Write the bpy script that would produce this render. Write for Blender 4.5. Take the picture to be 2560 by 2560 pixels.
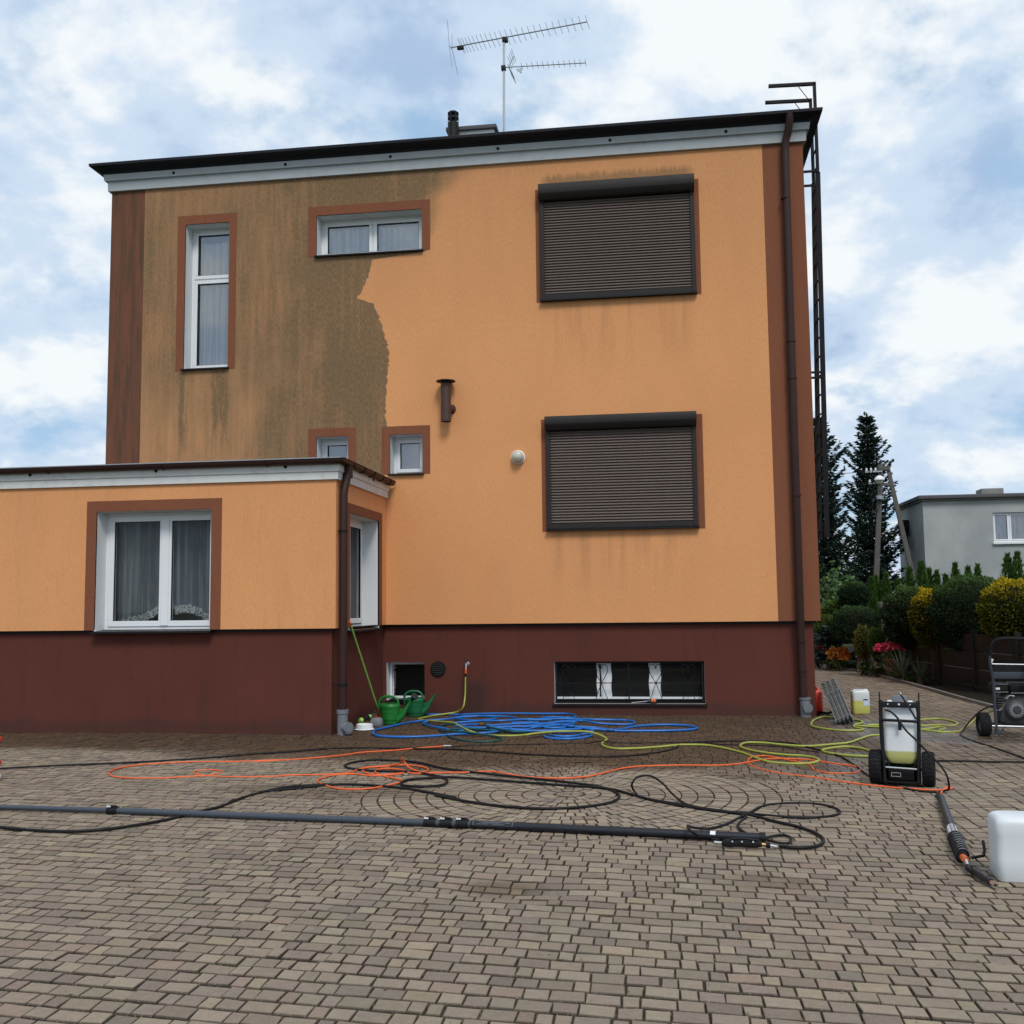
import bpy, bmesh, math, random
import numpy as np
from mathutils import Vector, Matrix
random.seed(7); rng = np.random.default_rng(11)
rad = math.radians
sc = bpy.context.scene
for o in list(bpy.data.objects): bpy.data.objects.remove(o)
COL = sc.collection

# ------------------------------------------------------------------ camera
cd = bpy.data.cameras.new('camera'); cam = bpy.data.objects.new('camera', cd); COL.objects.link(cam)
cR = Vector((0.98979, 0.14297, -0.01135)); cF = Vector((-0.14143, 0.98581, 0.09096))
cR = (cR - cF*cR.dot(cF)/cF.dot(cF)).normalized(); cF.normalize(); cU = cR.cross(cF)
CAM = Vector((0, -14.889, 1.56))
m = Matrix.Identity(4)
for i in range(3): m[i][0], m[i][1], m[i][2], m[i][3] = cR[i], cU[i], -cF[i], CAM[i]
cam.matrix_world = m
cd.sensor_width = 36; cd.lens = 36.291; cd.clip_start = .05; cd.clip_end = 3000
sc.camera = cam
sc.render.resolution_x = sc.render.resolution_y = 1024

# ------------------------------------------------------------------ sky and sun (bright broken overcast)
SUN_D = Vector((-.28, .72, -.92)).normalized()          # direction the light travels
el = math.asin(-SUN_D.z); az = math.atan2(-SUN_D.x, -SUN_D.y)
W = bpy.data.worlds.new('World'); sc.world = W; W.use_nodes = True
nt = W.node_tree; nt.nodes.clear()
def wn(t, **k):
    n = nt.nodes.new(t)
    for a, b in k.items(): setattr(n, a, b)
    return n
def wmath(op, a, b=None, clamp=False):
    n = wn('ShaderNodeMath', operation=op, use_clamp=clamp)
    for i, x in enumerate((a, b)):
        if x is None: continue
        if isinstance(x, (int, float)): n.inputs[i].default_value = x
        else: nt.links.new(x, n.inputs[i])
    return n.outputs[0]
sky = wn('ShaderNodeTexSky', sky_type='NISHITA', sun_disc=False, sun_elevation=el, sun_rotation=az % (2*math.pi), altitude=120, air_density=1.0, dust_density=1.5, ozone_density=1.2)
tc = wn('ShaderNodeTexCoord'); sx = wn('ShaderNodeSeparateXYZ'); nt.links.new(tc.outputs['Generated'], sx.inputs[0])
zz = wmath('ADD', wmath('MAXIMUM', sx.outputs[2], 0.0), .42)
cx = wn('ShaderNodeCombineXYZ')
nt.links.new(wmath('DIVIDE', sx.outputs[0], zz), cx.inputs[0]); nt.links.new(wmath('DIVIDE', sx.outputs[1], zz), cx.inputs[1])
def wnoise(scale, detail, rough, off, dist=0.):
    mp = wn('ShaderNodeMapping'); mp.inputs['Location'].default_value = off
    nt.links.new(cx.outputs[0], mp.inputs[0])
    n = wn('ShaderNodeTexNoise'); n.inputs['Scale'].default_value = scale; n.inputs['Detail'].default_value = detail
    n.inputs['Roughness'].default_value = rough; n.inputs['Distortion'].default_value = dist
    nt.links.new(mp.outputs[0], n.inputs['Vector']); return n.outputs['Fac']
def wramp(f, stops):
    r = wn('ShaderNodeValToRGB'); r.color_ramp.interpolation = 'EASE'
    while len(r.color_ramp.elements) > len(stops): r.color_ramp.elements.remove(r.color_ramp.elements[-1])
    while len(r.color_ramp.elements) < len(stops): r.color_ramp.elements.new(.5)
    for e, (p, c) in zip(r.color_ramp.elements, stops): e.position = p; e.color = (*c, 1)
    nt.links.new(f, r.inputs[0]); return r.outputs[0]
cover = wramp(wnoise(3.4, 10, .58, (3.1, 1.7, 0), .1), [(.35, (0, 0, 0)), (.50, (1, 1, 1))])
shade = wramp(wnoise(4.6, 9, .56, (7.3, 4.2, 2), .1), [(.32, (5.0, 6.6, 9.1)), (.46, (7.2, 8.7, 10.6)), (.60, (10.8, 11.3, 11.6))])
blue = wn('ShaderNodeMix', data_type='RGBA', blend_type='MIX'); blue.inputs[0].default_value = .72
nt.links.new(sky.outputs[0], blue.inputs[6]); blue.inputs[7].default_value = (5.2, 7.9, 11.0, 1)      # thin high veil over the blue
mx = wn('ShaderNodeMix', data_type='RGBA', blend_type='MIX')
nt.links.new(cover, mx.inputs[0]); nt.links.new(blue.outputs[2], mx.inputs[6]); nt.links.new(shade, mx.inputs[7])
bg = wn('ShaderNodeBackground'); bg.inputs['Strength'].default_value = .085
wo = wn('ShaderNodeOutputWorld'); nt.links.new(mx.outputs[2], bg.inputs['Color']); nt.links.new(bg.outputs[0], wo.inputs[0])
sl = bpy.data.lights.new('sun', 'SUN'); so = bpy.data.objects.new('sun', sl); COL.objects.link(so)
sl.energy = 2.0; sl.angle = rad(18); sl.color = (1, .955, .89)
so.rotation_euler = SUN_D.to_track_quat('-Z', 'Y').to_euler()
vs = sc.view_settings; vs.view_transform = 'Standard'; vs.look = 'None'; vs.exposure = 0.0; vs.gamma = 1

# ------------------------------------------------------------------ helpers: objects
ORG = {}
def tag(o, label=None, cat=None, group=None, kind=None):
    if label: o['label'] = label
    if cat: o['category'] = cat
    if group: o['group'] = group
    if kind: o['kind'] = kind
    return o
def thing(name, label, cat, loc=(0, 0, 0), group=None):
    o = bpy.data.objects.new(name, None); COL.objects.link(o); o.location = loc; o.empty_display_size = .1
    ORG[o.name] = Vector(loc); return tag(o, label, cat, group)
def place(o, parent):
    if parent is not None: o.parent = parent; ORG[o.name] = ORG[parent.name]
    else: ORG[o.name] = Vector(o.location)
def inst(name, me, loc, parent=None, rot=None):
    o = bpy.data.objects.new(name, me); COL.objects.link(o); l = Vector(loc)
    if parent is not None: o.parent = parent; l = l - ORG[parent.name]
    o.location = l
    if rot is not None: o.rotation_euler = rot
    ORG[o.name] = Vector(loc); return o

class MB:
    """collects faces in world metres; build() links them as one mesh object"""
    def __init__(s): s.v = []; s.f = []; s.m = []; s.mi = 0; s.M = None
    def add(s, vs, fs):
        n = len(s.v)
        if s.M is not None: vs = [tuple(s.M @ Vector(p)) for p in vs]
        s.v += [tuple(p) for p in vs]; s.f += [tuple(i+n for i in f) for f in fs]; s.m += [s.mi]*len(fs)
    def box(s, x0, x1, y0, y1, z0, z1):
        s.add([(x0,y0,z0),(x1,y0,z0),(x1,y1,z0),(x0,y1,z0),(x0,y0,z1),(x1,y0,z1),(x1,y1,z1),(x0,y1,z1)],
              [(0,3,2,1),(4,5,6,7),(0,1,5,4),(1,2,6,5),(2,3,7,6),(3,0,4,7)]); return s
    def bar(s, p, q, w, h, up=(0,0,1)):
        p = Vector(p); q = Vector(q); d = (q-p).normalized(); u = Vector(up)
        if abs(d.dot(u)) > .98: u = Vector((1,0,0))
        sd = d.cross(u).normalized()*w/2; u2 = sd.cross(d).normalized()*h/2
        vs = [p-sd-u2, p+sd-u2, p+sd+u2, p-sd+u2, q-sd-u2, q+sd-u2, q+sd+u2, q-sd+u2]
        s.add(vs, [(0,1,2,3),(7,6,5,4),(0,4,5,1),(1,5,6,2),(2,6,7,3),(3,7,4,0)]); return s
    def quad(s, a, b, c, d): s.add([a,b,c,d], [(0,1,2,3)]); return s
    def cyl(s, p, q, r, n=14, r2=None, caps=True):
        p = Vector(p); q = Vector(q); d = (q-p).normalized(); r2 = r if r2 is None else r2
        a = d.orthogonal().normalized(); b = d.cross(a)
        vs = []
        for c, rr in ((p, r), (q, r2)):
            for i in range(n):
                t = 2*math.pi*i/n; vs.append(c + (a*math.cos(t)+b*math.sin(t))*rr)
        fs = [(i, (i+1) % n, n+(i+1) % n, n+i) for i in range(n)]
        if caps: fs += [tuple(range(n-1,-1,-1)), tuple(range(n, 2*n))]
        s.add(vs, fs); return s
    def tube(s, pts, r, n=8, closed=False, caps=True):
        P = [Vector(p) for p in pts]; L = len(P); rs = r if isinstance(r, (list, tuple)) else [r]*L
        prev = None; vs = []
        for i in range(L):
            t = (P[(i+1) % L]-P[i-1]) if closed or 0 < i < L-1 else (P[1]-P[0] if i == 0 else P[-1]-P[-2])
            t = t.normalized() if t.length > 1e-9 else Vector((1,0,0))
            if prev is None: a = t.orthogonal().normalized()
            else:
                a = prev - t*prev.dot(t); a = a.normalized() if a.length > 1e-6 else t.orthogonal().normalized()
            prev = a; b = t.cross(a)
            for k in range(n):
                th = 2*math.pi*k/n; vs.append(P[i]+(a*math.cos(th)+b*math.sin(th))*rs[i])
        fs = []
        for i in range(L if closed else L-1):
            j = (i+1) % L
            for k in range(n): k2 = (k+1) % n; fs.append((i*n+k, i*n+k2, j*n+k2, j*n+k))
        if caps and not closed: fs += [tuple(range(n-1,-1,-1)), tuple((L-1)*n+k for k in range(n))]
        s.add(vs, fs); return s
    def lathe(s, prof, c, n=20, ax=(0,0,1), sx=1., cap=True):
        c = Vector(c); d = Vector(ax).normalized()
        a = Vector((1,0,0)) if abs(d.z) > .99 else d.orthogonal().normalized(); b = d.cross(a)
        vs = []
        for r, h in prof:
            for i in range(n):
                t = 2*math.pi*i/n; vs.append(c+d*h+(a*math.cos(t)*sx+b*math.sin(t))*r)
        fs = []
        for j in range(len(prof)-1):
            for i in range(n): i2 = (i+1) % n; fs.append((j*n+i, j*n+i2, (j+1)*n+i2, (j+1)*n+i))
        if cap: fs += [tuple(range(n-1,-1,-1)), tuple((len(prof)-1)*n+i for i in range(n))]
        s.add(vs, fs); return s
    def loft(s, rings, cap=True):
        n = len(rings[0]); vs = [p for r in rings for p in r]; fs = []
        for j in range(len(rings)-1):
            for i in range(n): i2 = (i+1) % n; fs.append((j*n+i, j*n+i2, (j+1)*n+i2, (j+1)*n+i))
        if cap: fs += [tuple(range(n-1,-1,-1)), tuple((len(rings)-1)*n+i for i in range(n))]
        s.add(vs, fs); return s
    def prism(s, poly, a, b, axis='x'):
        n = len(poly); mk = {'x': lambda p, t: (t, p[0], p[1]), 'y': lambda p, t: (p[0], t, p[1]), 'z': lambda p, t: (p[0], p[1], t)}[axis]
        s.add([mk(p, a) for p in poly]+[mk(p, b) for p in poly],
              [(i, (i+1) % n, n+(i+1) % n, n+i) for i in range(n)]+[tuple(range(n-1,-1,-1)), tuple(range(n, 2*n))]); return s
    def mesh(s, name, mats, org=(0,0,0), smooth=None, bevel=0, bseg=2):
        ox, oy, oz = org
        me = bpy.data.meshes.new(name); me.from_pydata([(x-ox, y-oy, z-oz) for x, y, z in s.v], [], s.f)
        for mm in (mats if isinstance(mats, (list, tuple)) else [mats]): me.materials.append(mm)
        if s.m and max(s.m) > 0: me.polygons.foreach_set('material_index', s.m)
        bm = bmesh.new(); bm.from_mesh(me)
        bmesh.ops.recalc_face_normals(bm, faces=bm.faces)
        if bevel:
            ed = [e for e in bm.edges if len(e.link_faces) == 2 and e.calc_face_angle(0) > rad(40)]
            if ed: bmesh.ops.bevel(bm, geom=ed, offset=bevel, segments=bseg, affect='EDGES', profile=.6, clamp_overlap=True)
        bm.to_mesh(me); bm.free()
        if smooth is not None or bevel:
            me.polygons.foreach_set('use_smooth', [True]*len(me.polygons))
            me.set_sharp_from_angle(angle=rad(smooth if smooth else 35))
        me.update(); return me
    def build(s, name, mats, parent=None, smooth=None, bevel=0, bseg=2):
        me = s.mesh(name, mats, ORG[parent.name] if parent is not None else (0,0,0), smooth, bevel, bseg)
        o = bpy.data.objects.new(name, me); COL.objects.link(o)
        if parent is not None: o.parent = parent; ORG[o.name] = ORG[parent.name]
        else: ORG[o.name] = Vector((0,0,0))
        return o
def B(): return MB()
def struct(name, mb, mt, **k):
    o = mb.build(name, mt, None, **k); return tag(o, kind='structure')

def crom(pts, step=.03, closed=False):
    """centripetal-ish smooth curve through the points"""
    P = [Vector(p) for p in pts]; out = []
    n = len(P)
    for i in range(n if closed else n-1):
        p0, p1, p2, p3 = P[(i-1) % n] if closed or i > 0 else P[0]*2-P[1], P[i], P[(i+1) % n], P[(i+2) % n] if closed or i < n-2 else P[-1]*2-P[-2]
        k = max(2, int((p2-p1).length/step))
        d01 = max(1e-3, (p1-p0).length**.5); d12 = max(1e-3, (p2-p1).length**.5); d23 = max(1e-3, (p3-p2).length**.5)
        m1 = (p1-p0)/d01 - (p2-p0)/(d01+d12) + (p2-p1)/d12; m2 = (p2-p1)/d12 - (p3-p1)/(d12+d23) + (p3-p2)/d23
        m1 *= d12; m2 *= d12
        for j in range(k):
            t = j/k; t2 = t*t; t3 = t2*t
            out.append(p1*(2*t3-3*t2+1)+m1*(t3-2*t2+t)+p2*(-2*t3+3*t2)+m2*(t3-t2))
    if not closed: out.append(P[-1])
    return out
def rrect(w, d, r, n=5):
    """rounded rectangle outline centred on 0"""
    r = min(r, w/2-.001, d/2-.001); o = []
    for cx_, cy_, a0 in ((w/2-r, d/2-r, 0), (-w/2+r, d/2-r, 90), (-w/2+r, -d/2+r, 180), (w/2-r, -d/2+r, 270)):
        for i in range(n+1):
            a = rad(a0+90*i/n); o.append((cx_+r*math.cos(a), cy_+r*math.sin(a)))
    return o
def rbox(mb, c, rot, rings, r=.03, n=5):
    """lofted rounded box: rings = (z, width, depth[, xoff, yoff])"""
    M = Matrix.Translation(c) @ rot if rot is not None else Matrix.Translation(c); old = mb.M
    mb.M = M; R_ = []
    for g in rings:
        z, w, d = g[:3]; xo, yo = (g[3], g[4]) if len(g) > 3 else (0, 0)
        R_.append([(x+xo, y+yo, z) for x, y in rrect(w, d, r, n)])
    mb.loft(R_); mb.M = old; return mb

# ------------------------------------------------------------------ helpers: materials
class NM:
    def __init__(s, name):
        s.mat = bpy.data.materials.new(name); s.mat.use_nodes = True; s.t = s.mat.node_tree; s.t.nodes.clear()
        s.out = s.t.nodes.new('ShaderNodeOutputMaterial'); s.b = s.t.nodes.new('ShaderNodeBsdfPrincipled'); s.t.links.new(s.b.outputs[0], s.out.inputs[0])
    def n(s, t, **k):
        x = s.t.nodes.new(t)
        for a, b in k.items(): setattr(x, a, b)
        return x
    def L(s, a, b): s.t.links.new(a, b)
    def set(s, sock, x):
        if isinstance(x, bpy.types.NodeSocket): s.L(x, sock)
        elif isinstance(x, (tuple, list)): sock.default_value = (*x, 1) if len(x) == 3 and len(sock.default_value) == 4 else x
        else: sock.default_value = x
    def math(s, op, a, b=None, c=None, clamp=False):
        x = s.n('ShaderNodeMath', operation=op, use_clamp=clamp)
        for i, y in enumerate((a, b, c)):
            if y is not None: s.set(x.inputs[i], y)
        return x.outputs[0]
    def sstep(s, v, a, b):
        x = s.n('ShaderNodeMapRange', interpolation_type='SMOOTHSTEP'); s.set(x.inputs[0], v); s.set(x.inputs[1], a); s.set(x.inputs[2], b); return x.outputs[0]
    def mix(s, f, a, b, mode='MIX'):
        x = s.n('ShaderNodeMix', data_type='RGBA', blend_type=mode); s.set(x.inputs[0], f); s.set(x.inputs[6], a); s.set(x.inputs[7], b); return x.outputs[2]
    def pos(s): return s.n('ShaderNodeNewGeometry').outputs['Position']
    def obj(s): return s.n('ShaderNodeTexCoord').outputs['Object']
    def xyz(s, v):
        x = s.n('ShaderNodeSeparateXYZ'); s.L(v, x.inputs[0]); return x.outputs
    def map(s, v, scale=(1,1,1), loc=(0,0,0)):
        x = s.n('ShaderNodeMapping'); s.L(v, x.inputs[0]); x.inputs['Scale'].default_value = scale; x.inputs['Location'].default_value = loc; return x.outputs[0]
    def noise(s, v, scale, detail=4, rough=.55, dist=0.):
        x = s.n('ShaderNodeTexNoise'); s.L(v, x.inputs['Vector']); x.inputs['Scale'].default_value = scale; x.inputs['Detail'].default_value = detail
        x.inputs['Roughness'].default_value = rough; x.inputs['Distortion'].default_value = dist; return x.outputs['Fac']
    def bump(s, h, strength=.3, dist=.01):
        x = s.n('ShaderNodeBump'); x.inputs['Strength'].default_value = strength; x.inputs['Distance'].default_value = dist; s.L(h, x.inputs['Height']); s.L(x.outputs[0], s.b.inputs['Normal'])
    def attr(s, name, out='Color'):
        x = s.n('ShaderNodeAttribute', attribute_name=name); return x.outputs[out]
    def P(s, **k):
        for a, b in k.items(): s.set(s.b.inputs[{'color':'Base Color','rough':'Roughness','metal':'Metallic','spec':'Specular IOR Level','trans':'Transmission Weight','sss':'Subsurface Weight','alpha':'Alpha','coat':'Coat Weight'}[a]], b)
        return s.mat
def simple(name, col, rough=.6, metal=0., var=.12, scale=8., bump=0., bscale=60., spec=.4, dust=0.):
    q = NM(name); v = q.obj(); f = q.noise(v, scale, 5, .6)
    c = q.mix(f, tuple(max(0, x*(1-var)) for x in col), tuple(min(1, x*(1+var)) for x in col))
    if dust:
        g = q.sstep(q.noise(v, scale*2.3, 6, .65), .48, .68); c = q.mix(q.math('MULTIPLY', g, dust), c, (.30, .27, .23))
    r = q.math('ADD', q.math('MULTIPLY', q.noise(v, scale*1.7, 4), .25), rough-.12, clamp=True)
    if bump: q.bump(q.noise(v, bscale, 4), bump, .004)
    return q.P(color=c, rough=r, metal=metal, spec=spec)

# ------------------------------------------------------------------ materials
def stucco(name, col, dirt=0):
    """scratched (vertical groove) render; dirt=1 adds the algae the washing has not reached yet, plus painted eave shade"""
    q = NM(name); p = q.pos(); X, Y, Z = q.xyz(p)
    fine = q.noise(q.map(p, (52, 52, 17)), 1, 4, .65)                 # vertical scratches
    grain = q.noise(p, 90, 3, .6); blot = q.noise(q.map(p, (1.1, 1.1, .6)), 1, 4, .55)
    c = q.mix(q.sstep(fine, .32, .72), tuple(x*.93 for x in col), tuple(min(1, x*1.04) for x in col))
    c = q.mix(q.math('MULTIPLY', q.sstep(blot, .35, .75), .45), c, tuple(x*y for x, y in zip(col, (.86, .83, .86))))
    blot2 = q.noise(q.map(p, (2.6, 2.6, .35), (3, 1, 7)), 1, 5, .6); c = q.mix(q.math('MULTIPLY', q.sstep(blot2, .45, .75), .40), c, tuple(x*y for x, y in zip(col, (.88, .90, .98))))
    spk = q.noise(q.map(p, (70, 70, 24), (1, 5, 2)), 1, 2); c = q.mix(q.math('MULTIPLY', q.sstep(spk, .60, .72), .50), c, tuple(x*.55 for x in col))
    if dirt == 1:
        # edge of the washed area: X as a function of height
        fc = q.n('ShaderNodeFloatCurve'); cv = fc.mapping.curves[0]
        pts = [(3.6,-4.08),(4.31,-4.03),(4.63,-4.05),(4.95,-4.02),(5.4,-3.98),(5.77,-4.08),(6.02,-4.17),(6.16,-4.22),(6.21,-4.35),(6.27,-4.50),(6.38,-4.40),(6.51,-4.35),(6.65,-4.29),(6.85,-4.25),(6.93,-3.40),(7.75,-3.33),(7.95,-3.1),(8.3,-2.8)]
        nx = lambda z: (z-3.6)/4.7
        ny = lambda x: (x+5)/3
        for i, (z, x) in enumerate(pts):
            if i == 0: cv.points[0].location = (nx(z), ny(x))
            elif i == len(pts)-1: cv.points[-1].location = (nx(z), ny(x))
            else: cv.points.new(nx(z), ny(x))
        for pt in cv.points: pt.handle_type = 'VECTOR'
        fc.mapping.update()
        q.L(q.math('DIVIDE', q.math('SUBTRACT', Z, 3.6), 4.7, clamp=True), fc.inputs['Value'])
        ex = q.math('SUBTRACT', q.math('MULTIPLY', fc.outputs[0], 3.0), 5.0)
        wob = q.math('MULTIPLY', q.math('SUBTRACT', q.noise(q.map(p, (9, 9, 14)), 1, 5, .65), .5), .16)
        d = q.math('SUBTRACT', q.math('ADD', ex, wob), X)
        soft = q.math('ADD', .018, q.math('MULTIPLY', q.sstep(Z, 6.9, 7.6), .55))
        mask = q.math('MULTIPLY', q.math('ADD', q.math('DIVIDE', d, soft), .5, clamp=True), 1.0)
        streak = q.noise(q.map(p, (15, 15, 1.3)), 1, 5, .65); streak2 = q.noise(q.map(p, (5, 5, .5)), 1, 4, .55)
        amt = q.math('ADD', .52, q.math('MULTIPLY', q.math('SUBTRACT', streak, .5), .85))
        amt = q.math('ADD', amt, q.math('MULTIPLY', q.math('SUBTRACT', q.noise(q.map(p, (1.6, 1.6, 1.0), (2, 8, 5)), 1, 6, .65), .5), .85))
        amt = q.math('ADD', amt, q.math('MULTIPLY', q.math('SUBTRACT', streak2, .5), .85))
        amt = q.math('ADD', amt, q.math('MULTIPLY', q.sstep(X, -6.3, -4.9), .30))
        # lighter, rain-sheltered field under the stair window
        lf = q.math('MULTIPLY', q.math('SUBTRACT', 1, q.sstep(Z, 4.5, 5.5)), q.math('SUBTRACT', 1, q.sstep(X, -6.6, -5.6)))
        amt = q.math('SUBTRACT', amt, q.math('MULTIPLY', lf, .34))
        # run-off below the sill corners
        for xc, wd in ((-7.27, .10), (-6.62, .15), (-6.75, .07)):
            g = q.math('SUBTRACT', 1, q.math('DIVIDE', q.math('ABSOLUTE', q.math('SUBTRACT', q.math('ADD', X, q.math('MULTIPLY', q.math('SUBTRACT', streak, .5), .12)), xc)), wd), clamp=True)
            zr = q.math('MULTIPLY', q.sstep(Z, 3.7, 4.6), q.math('SUBTRACT', 1, q.sstep(Z, 5.22, 5.27)))
            amt = q.math('ADD', amt, q.math('MULTIPLY', q.math('MULTIPLY', g, zr), q.math('MULTIPLY', q.sstep(streak, .3, .6), .85)))
        amt = q.math('ADD', amt, q.math('MULTIPLY', q.math('SUBTRACT', 1, q.sstep(Z, 3.5, 3.85)), .35))
        dm = q.math('MULTIPLY', q.math('MULTIPLY', amt, mask), 1.25, clamp=True)
        # left-over algae above the top shutter, faint run-off under sills
        sh = q.math('MULTIPLY', q.math('MULTIPLY', q.sstep(X, -1.75, -1.5), q.math('SUBTRACT', 1, q.sstep(X, .45, .75))), q.math('MULTIPLY', q.sstep(Z, 7.7, 7.8), q.math('SUBTRACT', 1, q.sstep(q.math('SUBTRACT', Z, q.math('MULTIPLY', streak, .25)), 7.78, 7.93))))
        dm = q.math('MAXIMUM', dm, q.math('MULTIPLY', sh, .8))
        top = q.math('MULTIPLY', q.sstep(q.math('SUBTRACT', Z, q.math('MULTIPLY', streak, .7)), 7.15, 8.1), q.math('SUBTRACT', 1, q.sstep(X, -2.4, 2.6)))  # film thickening toward the eave, with the eave's shade painted in
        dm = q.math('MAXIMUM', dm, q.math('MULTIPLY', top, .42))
        dm = q.math('MAXIMUM', dm, q.math('MULTIPLY', q.math('MULTIPLY', q.sstep(Z, 4.8, 8.2), q.math('ADD', .6, streak2)), .20))  # thinner blend of film and painted eave shade over the whole upper wall
        for x0, x1, zt in ((-1.7, .65, 6.05), (-1.65, .6, 2.63)):
            u = q.math('MULTIPLY', q.math('MULTIPLY', q.sstep(X, x0, x0+.25), q.math('SUBTRACT', 1, q.sstep(X, x1-.25, x1))), q.math('MULTIPLY', q.sstep(Z, zt-1.3, zt-.05), q.math('SUBTRACT', 1, q.sstep(Z, zt-.02, zt+.01))))
            dm = q.math('MAXIMUM', dm, q.math('MULTIPLY', q.math('MULTIPLY', u, q.sstep(streak2, .42, .66)), .30))
        patch = q.noise(q.map(p, (1.3, 1.3, .9), (4, 2, 9)), 1, 6, .62)
        c = q.mix(q.math('MULTIPLY', mask, q.math('ADD', .52, q.math('MULTIPLY', q.sstep(patch, .3, .7), .25))), c, (.300, .185, .100))      # thin grey-brown film
        dcol = q.mix(q.sstep(fine, .30, .72), (.105, .074, .042), (.245, .158, .086))
        dcol = q.mix(q.math('MULTIPLY', q.sstep(patch, .42, .72), .35), dcol, (.125, .100, .052))
        fleck = q.sstep(q.noise(q.map(p, (46, 46, 8), (9, 3, 1)), 1, 3, .6), .60, .70)
        c = q.mix(q.math('MULTIPLY', q.math('MULTIPLY', dm, .86), q.math('SUBTRACT', 1, q.math('MULTIPLY', fleck, q.math('SUBTRACT', .62, q.math('MULTIPLY', dm, .40))))), c, dcol)
    else:
        st = q.noise(q.map(p, (10, 10, .9)), 1, 5, .6)
        c = q.mix(q.math('MULTIPLY', q.sstep(st, .52-.08*dirt, .78-.05*dirt), .28+.25*dirt), c, tuple(x*.55 for x in col) if not dirt else (.075, .052, .034))
    h = q.math('ADD', q.math('MULTIPLY', fine, 1.0), q.math('MULTIPLY', grain, .6)); q.bump(h, .55, .006)
    return q.P(color=c, rough=.92, spec=.18)
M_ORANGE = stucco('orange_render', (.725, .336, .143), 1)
M_ORANGE2 = stucco('orange_render_annex', (.725, .336, .143))
M_BAND = stucco('brown_render', (.225, .084, .045))
M_BANDOLD = stucco('algae_streaked_brown_render', (.185, .076, .046), 2)
def plinth_mat():
    q = NM('plinth_render'); p = q.pos(); X, Y, Z = q.xyz(p)
    n1 = q.noise(p, 55, 4, .6); n2 = q.noise(q.map(p, (1.2, 1.2, .8)), 1, 4, .55)
    c = q.mix(n2, (.088, .0245, .0170), (.122, .035, .0245))
    st = q.noise(q.map(p, (7, 7, 1.0)), 1, 5, .6)
    c = q.mix(q.math('MULTIPLY', q.sstep(st, .5, .75), .35), c, (.050, .024, .020))
    wetn = q.noise(q.map(p, (2.2, 2.2, 1)), 1, 4, .6)
    damp = q.math('SUBTRACT', 1, q.sstep(q.math('SUBTRACT', Z, q.math('MULTIPLY', wetn, .22)), -.02, .12))     # splash line
    # soaked patch below the tap
    tp = q.math('SUBTRACT', 1, q.math('DIVIDE', q.math('ABSOLUTE', q.math('SUBTRACT', X, -2.72)), .36), clamp=True)
    tp = q.math('MULTIPLY', q.math('MULTIPLY', tp, q.math('SUBTRACT', 1, q.sstep(q.math('ADD', Z, q.math('MULTIPLY', wetn, .3)), .5, .75))), 1.2, clamp=True)
    wet = q.math('MAXIMUM', q.math('MULTIPLY', damp, .6), tp)
    c = q.mix(q.math('MULTIPLY', wet, .7), c, (.034, .021, .017)); q.bump(n1, .35, .004)
    return q.P(color=c, rough=q.math('SUBTRACT', .85, q.math('MULTIPLY', wet, .35)), spec=.25)
M_PLINTH = plinth_mat()
M_WHITE = simple('white_pvc', (.74, .76, .78), .35, var=.04, scale=3, spec=.45)
M_REVEAL = simple('white_reveal_paint', (.70, .72, .73), .8, var=.08, scale=4, bump=.3)
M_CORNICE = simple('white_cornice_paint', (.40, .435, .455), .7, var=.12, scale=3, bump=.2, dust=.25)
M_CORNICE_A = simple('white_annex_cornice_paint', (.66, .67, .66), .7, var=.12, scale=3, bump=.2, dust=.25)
M_EAVE = simple('dark_eave_sheet', (.016, .017, .023), .6, var=.25, scale=5, spec=.2)
M_BROWNMETAL = simple('brown_gutter_paint', (.036, .016, .013), .5, var=.2, scale=5, spec=.25)
M_SHUT = simple('brown_shutter', (.134, .104, .091), .6, var=.07, scale=4, spec=.25)
M_SHUTDARK = simple('dark_shutter_case', (.028, .024, .023), .55, var=.1, scale=4, spec=.2)
M_BLACK = simple('black_paint', (.008, .008, .009), .5, var=.25, scale=12, spec=.25)
M_BLACKMATT = simple('black_plastic', (.010, .010, .011), .65, var=.2, scale=20, spec=.2)
M_RUBBER = simple('black_rubber', (.011, .011, .013), .8, var=.2, scale=25, spec=.15, dust=.06)
M_HOSEBLK = simple('black_hose', (.007, .007, .008), .55, var=.2, scale=9, spec=.25)
M_PVCGREY = simple('grey_drain_pvc', (.16, .17, .19), .5, var=.1, scale=6)
M_STEEL = simple('galvanised_steel', (.42, .44, .46), .38, metal=.9, var=.15, scale=9)
M_CHROME = simple('bright_steel', (.75, .76, .78), .22, metal=1., var=.05, scale=9)
M_ALU = simple('worn_aluminium', (.30, .31, .30), .45, metal=.75, var=.25, scale=14)
M_BRASS = simple('brass', (.50, .33, .14), .35, metal=1., var=.15, scale=30)
M_LADDER = simple('dark_ladder_paint', (.014, .013, .016), .6, var=.3, scale=6, spec=.15)
M_RUST = simple('rusty_brown_pipe', (.075, .034, .026), .55, var=.4, scale=9)
M_ROOF = simple('roof_felt', (.09, .09, .095), .85, var=.2, scale=2)
M_FLASH = simple('roof_flashing', (.30, .32, .33), .4, metal=.6, var=.2, scale=4)
M_ROOM = simple('room_wall', (.30, .27, .24), .9, var=.1, scale=1)
M_GREENCAN = simple('green_plastic', (.012, .165, .028), .38, var=.10, scale=6, spec=.5)
M_GREENCAN2 = simple('blue_green_plastic', (.008, .120, .042), .40, var=.10, scale=6, spec=.5)
M_DKGREEN = simple('dark_green_plastic', (.008, .030, .020), .5, var=.2, scale=20)
M_LIME = simple('lime_handle', (.30, .58, .11), .4, var=.1, scale=9)
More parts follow.
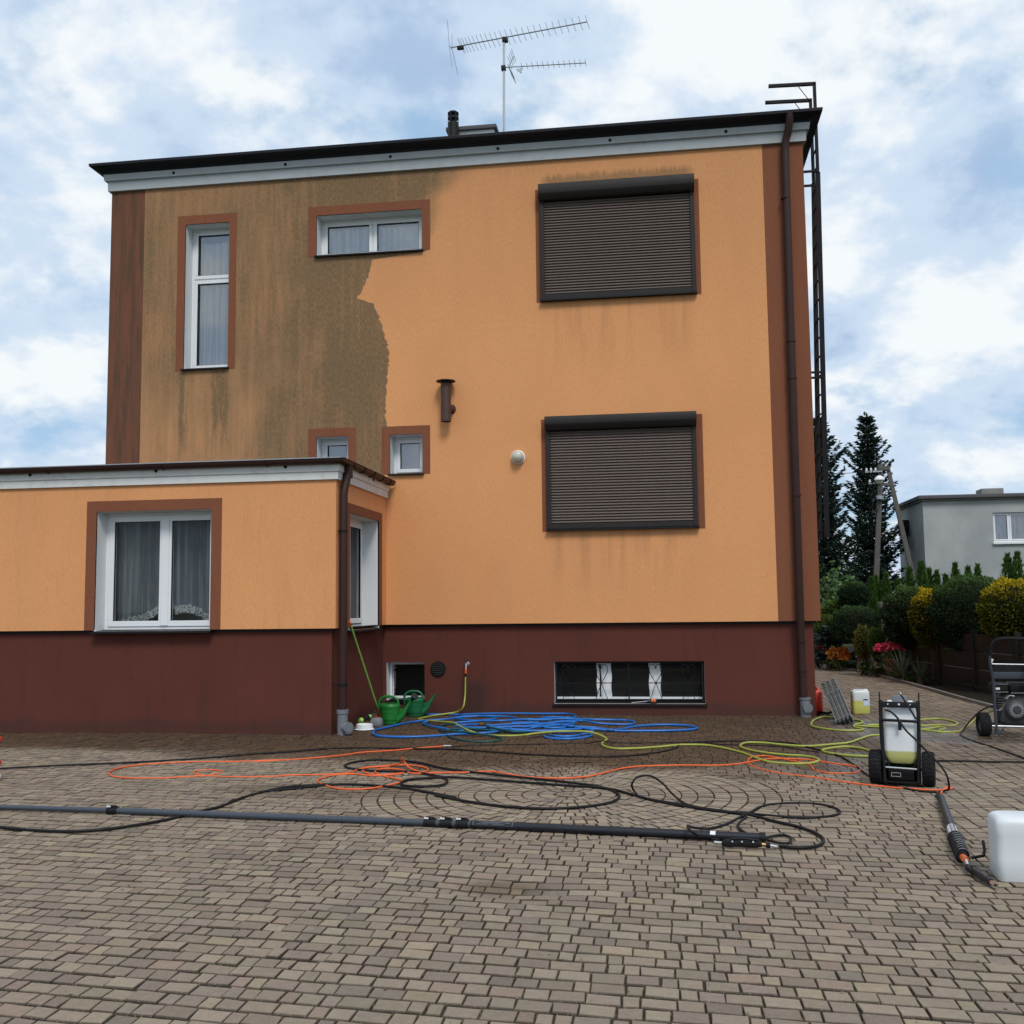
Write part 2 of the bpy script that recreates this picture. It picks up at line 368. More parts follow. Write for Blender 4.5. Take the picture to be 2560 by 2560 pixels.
M_REDBROOM = simple('orange_red_plastic', (.62, .13, .03), .45, var=.12, scale=20)
M_RED = simple('red_plastic', (.55, .035, .015), .4, var=.12, scale=12)
M_STRAW = simple('bristle', (.10, .075, .055), .9, var=.3, scale=60)
M_BLUEHOSE = simple('blue_hose', (.008, .135, .46), .36, var=.35, scale=3, spec=.5)
M_TEAL = simple('teal_hose', (.006, .060, .062), .45, var=.2, scale=4)
M_ORANGEHOSE = simple('orange_hose', (.74, .125, .028), .42, var=.12, scale=4)
M_CARBON = simple('carbon_pole', (.010, .012, .017), .36, var=.3, scale=120, spec=.4)
M_GREYCARBON = simple('grey_carbon_pole', (.048, .060, .078), .42, var=.35, scale=150, spec=.4)
M_LABELW = simple('white_label', (.72, .74, .76), .5, var=.05, scale=30)
M_LABELB = simple('pale_blue_label', (.45, .55, .70), .5, var=.2, scale=60)
M_CONC = simple('weathered_concrete', (.20, .195, .185), .9, var=.25, scale=5, bump=.4, bscale=40, dust=.2)
M_POST = simple('hedge_shade_concrete', (.014, .013, .012), .9, var=.3, scale=7, bump=.4, bscale=40)  # fence posts: shade under the hedge put into the colour
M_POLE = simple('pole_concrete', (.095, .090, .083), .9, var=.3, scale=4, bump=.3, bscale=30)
M_CONCD = simple('dark_concrete_panel', (.024, .019, .016), .9, var=.4, scale=5, bump=.4, bscale=40)  # fence panels darkened: hedge shade put into the concrete colour
M_ENGINE = simple('engine_grey', (.042, .042, .045), .55, metal=.2, var=.4, scale=20, dust=.15)
M_FRAMEGREY = simple('slate_grey_frame', (.040, .046, .060), .5, var=.15, scale=8)
M_TERRA = simple('terracotta', (.17, .06, .035), .85, var=.2, scale=15)
M_BARK = simple('bark', (.060, .043, .032), .95, var=.4, scale=14, bump=.6, bscale=30)
M_GLASSLAMP = simple('lamp_glass', (.50, .49, .40), .3, var=.15, scale=25, spec=.6)
M_HOUSE2 = None
def yhose():
    q = NM('yellow_green_hose'); p = q.obj(); n = q.noise(p, 6, 4)
    return q.P(color=q.mix(n, (.235, .285, .032), (.40, .42, .085)), rough=.42, spec=.5)
M_YHOSE = yhose()
def house2_mat():
    q = NM('grey_cement_render'); p = q.pos(); n = q.noise(q.map(p, (.5, .5, .5)), 1, 6, .6, .4); n2 = q.noise(p, 9, 4)
    c = q.mix(q.sstep(n, .35, .68), (.30, .325, .33), (.40, .42, .42)); c = q.mix(q.math('MULTIPLY', n2, .25), c, (.33, .30, .29)); q.bump(n2, .3, .01)
    return q.P(color=c, rough=.95, spec=.1)
M_HOUSE2 = house2_mat()
def glass_mat(name, refl=.16, k=1.6, tint=(.90, .94, .96)):
    q = NM(name); q.t.nodes.remove(q.b)
    g = q.n('ShaderNodeBsdfGlossy'); g.inputs['Roughness'].default_value = .02; g.inputs['Color'].default_value = (.95, .97, 1, 1)
    t = q.n('ShaderNodeBsdfTransparent'); t.inputs['Color'].default_value = (*tint, 1)
    fr = q.n('ShaderNodeFresnel'); fr.inputs['IOR'].default_value = 1.5
    f = q.math('ADD', q.math('MULTIPLY', fr.outputs[0], k), refl*.4, clamp=True)
    mx_ = q.n('ShaderNodeMixShader'); q.L(f, mx_.inputs[0]); q.L(t.outputs[0], mx_.inputs[1]); q.L(g.outputs[0], mx_.inputs[2]); q.L(mx_.outputs[0], q.out.inputs[0])
    return q.mat
M_GLASS = glass_mat('window_glass', .40)
M_GLASSDARK = glass_mat('window_glass_low', 0., .55)
def sheer_mat(name, alpha, col, lace=False):
    q = NM(name); p = q.obj(); q.t.nodes.remove(q.b)
    d = q.n('ShaderNodeBsdfDiffuse'); d.inputs['Color'].default_value = (*col, 1)
    tl = q.n('ShaderNodeBsdfTranslucent'); tl.inputs['Color'].default_value = (*col, 1)
    a = q.n('ShaderNodeMixShader'); a.inputs[0].default_value = .35; q.L(d.outputs[0], a.inputs[1]); q.L(tl.outputs[0], a.inputs[2])
    t = q.n('ShaderNodeBsdfTransparent'); mx_ = q.n('ShaderNodeMixShader')
    if lace:
        vo = q.n('ShaderNodeTexVoronoi', feature='DISTANCE_TO_EDGE'); vo.inputs['Scale'].default_value = 26; q.L(p, vo.inputs['Vector'])
        f = q.math('SUBTRACT', .92, q.math('MULTIPLY', q.sstep(vo.outputs['Distance'], .10, .16), .62))
    else:
        n = q.sstep(q.noise(q.map(p, (17, 17, .35)), 1, 3, .6), .35, .68); f = q.math('ADD', alpha*.55, q.math('MULTIPLY', n, alpha*.9), clamp=True)
    q.set(mx_.inputs[0], f); q.L(t.outputs[0], mx_.inputs[1]); q.L(a.outputs[0], mx_.inputs[2]); q.L(mx_.outputs[0], q.out.inputs[0])
    return q.mat
M_SHEER = sheer_mat('sheer_curtain', .42, (.60, .66, .69))
M_NET = sheer_mat('net_curtain', .92, (.86, .90, .94))
M_LACE = sheer_mat('lace_edge', .9, (.80, .81, .78), True)
M_BLIND = simple('blue_blind', (.095, .15, .30), .7, var=.06, scale=3)
M_BLIND.use_backface_culling = False

# paving: tone comes with each stone, wetness is where water lies
def paver_mat(name, dry=(1, 1, 1)):
    q = NM(name); p = q.pos(); X, Y, Z = q.xyz(p)
    c = q.attr('pcol'); n1 = q.noise(p, 130, 3, .6); n2 = q.noise(p, 22, 4, .6); n3 = q.noise(p, 1.1, 4, .6)
    c = q.mix(.55, c, q.mix(n2, (.58, .57, .55), (1.40, 1.40, 1.38)), 'MULTIPLY')
    c = q.mix(.5, c, q.mix(q.noise(p, 55, 4, .7), (.62, .61, .58), (1.36, 1.36, 1.34)), 'MULTIPLY')
    c = q.mix(q.math('MULTIPLY', q.sstep(n1, .55, .75), .42), c, (.38, .35, .31))
    c = q.mix(q.math('MULTIPLY', q.sstep(q.noise(p, 75, 2), .70, .78), .5), c, (.05, .05, .045))
    c = q.mix(q.math('MULTIPLY', q.sstep(n3, .45, .75), .22), c, (.13, .125, .10))
    wn_ = q.math('MULTIPLY', q.math('SUBTRACT', q.noise(q.map(p, (.55, .75, 1)), 1, 5, .62, .3), .5), 3.6)
    # soaked apron along the walls
    lim = q.math('ADD', -5.0, q.math('ADD', q.math('MULTIPLY', q.sstep(X, -3.0, -5.5), 1.1), q.math('MULTIPLY', q.sstep(X, 1.0, 2.2), .1)))
    w = q.sstep(q.math('SUBTRACT', q.math('ADD', Y, wn_), lim), -.35, .75)
    w = q.math('MULTIPLY', w, q.math('SUBTRACT', 1, q.math('MULTIPLY', q.sstep(X, 2.1, 2.7), .55)))
    w = q.math('MULTIPLY', w, q.math('SUBTRACT', 1, q.math('MULTIPLY', q.sstep(Y, .4, 2.2), .75)))
    # damp hollow in front
    for (cx_, cy_, rx, ry, k) in ((-.9, -9.05, .26, .16, .62), (.55, -8.75, .34, .2, .35), (-2.9, -6.2, 1.1, .35, .5)):
        dd = q.math('POWER', q.math('ADD', q.math('POWER', q.math('DIVIDE', q.math('SUBTRACT', X, cx_), rx), 2.), q.math('POWER', q.math('DIVIDE', q.math('SUBTRACT', Y, cy_), ry), 2.)), .5)
        w = q.math('MAXIMUM', w, q.math('MULTIPLY', q.math('SUBTRACT', 1, q.sstep(q.math('ADD', dd, q.math('MULTIPLY', wn_, .25)), .5, 1.3)), k))
    # standing film
    pud = None
    for (cx_, cy_, rx, ry) in ((2.75, -1.55, .75, .85), (3.6, -2.4, 1.0, .45), (1.75, -3.9, .5, .5), (2.45, -.65, .4, .45), (1.5, -4.6, .35, .35)):
        dd = q.math('POWER', q.math('ADD', q.math('POWER', q.math('DIVIDE', q.math('SUBTRACT', X, cx_), rx), 2.), q.math('POWER', q.math('DIVIDE', q.math('SUBTRACT', Y, cy_), ry), 2.)), .5)
        g = q.math('SUBTRACT', 1, q.sstep(q.math('ADD', dd, q.math('MULTIPLY', wn_, .30)), .70, 1.0))
        pud = g if pud is None else q.math('MAXIMUM', pud, g)
    w = q.math('MAXIMUM', w, pud)
    c = q.mix(q.math('MULTIPLY', w, .92), c, q.mix(1., c, (.30, .225, .165), 'MULTIPLY'))
    r = q.math('SUBTRACT', .90, q.math('MULTIPLY', w, .30)); r = q.math('SUBTRACT', r, q.math('MULTIPLY', pud, .34))
    q.P(color=c, rough=r, spec=q.math('ADD', .12, q.math('ADD', q.math('MULTIPLY', w, .10), q.math('MULTIPLY', pud, .75))))
    hb = q.math('ADD', q.math('MULTIPLY', n1, .5), n2)
    x = q.n('ShaderNodeBump'); q.set(x.inputs['Strength'], q.math('MULTIPLY', q.math('SUBTRACT', 1, q.math('MULTIPLY', pud, .5)), .45)); x.inputs['Distance'].default_value = .004; q.L(hb, x.inputs['Height']); q.L(x.outputs[0], q.b.inputs['Normal'])
    return q.mat
M_PAVER = paver_mat('concrete_paver')
def joint_mat():
    q = NM('joint_sand'); p = q.pos(); n = q.noise(p, 9, 5, .65); n2 = q.noise(p, 150, 3)
    c = q.mix(q.sstep(n, .4, .68), (.046, .037, .027), (.052, .048, .024)); c = q.mix(q.math('MULTIPLY', n2, .5), c, (.075, .060, .043)); q.bump(n2, .5, .004)
    return q.P(color=c, rough=.95, spec=.1)
M_JOINT = joint_mat()
def soil_mat(name, a, b):
    q = NM(name); p = q.pos(); n = q.noise(p, 3, 6, .65); n2 = q.noise(p, 40, 4)
    q.bump(n2, .6, .02); return q.P(color=q.mix(n, a, b), rough=.95, spec=.1)
M_SOIL = soil_mat('garden_soil', (.012, .010, .008), (.030, .024, .017))
M_GRASS = soil_mat('meadow', (.035, .060, .018), (.070, .095, .032))
M_DRIVEFAR = soil_mat('far_paving', (.17, .16, .145), (.22, .21, .19))
def leaf_mat(name, a, b, trans=.25, rough=.8):
    q = NM(name); s = q.attr('lc', 'Fac'); c = q.mix(s, a, b); q.P(color=c, rough=rough, spec=.08)
    tl = q.n('ShaderNodeBsdfTranslucent'); q.L(c, tl.inputs['Color']); mx_ = q.n('ShaderNodeMixShader'); mx_.inputs[0].default_value = trans
    q.L(q.b.outputs[0], mx_.inputs[1]); q.L(tl.outputs[0], mx_.inputs[2]); q.L(mx_.outputs[0], q.out.inputs[0]); return q.mat
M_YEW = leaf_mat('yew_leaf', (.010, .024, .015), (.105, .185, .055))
M_SPRUCE = leaf_mat('spruce_needles', (.008, .018, .015), (.034, .060, .042), .12)
M_BLUESPR = leaf_mat('blue_spruce_needles', (.020, .034, .036), (.060, .085, .085), .12)
M_GOLD = leaf_mat('gold_leaf', (.045, .065, .009), (.50, .38, .022))
M_THUJA = leaf_mat('thuja_leaf', (.022, .055, .012), (.080, .165, .030))
M_BOX = leaf_mat('box_leaf', (.035, .075, .016), (.130, .210, .045))
M_BROAD = leaf_mat('broad_leaf', (.050, .105, .040), (.170, .270, .105))
M_DRYLEAF = leaf_mat('bronze_leaf', (.085, .090, .020), (.200, .165, .045))
M_FLOR = leaf_mat('orange_petal', (.62, .17, .035), (.80, .34, .08))
M_FLPK = leaf_mat('pink_petal', (.66, .04, .12), (.85, .12, .24))
M_FLWH = leaf_mat('pale_petal', (.70, .52, .48), (.85, .76, .70))
M_FLRD = leaf_mat('crimson_petal', (.32, .02, .06), (.48, .04, .09))
M_YUC = leaf_mat('yucca_leaf', (.045, .060, .040), (.150, .175, .115))
M_MOSS = leaf_mat('dry_moss', (.10, .095, .045), (.30, .26, .17))

# ------------------------------------------------------------------ ground sheets
XL, XR, TOP, PLZ = -8.53, 2.182, 8.22, 1.311       # main house: left, right, wall top, plinth height
YA, XA, TOPA = -2.40, -4.03, 3.19                   # annex: front plane, right side plane, wall top
XB = 2.02                                           # where the yard paving meets the drive
KERB = [(4.95, -12.4), (4.86, -6), (4.80, -1), (4.74, 1.0), (4.66, 2.4), (4.62, 4.2), (4.56, 6.0), (4.47, 7.8), (4.30, 9.6), (4.02, 11.2), (3.55, 12.5), (2.6, 13.6), (1.2, 14.2)]
def kerbx(y):
    for (xa, ya), (xb, yb) in zip(KERB, KERB[1:]):
        if ya <= y <= yb: return xa+(xb-xa)*(y-ya)/(yb-ya)
    return KERB[0][0] if y < KERB[0][1] else 1.2
b = B(); b.quad((-700, -700, -.06), (700, -700, -.06), (700, 700, -.06), (-700, 700, -.06)); struct('ground', b, M_GRASS)
b = B(); b.quad((-16, -14.6, -.0115), (XB+3.3, -14.6, -.0115), (XB+3.3, 14.5, -.0115), (-16, 14.5, -.0115)); bed = struct('paving_bed', b, M_JOINT)
b = B(); n_ = len(KERB)
ring = [(x, y, -.008) for x, y in KERB]+[(1.2, 24, -.008), (30, 24, -.008), (30, -12.4, -.008)]
b.add(ring, [tuple(range(len(ring)))]); struct('garden_soil', b, M_SOIL)
b = B()
for (xa, ya), (xb, yb) in zip(KERB, KERB[1:]):
    d = Vector((xb-xa, yb-ya)); L_ = d.length; d.normalize(); k = max(1, int(L_/.9))
    for i in range(k):
        p = Vector((xa, ya))+d*(L_*i/k+.004); q_ = Vector((xa, ya))+d*(L_*(i+1)/k-.004)
        b.bar((p.x+.03, p.y, .0), (q_.x+.03, q_.y, .0), .055, .10)
kerb = struct('kerb', b, M_CONC, bevel=.008)

# ------------------------------------------------------------------ paving stones
TONES = [((.285,.245,.185), 30), ((.260,.220,.170), 26), ((.242,.200,.160), 20), ((.215,.178,.150), 12), ((.312,.268,.185), 9), ((.255,.188,.148), 6), ((.178,.154,.130), 6)]
def tone():
    c = random.choices([t for t, _ in TONES], [w for _, w in TONES])[0]; k = random.uniform(.84, 1.12)
    return tuple((x*.6+y*.4)*k*w_*random.uniform(.985, 1.015) for x, y, w_ in zip(c, (.262, .224, .176), (.965, .905, .895)))
COURSE = .118
LENS = [(.072, 3), (.106, 4), (.146, 6)]
def rl(): return random.choices([l for l, _ in LENS], [w for _, w in LENS])[0]
CC = Vector((-.80, -6.14)); CRAD = .132*13
stones = []           # (quad corners ccw, tone, kind)
ROT = rad(-5.5); cr_, sr_ = math.cos(ROT), math.sin(ROT)
def fromrow(u, v): return Vector((CC.x+u*cr_, CC.y+u*sr_+v))      # courses drift a little toward the viewer on the right
def inhouse(p): return (p.y > .09 and XL < p.x < XR-.08) or (p.y > YA+.08 and p.x < XA-.06)
def wanted(p):
    d = Vector((p.x-CAM.x, p.y-CAM.y)); z = d.x*cF.x+d.y*cF.y; x = d.x*cR.x+d.y*cR.y
    return z > 2.4 and abs(x) < z*.498+.9
rows = range(-57, 65)
for r in rows:
    v0 = r*COURSE; v1 = v0+COURSE
    def run(u0, u1, cutL=None, cutR=None):
        u = u0-(random.uniform(0, .16) if cutL is None else 0)
        while u < u1-.012:
            l = rl(); e = u+l
            if e > u1-.05: e = u1 if cutR is not None else e
            a0, a1 = (u, u) if (cutL is None or u > u0+1e-6) else cutL
            b0, b1 = (e, e) if (cutR is None or e < u1-1e-6) else cutR
            yield (a0, a1, b0, b1); u = e
    segs = []
    def hw(v, s): q2 = CRAD*CRAD-v*v*(1-sr_*sr_); return abs(-v*sr_+s*math.sqrt(q2)) if q2 > 0 else 0.
    h0, h1, g0_, g1_ = hw(v0, -1), hw(v1, -1), hw(v0, 1), hw(v1, 1)
    # right limit: the line X = XB
    def ulim(v): return (XB-CC.x)/cr_
    rR = (ulim(v0), ulim(v1)); uR = max(rR)
    if max(h0, h1) < .05: segs.append((-9.5, uR, None, rR))
    else:
        segs.append((-9.5, -min(h0, h1), None, (-h0, -h1))); segs.append((min(g0_, g1_), uR, (g0_, g1_), rR))
    for (ua, ub, cl, cR_) in segs:
        for (a0, a1, b0, b1) in run(ua, ub, cl, cR_):
            c_ = fromrow((a0+b1)/2, (v0+v1)/2)
            if c_.y < -12.6 or not wanted(c_) or inhouse(c_): continue
            if b0-a0 < .02 and b1-a1 < .02: continue
            stones.append(([fromrow(a0, v0), fromrow(b0, v0), fromrow(b1, v1), fromrow(a1, v1)], tone()))
# rosette
RC = .132
for k in range(0, 13):
    r0 = k*RC; r1 = r0+RC; nst = max(5, int(round(2*math.pi*(r0+r1)/2/.086))) if k else 5; off = random.uniform(0, 6.28)
    ws = [random.uniform(.85, 1.15) for _ in range(nst)]; s_ = sum(ws); a = off
    for w_ in ws:
        da_ = 2*math.pi*w_/s_
        P_ = [CC+Vector((math.cos(t), math.sin(t)))*r for t, r in ((a, r0), (a, r1), (a+da_, r1), (a+da_, r0))]
        if k == 0: P_ = [CC+Vector((math.cos(a), math.sin(a)))*.004, P_[1], P_[2], CC+Vector((math.cos(a+da_), math.sin(a+da_)))*.004]
        stones.append((P_, tuple(v*1.10 for v in tone()))); a += da_
# drive: courses run away from the viewer
x = XB
while x < 5.0:
    y = -12.4-random.uniform(0, .2)
    while y < 13.2:
        l = rl() if y < 4 else rl()*1.0
        xe = min(x+COURSE, kerbx(y)-.0)
        if xe-x > .03:
            c_ = Vector(((x+xe)/2, y+l/2))
            if wanted(c_) and not inhouse(c_): stones.append(([Vector((x+random.gauss(0, .0015), y)), Vector((xe+random.gauss(0, .0015), y)), Vector((xe, y+l)), Vector((x, y+l))], tone()))
        y += l
    x += COURSE
def settle(p):
    """the sunken spot in front: courses sag toward it"""
    g = math.exp(-((p.x+.92)/.50)**2-((p.y+8.98)/.30)**2); gz = math.exp(-((p.x+.90)/.34)**2-((p.y+9.05)/.20)**2)
    h = .006*math.sin(p.x*1.3+.4)*math.sin(p.y*.9)
    return Vector((p.x, p.y-.075*g, h-.011*gz))
def stone_verts(P, jit=.0020, gap=.0044):
    gap *= .78 if min(p.x for p in P) > XB-.01 else (1.25 if (sum(P, Vector((0, 0)))/4-CC).length < CRAD else 1.)
    c = sum(P, Vector((0, 0)))/4; Q = []
    for i in range(4):      # inset every edge by the same joint half-width
        p, pa, pb = P[i], P[i-1], P[(i+1) % 4]; ea, eb = (p-pa), (pb-p)
        if ea.length < .012 or eb.length < .012: d = p-c; Q.append(c+d*max(.3, 1-gap*1.5/d.length)); continue
        ea.normalize(); eb.normalize(); cr2 = ea.x*eb.y-ea.y*eb.x
        if abs(cr2) < .25: n2 = Vector((-ea.y, ea.x)); Q.append(p+n2*gap); continue
        ga, gb = gap*(.55+.75*abs(ea.x)), gap*(.55+.75*abs(eb.x))
        Q.append(p+(eb*ga-ea*gb)/cr2+Vector((random.gauss(0, jit), random.gauss(0, jit))))
    dz = random.gauss(0, .0016); tx, ty = random.gauss(0, .012), random.gauss(0, .012)
    lo, mid, edg, top = [], [], [], []
    e0 = (Q[1]-Q[0]).normalized(); axial = max(abs(e0.x), abs(e0.y)) > .985
    def ins(d, ix, iy, r):      # arrises across the run are inset wider, widening their painted dark edge
        if not axial: return c+d*max(.28, 1-r/d.length)
        return c+Vector((math.copysign(max(.004, abs(d.x)-ix), d.x), math.copysign(max(.004, abs(d.y)-iy), d.y)))
    for p in Q:
        s = settle(p); d = p-c; t_ = d.x*tx+d.y*ty+dz
        lo.append((s.x, s.y, s.z-.035)); mid.append((s.x, s.y, s.z-.0075+t_))
        p1 = ins(d, .0016, .0042, .0030); s1 = settle(p1); edg.append((s1.x, s1.y, s1.z-.0026+t_))
        p2 = ins(d, .0046, .0098, .0080); s2 = settle(p2); top.append((s2.x, s2.y, s2.z+t_))
    return lo+mid+edg+top
SF = [(12,13,14,15)]+[(8+i, 8+(i+1) % 4, 12+(i+1) % 4, 12+i) for i in range(4)]+[(4+i, 4+(i+1) % 4, 8+(i+1) % 4, 8+i) for i in range(4)]+[(i, (i+1) % 4, 4+(i+1) % 4, 4+i) for i in range(4)]
def stone_mesh(name, items, org=(0, 0, 0)):
    vs, fs, cs = [], [], []
    for V, c in items:
        n = len(vs); vs += [(x-org[0], y-org[1], z-org[2]) for x, y, z in V]; fs += [tuple(i+n for i in f) for f in SF]; cs += [tuple(x*.20 for x in c)]*4+[tuple(x*.22 for x in c)]*4+[tuple(x*.40 for x in c)]*4+[c]*4  # sides and arrises darkened: joint dirt, with shade in the joint painted in
    me = bpy.data.meshes.new(name); me.from_pydata(vs, [], fs); me.materials.append(M_PAVER)
    at = me.attributes.new('pcol', 'FLOAT_COLOR', 'POINT'); at.data.foreach_set('color', [x for c in cs for x in (*c, 1)])
    me.polygons.foreach_set('use_smooth', [False]*len(me.polygons)); me.update(); return me
def ccw(P): return sum(P[i].x*P[(i+1) % 4].y-P[(i+1) % 4].x*P[i].y for i in range(4)) > 0
stones = [(P if ccw(P) else P[::-1], t) for P, t in stones]
def inframe(p):
    d = Vector((p.x, p.y, 0))-CAM; z = d.dot(cF)
    return z > .5 and abs(d.dot(cR)/z) < .494 and abs(d.dot(cU)/z) < .494
key = lambda s: (sum(s[0], Vector((0, 0)))/4-Vector((CAM.x, CAM.y))).length
front = sorted([s for s in stones if inframe(sum(s[0], Vector((0, 0)))/4)], key=key)[:300]
fid = {id(s) for s in front}; rest = [s for s in stones if id(s) not in fid]
pav = bpy.data.objects.new('yard_paving', stone_mesh('yard_paving', [(stone_verts(P), t) for P, t in rest])); COL.objects.link(pav); pav['kind'] = 'stuff'
pav.parent = bed; ORG[pav.name] = Vector((0, 0, 0))
for P, t in front:
    c = sum(P, Vector((0, 0)))/4; o_ = settle(c)
    inst('paver', stone_mesh('paver', [(stone_verts(P), t)], (o_.x, o_.y, 0)), (o_.x, o_.y, 0), bed)
# dry moss and grit standing in the joints near the viewer
lv, lf_, lc_ = [], [], []
for P, t in sorted(stones, key=key)[:1500]:
    for i in range(4):
        for _ in range(3):
            if random.random() < .45: continue
            p = P[i].lerp(P[(i+1) % 4], random.random()); s = settle(p); a = random.uniform(0, 6.28); L_ = random.uniform(.006, .017)
            n = len(lv); w_ = .0016; dx, dy = math.cos(a), math.sin(a)
            lv += [(s.x-dy*w_, s.y+dx*w_, s.z-.010), (s.x+dy*w_, s.y-dx*w_, s.z-.010), (s.x+dx*L_*.8, s.y+dy*L_*.8, s.z-.006+L_*.75)]; lf_.append((n, n+1, n+2)); lc_ += [random.random()]*3
me = bpy.data.meshes.new('joint_moss'); me.from_pydata(lv, [], lf_); me.materials.append(M_MOSS)
at = me.attributes.new('lc', 'FLOAT_COLOR', 'POINT'); at.data.foreach_set('color', [x for c in lc_ for x in (c, c, c, 1)])
moss = bpy.data.objects.new('joint_moss', me); COL.objects.link(moss)
tag(moss, 'dry moss tufts standing in the joints between the pavers', 'moss', kind='stuff')
# small bits of leaf and grit lying about
lv, lf_, lc_ = [], [], []
for _ in range(420):
    x, y = random.uniform(-5, 4.2), random.uniform(-11.6, -.3); s = settle(Vector((x, y))); a = random.uniform(0, 6.28); L_ = random.uniform(.004, .014); n = len(lv)
    if inhouse(Vector((x, y))): continue
    for k in range(4):
        t = a+k*math.pi/2; r_ = L_*(1 if k % 2 else .55); lv.append((x+r_*math.cos(t), y+r_*math.sin(t), s.z+.004+random.uniform(0, .003)))
    lf_.append((n, n+1, n+2, n+3)); lc_ += [random.choice((.1, .3, .6, 1.3, 2.2))]*4
me = bpy.data.meshes.new('paving_litter'); me.from_pydata(lv, [], lf_); me.materials.append(M_MOSS)
at = me.attributes.new('lc', 'FLOAT_COLOR', 'POINT'); at.data.foreach_set('color', [x for c in lc_ for x in (c, c, c, 1)])
lit = bpy.data.objects.new('paving_litter', me); COL.objects.link(lit); tag(lit, 'tiny bits of dry leaf and grit scattered on the paving', 'litter', kind='stuff')

# ------------------------------------------------------------------ windows, walls
def ring(mb, u0, u1, v0, v1, t, w0, w1):
    mb.box(u0, u1, w0, w1, v1-t, v1); mb.box(u0, u1, w0, w1, v0, v0+t); mb.box(u0, u0+t, w0, w1, v0+t, v1-t); mb.box(u1-t, u1, w0, w1, v0+t, v1-t)
def wall_grid(mb, u0, u1, v0, v1, holes, w=0.):
    us = sorted({u0, u1, *[h[0] for h in holes], *[h[1] for h in holes]}); vs = sorted({v0, v1, *[h[2] for h in holes], *[h[3] for h in holes]})
    us = [u for u in us if u0 <= u <= u1]; vs = [v for v in vs if v0 <= v <= v1]
    for ua, ub in zip(us, us[1:]):
        for va, vb in zip(vs, vs[1:]):
            cu, cv = (ua+ub)/2, (va+vb)/2
            if any(h[0] < cu < h[1] and h[2] < cv < h[3] for h in holes): continue
            mb.quad((ua, w, va), (ub, w, va), (ub, w, vb), (ua, w, vb))
def trimband(parent, M, u0, u1, v0, v1, o, bottom=False):
    """painted render band round an opening, 4 mm proud"""
    b = B(); b.M = M; a0, a1, c0, c1 = o
    b.box(u0, u1, -.004, .02, c1, v1)
    b.box(u0, a0, -.004, .02, v0, c1); b.box(a1, u1, -.004, .02, v0, c1)
    if bottom: b.box(a0, a1, -.004, .02, v0, c0)
    return b.build('window_band', M_BAND, parent)
def curtain(parent, M, u0, u1, w, v0, v1, mt, folds=11., amp=.022, bottom=None, name='curtain', lace=None, seed=0):
    rnd = random.Random(seed); b = B(); b.M = M; n = max(24, int((u1-u0)*70)); k = 14
    ph = [rnd.uniform(0, 6.28) for _ in range(3)]
    def w_at(u): return w+amp*(math.sin(u*folds*2.1+ph[0])+.6*math.sin(u*folds*3.7+ph[1])+.3*math.sin(u*folds*6.3+ph[2]))
    def bot(u): return v0 if bottom is None else bottom((u-u0)/(u1-u0))
    vs_, fs_ = [], []
    for i in range(n+1):
        u = u0+(u1-u0)*i/n
        for j in range(k+1): vs_.append((u+.006*math.sin(j*.8+i*.3), w_at(u), bot(u)+(v1-bot(u))*j/k))
    fs_ = [(i*(k+1)+j, (i+1)*(k+1)+j, (i+1)*(k+1)+j+1, i*(k+1)+j+1) for i in range(n) for j in range(k)]
    b.add(vs_, fs_); o = b.build(name, mt, parent, smooth=80)
    if lace:
        b = B(); b.M = M; vs_ = []
        for i in range(n*2+1):
            u = u0+(u1-u0)*i/(n*2); e = .012*abs(math.sin(u*38))
            vs_ += [(u, w_at(u)-.002, bot(u)-lace-e), (u, w_at(u)-.002, bot(u)+.004)]
        b.add(vs_, [(i*2, i*2+2, i*2+3, i*2+1) for i in range(n*2)]); b.build('lace_edge', M_LACE, parent, smooth=80)
    return o
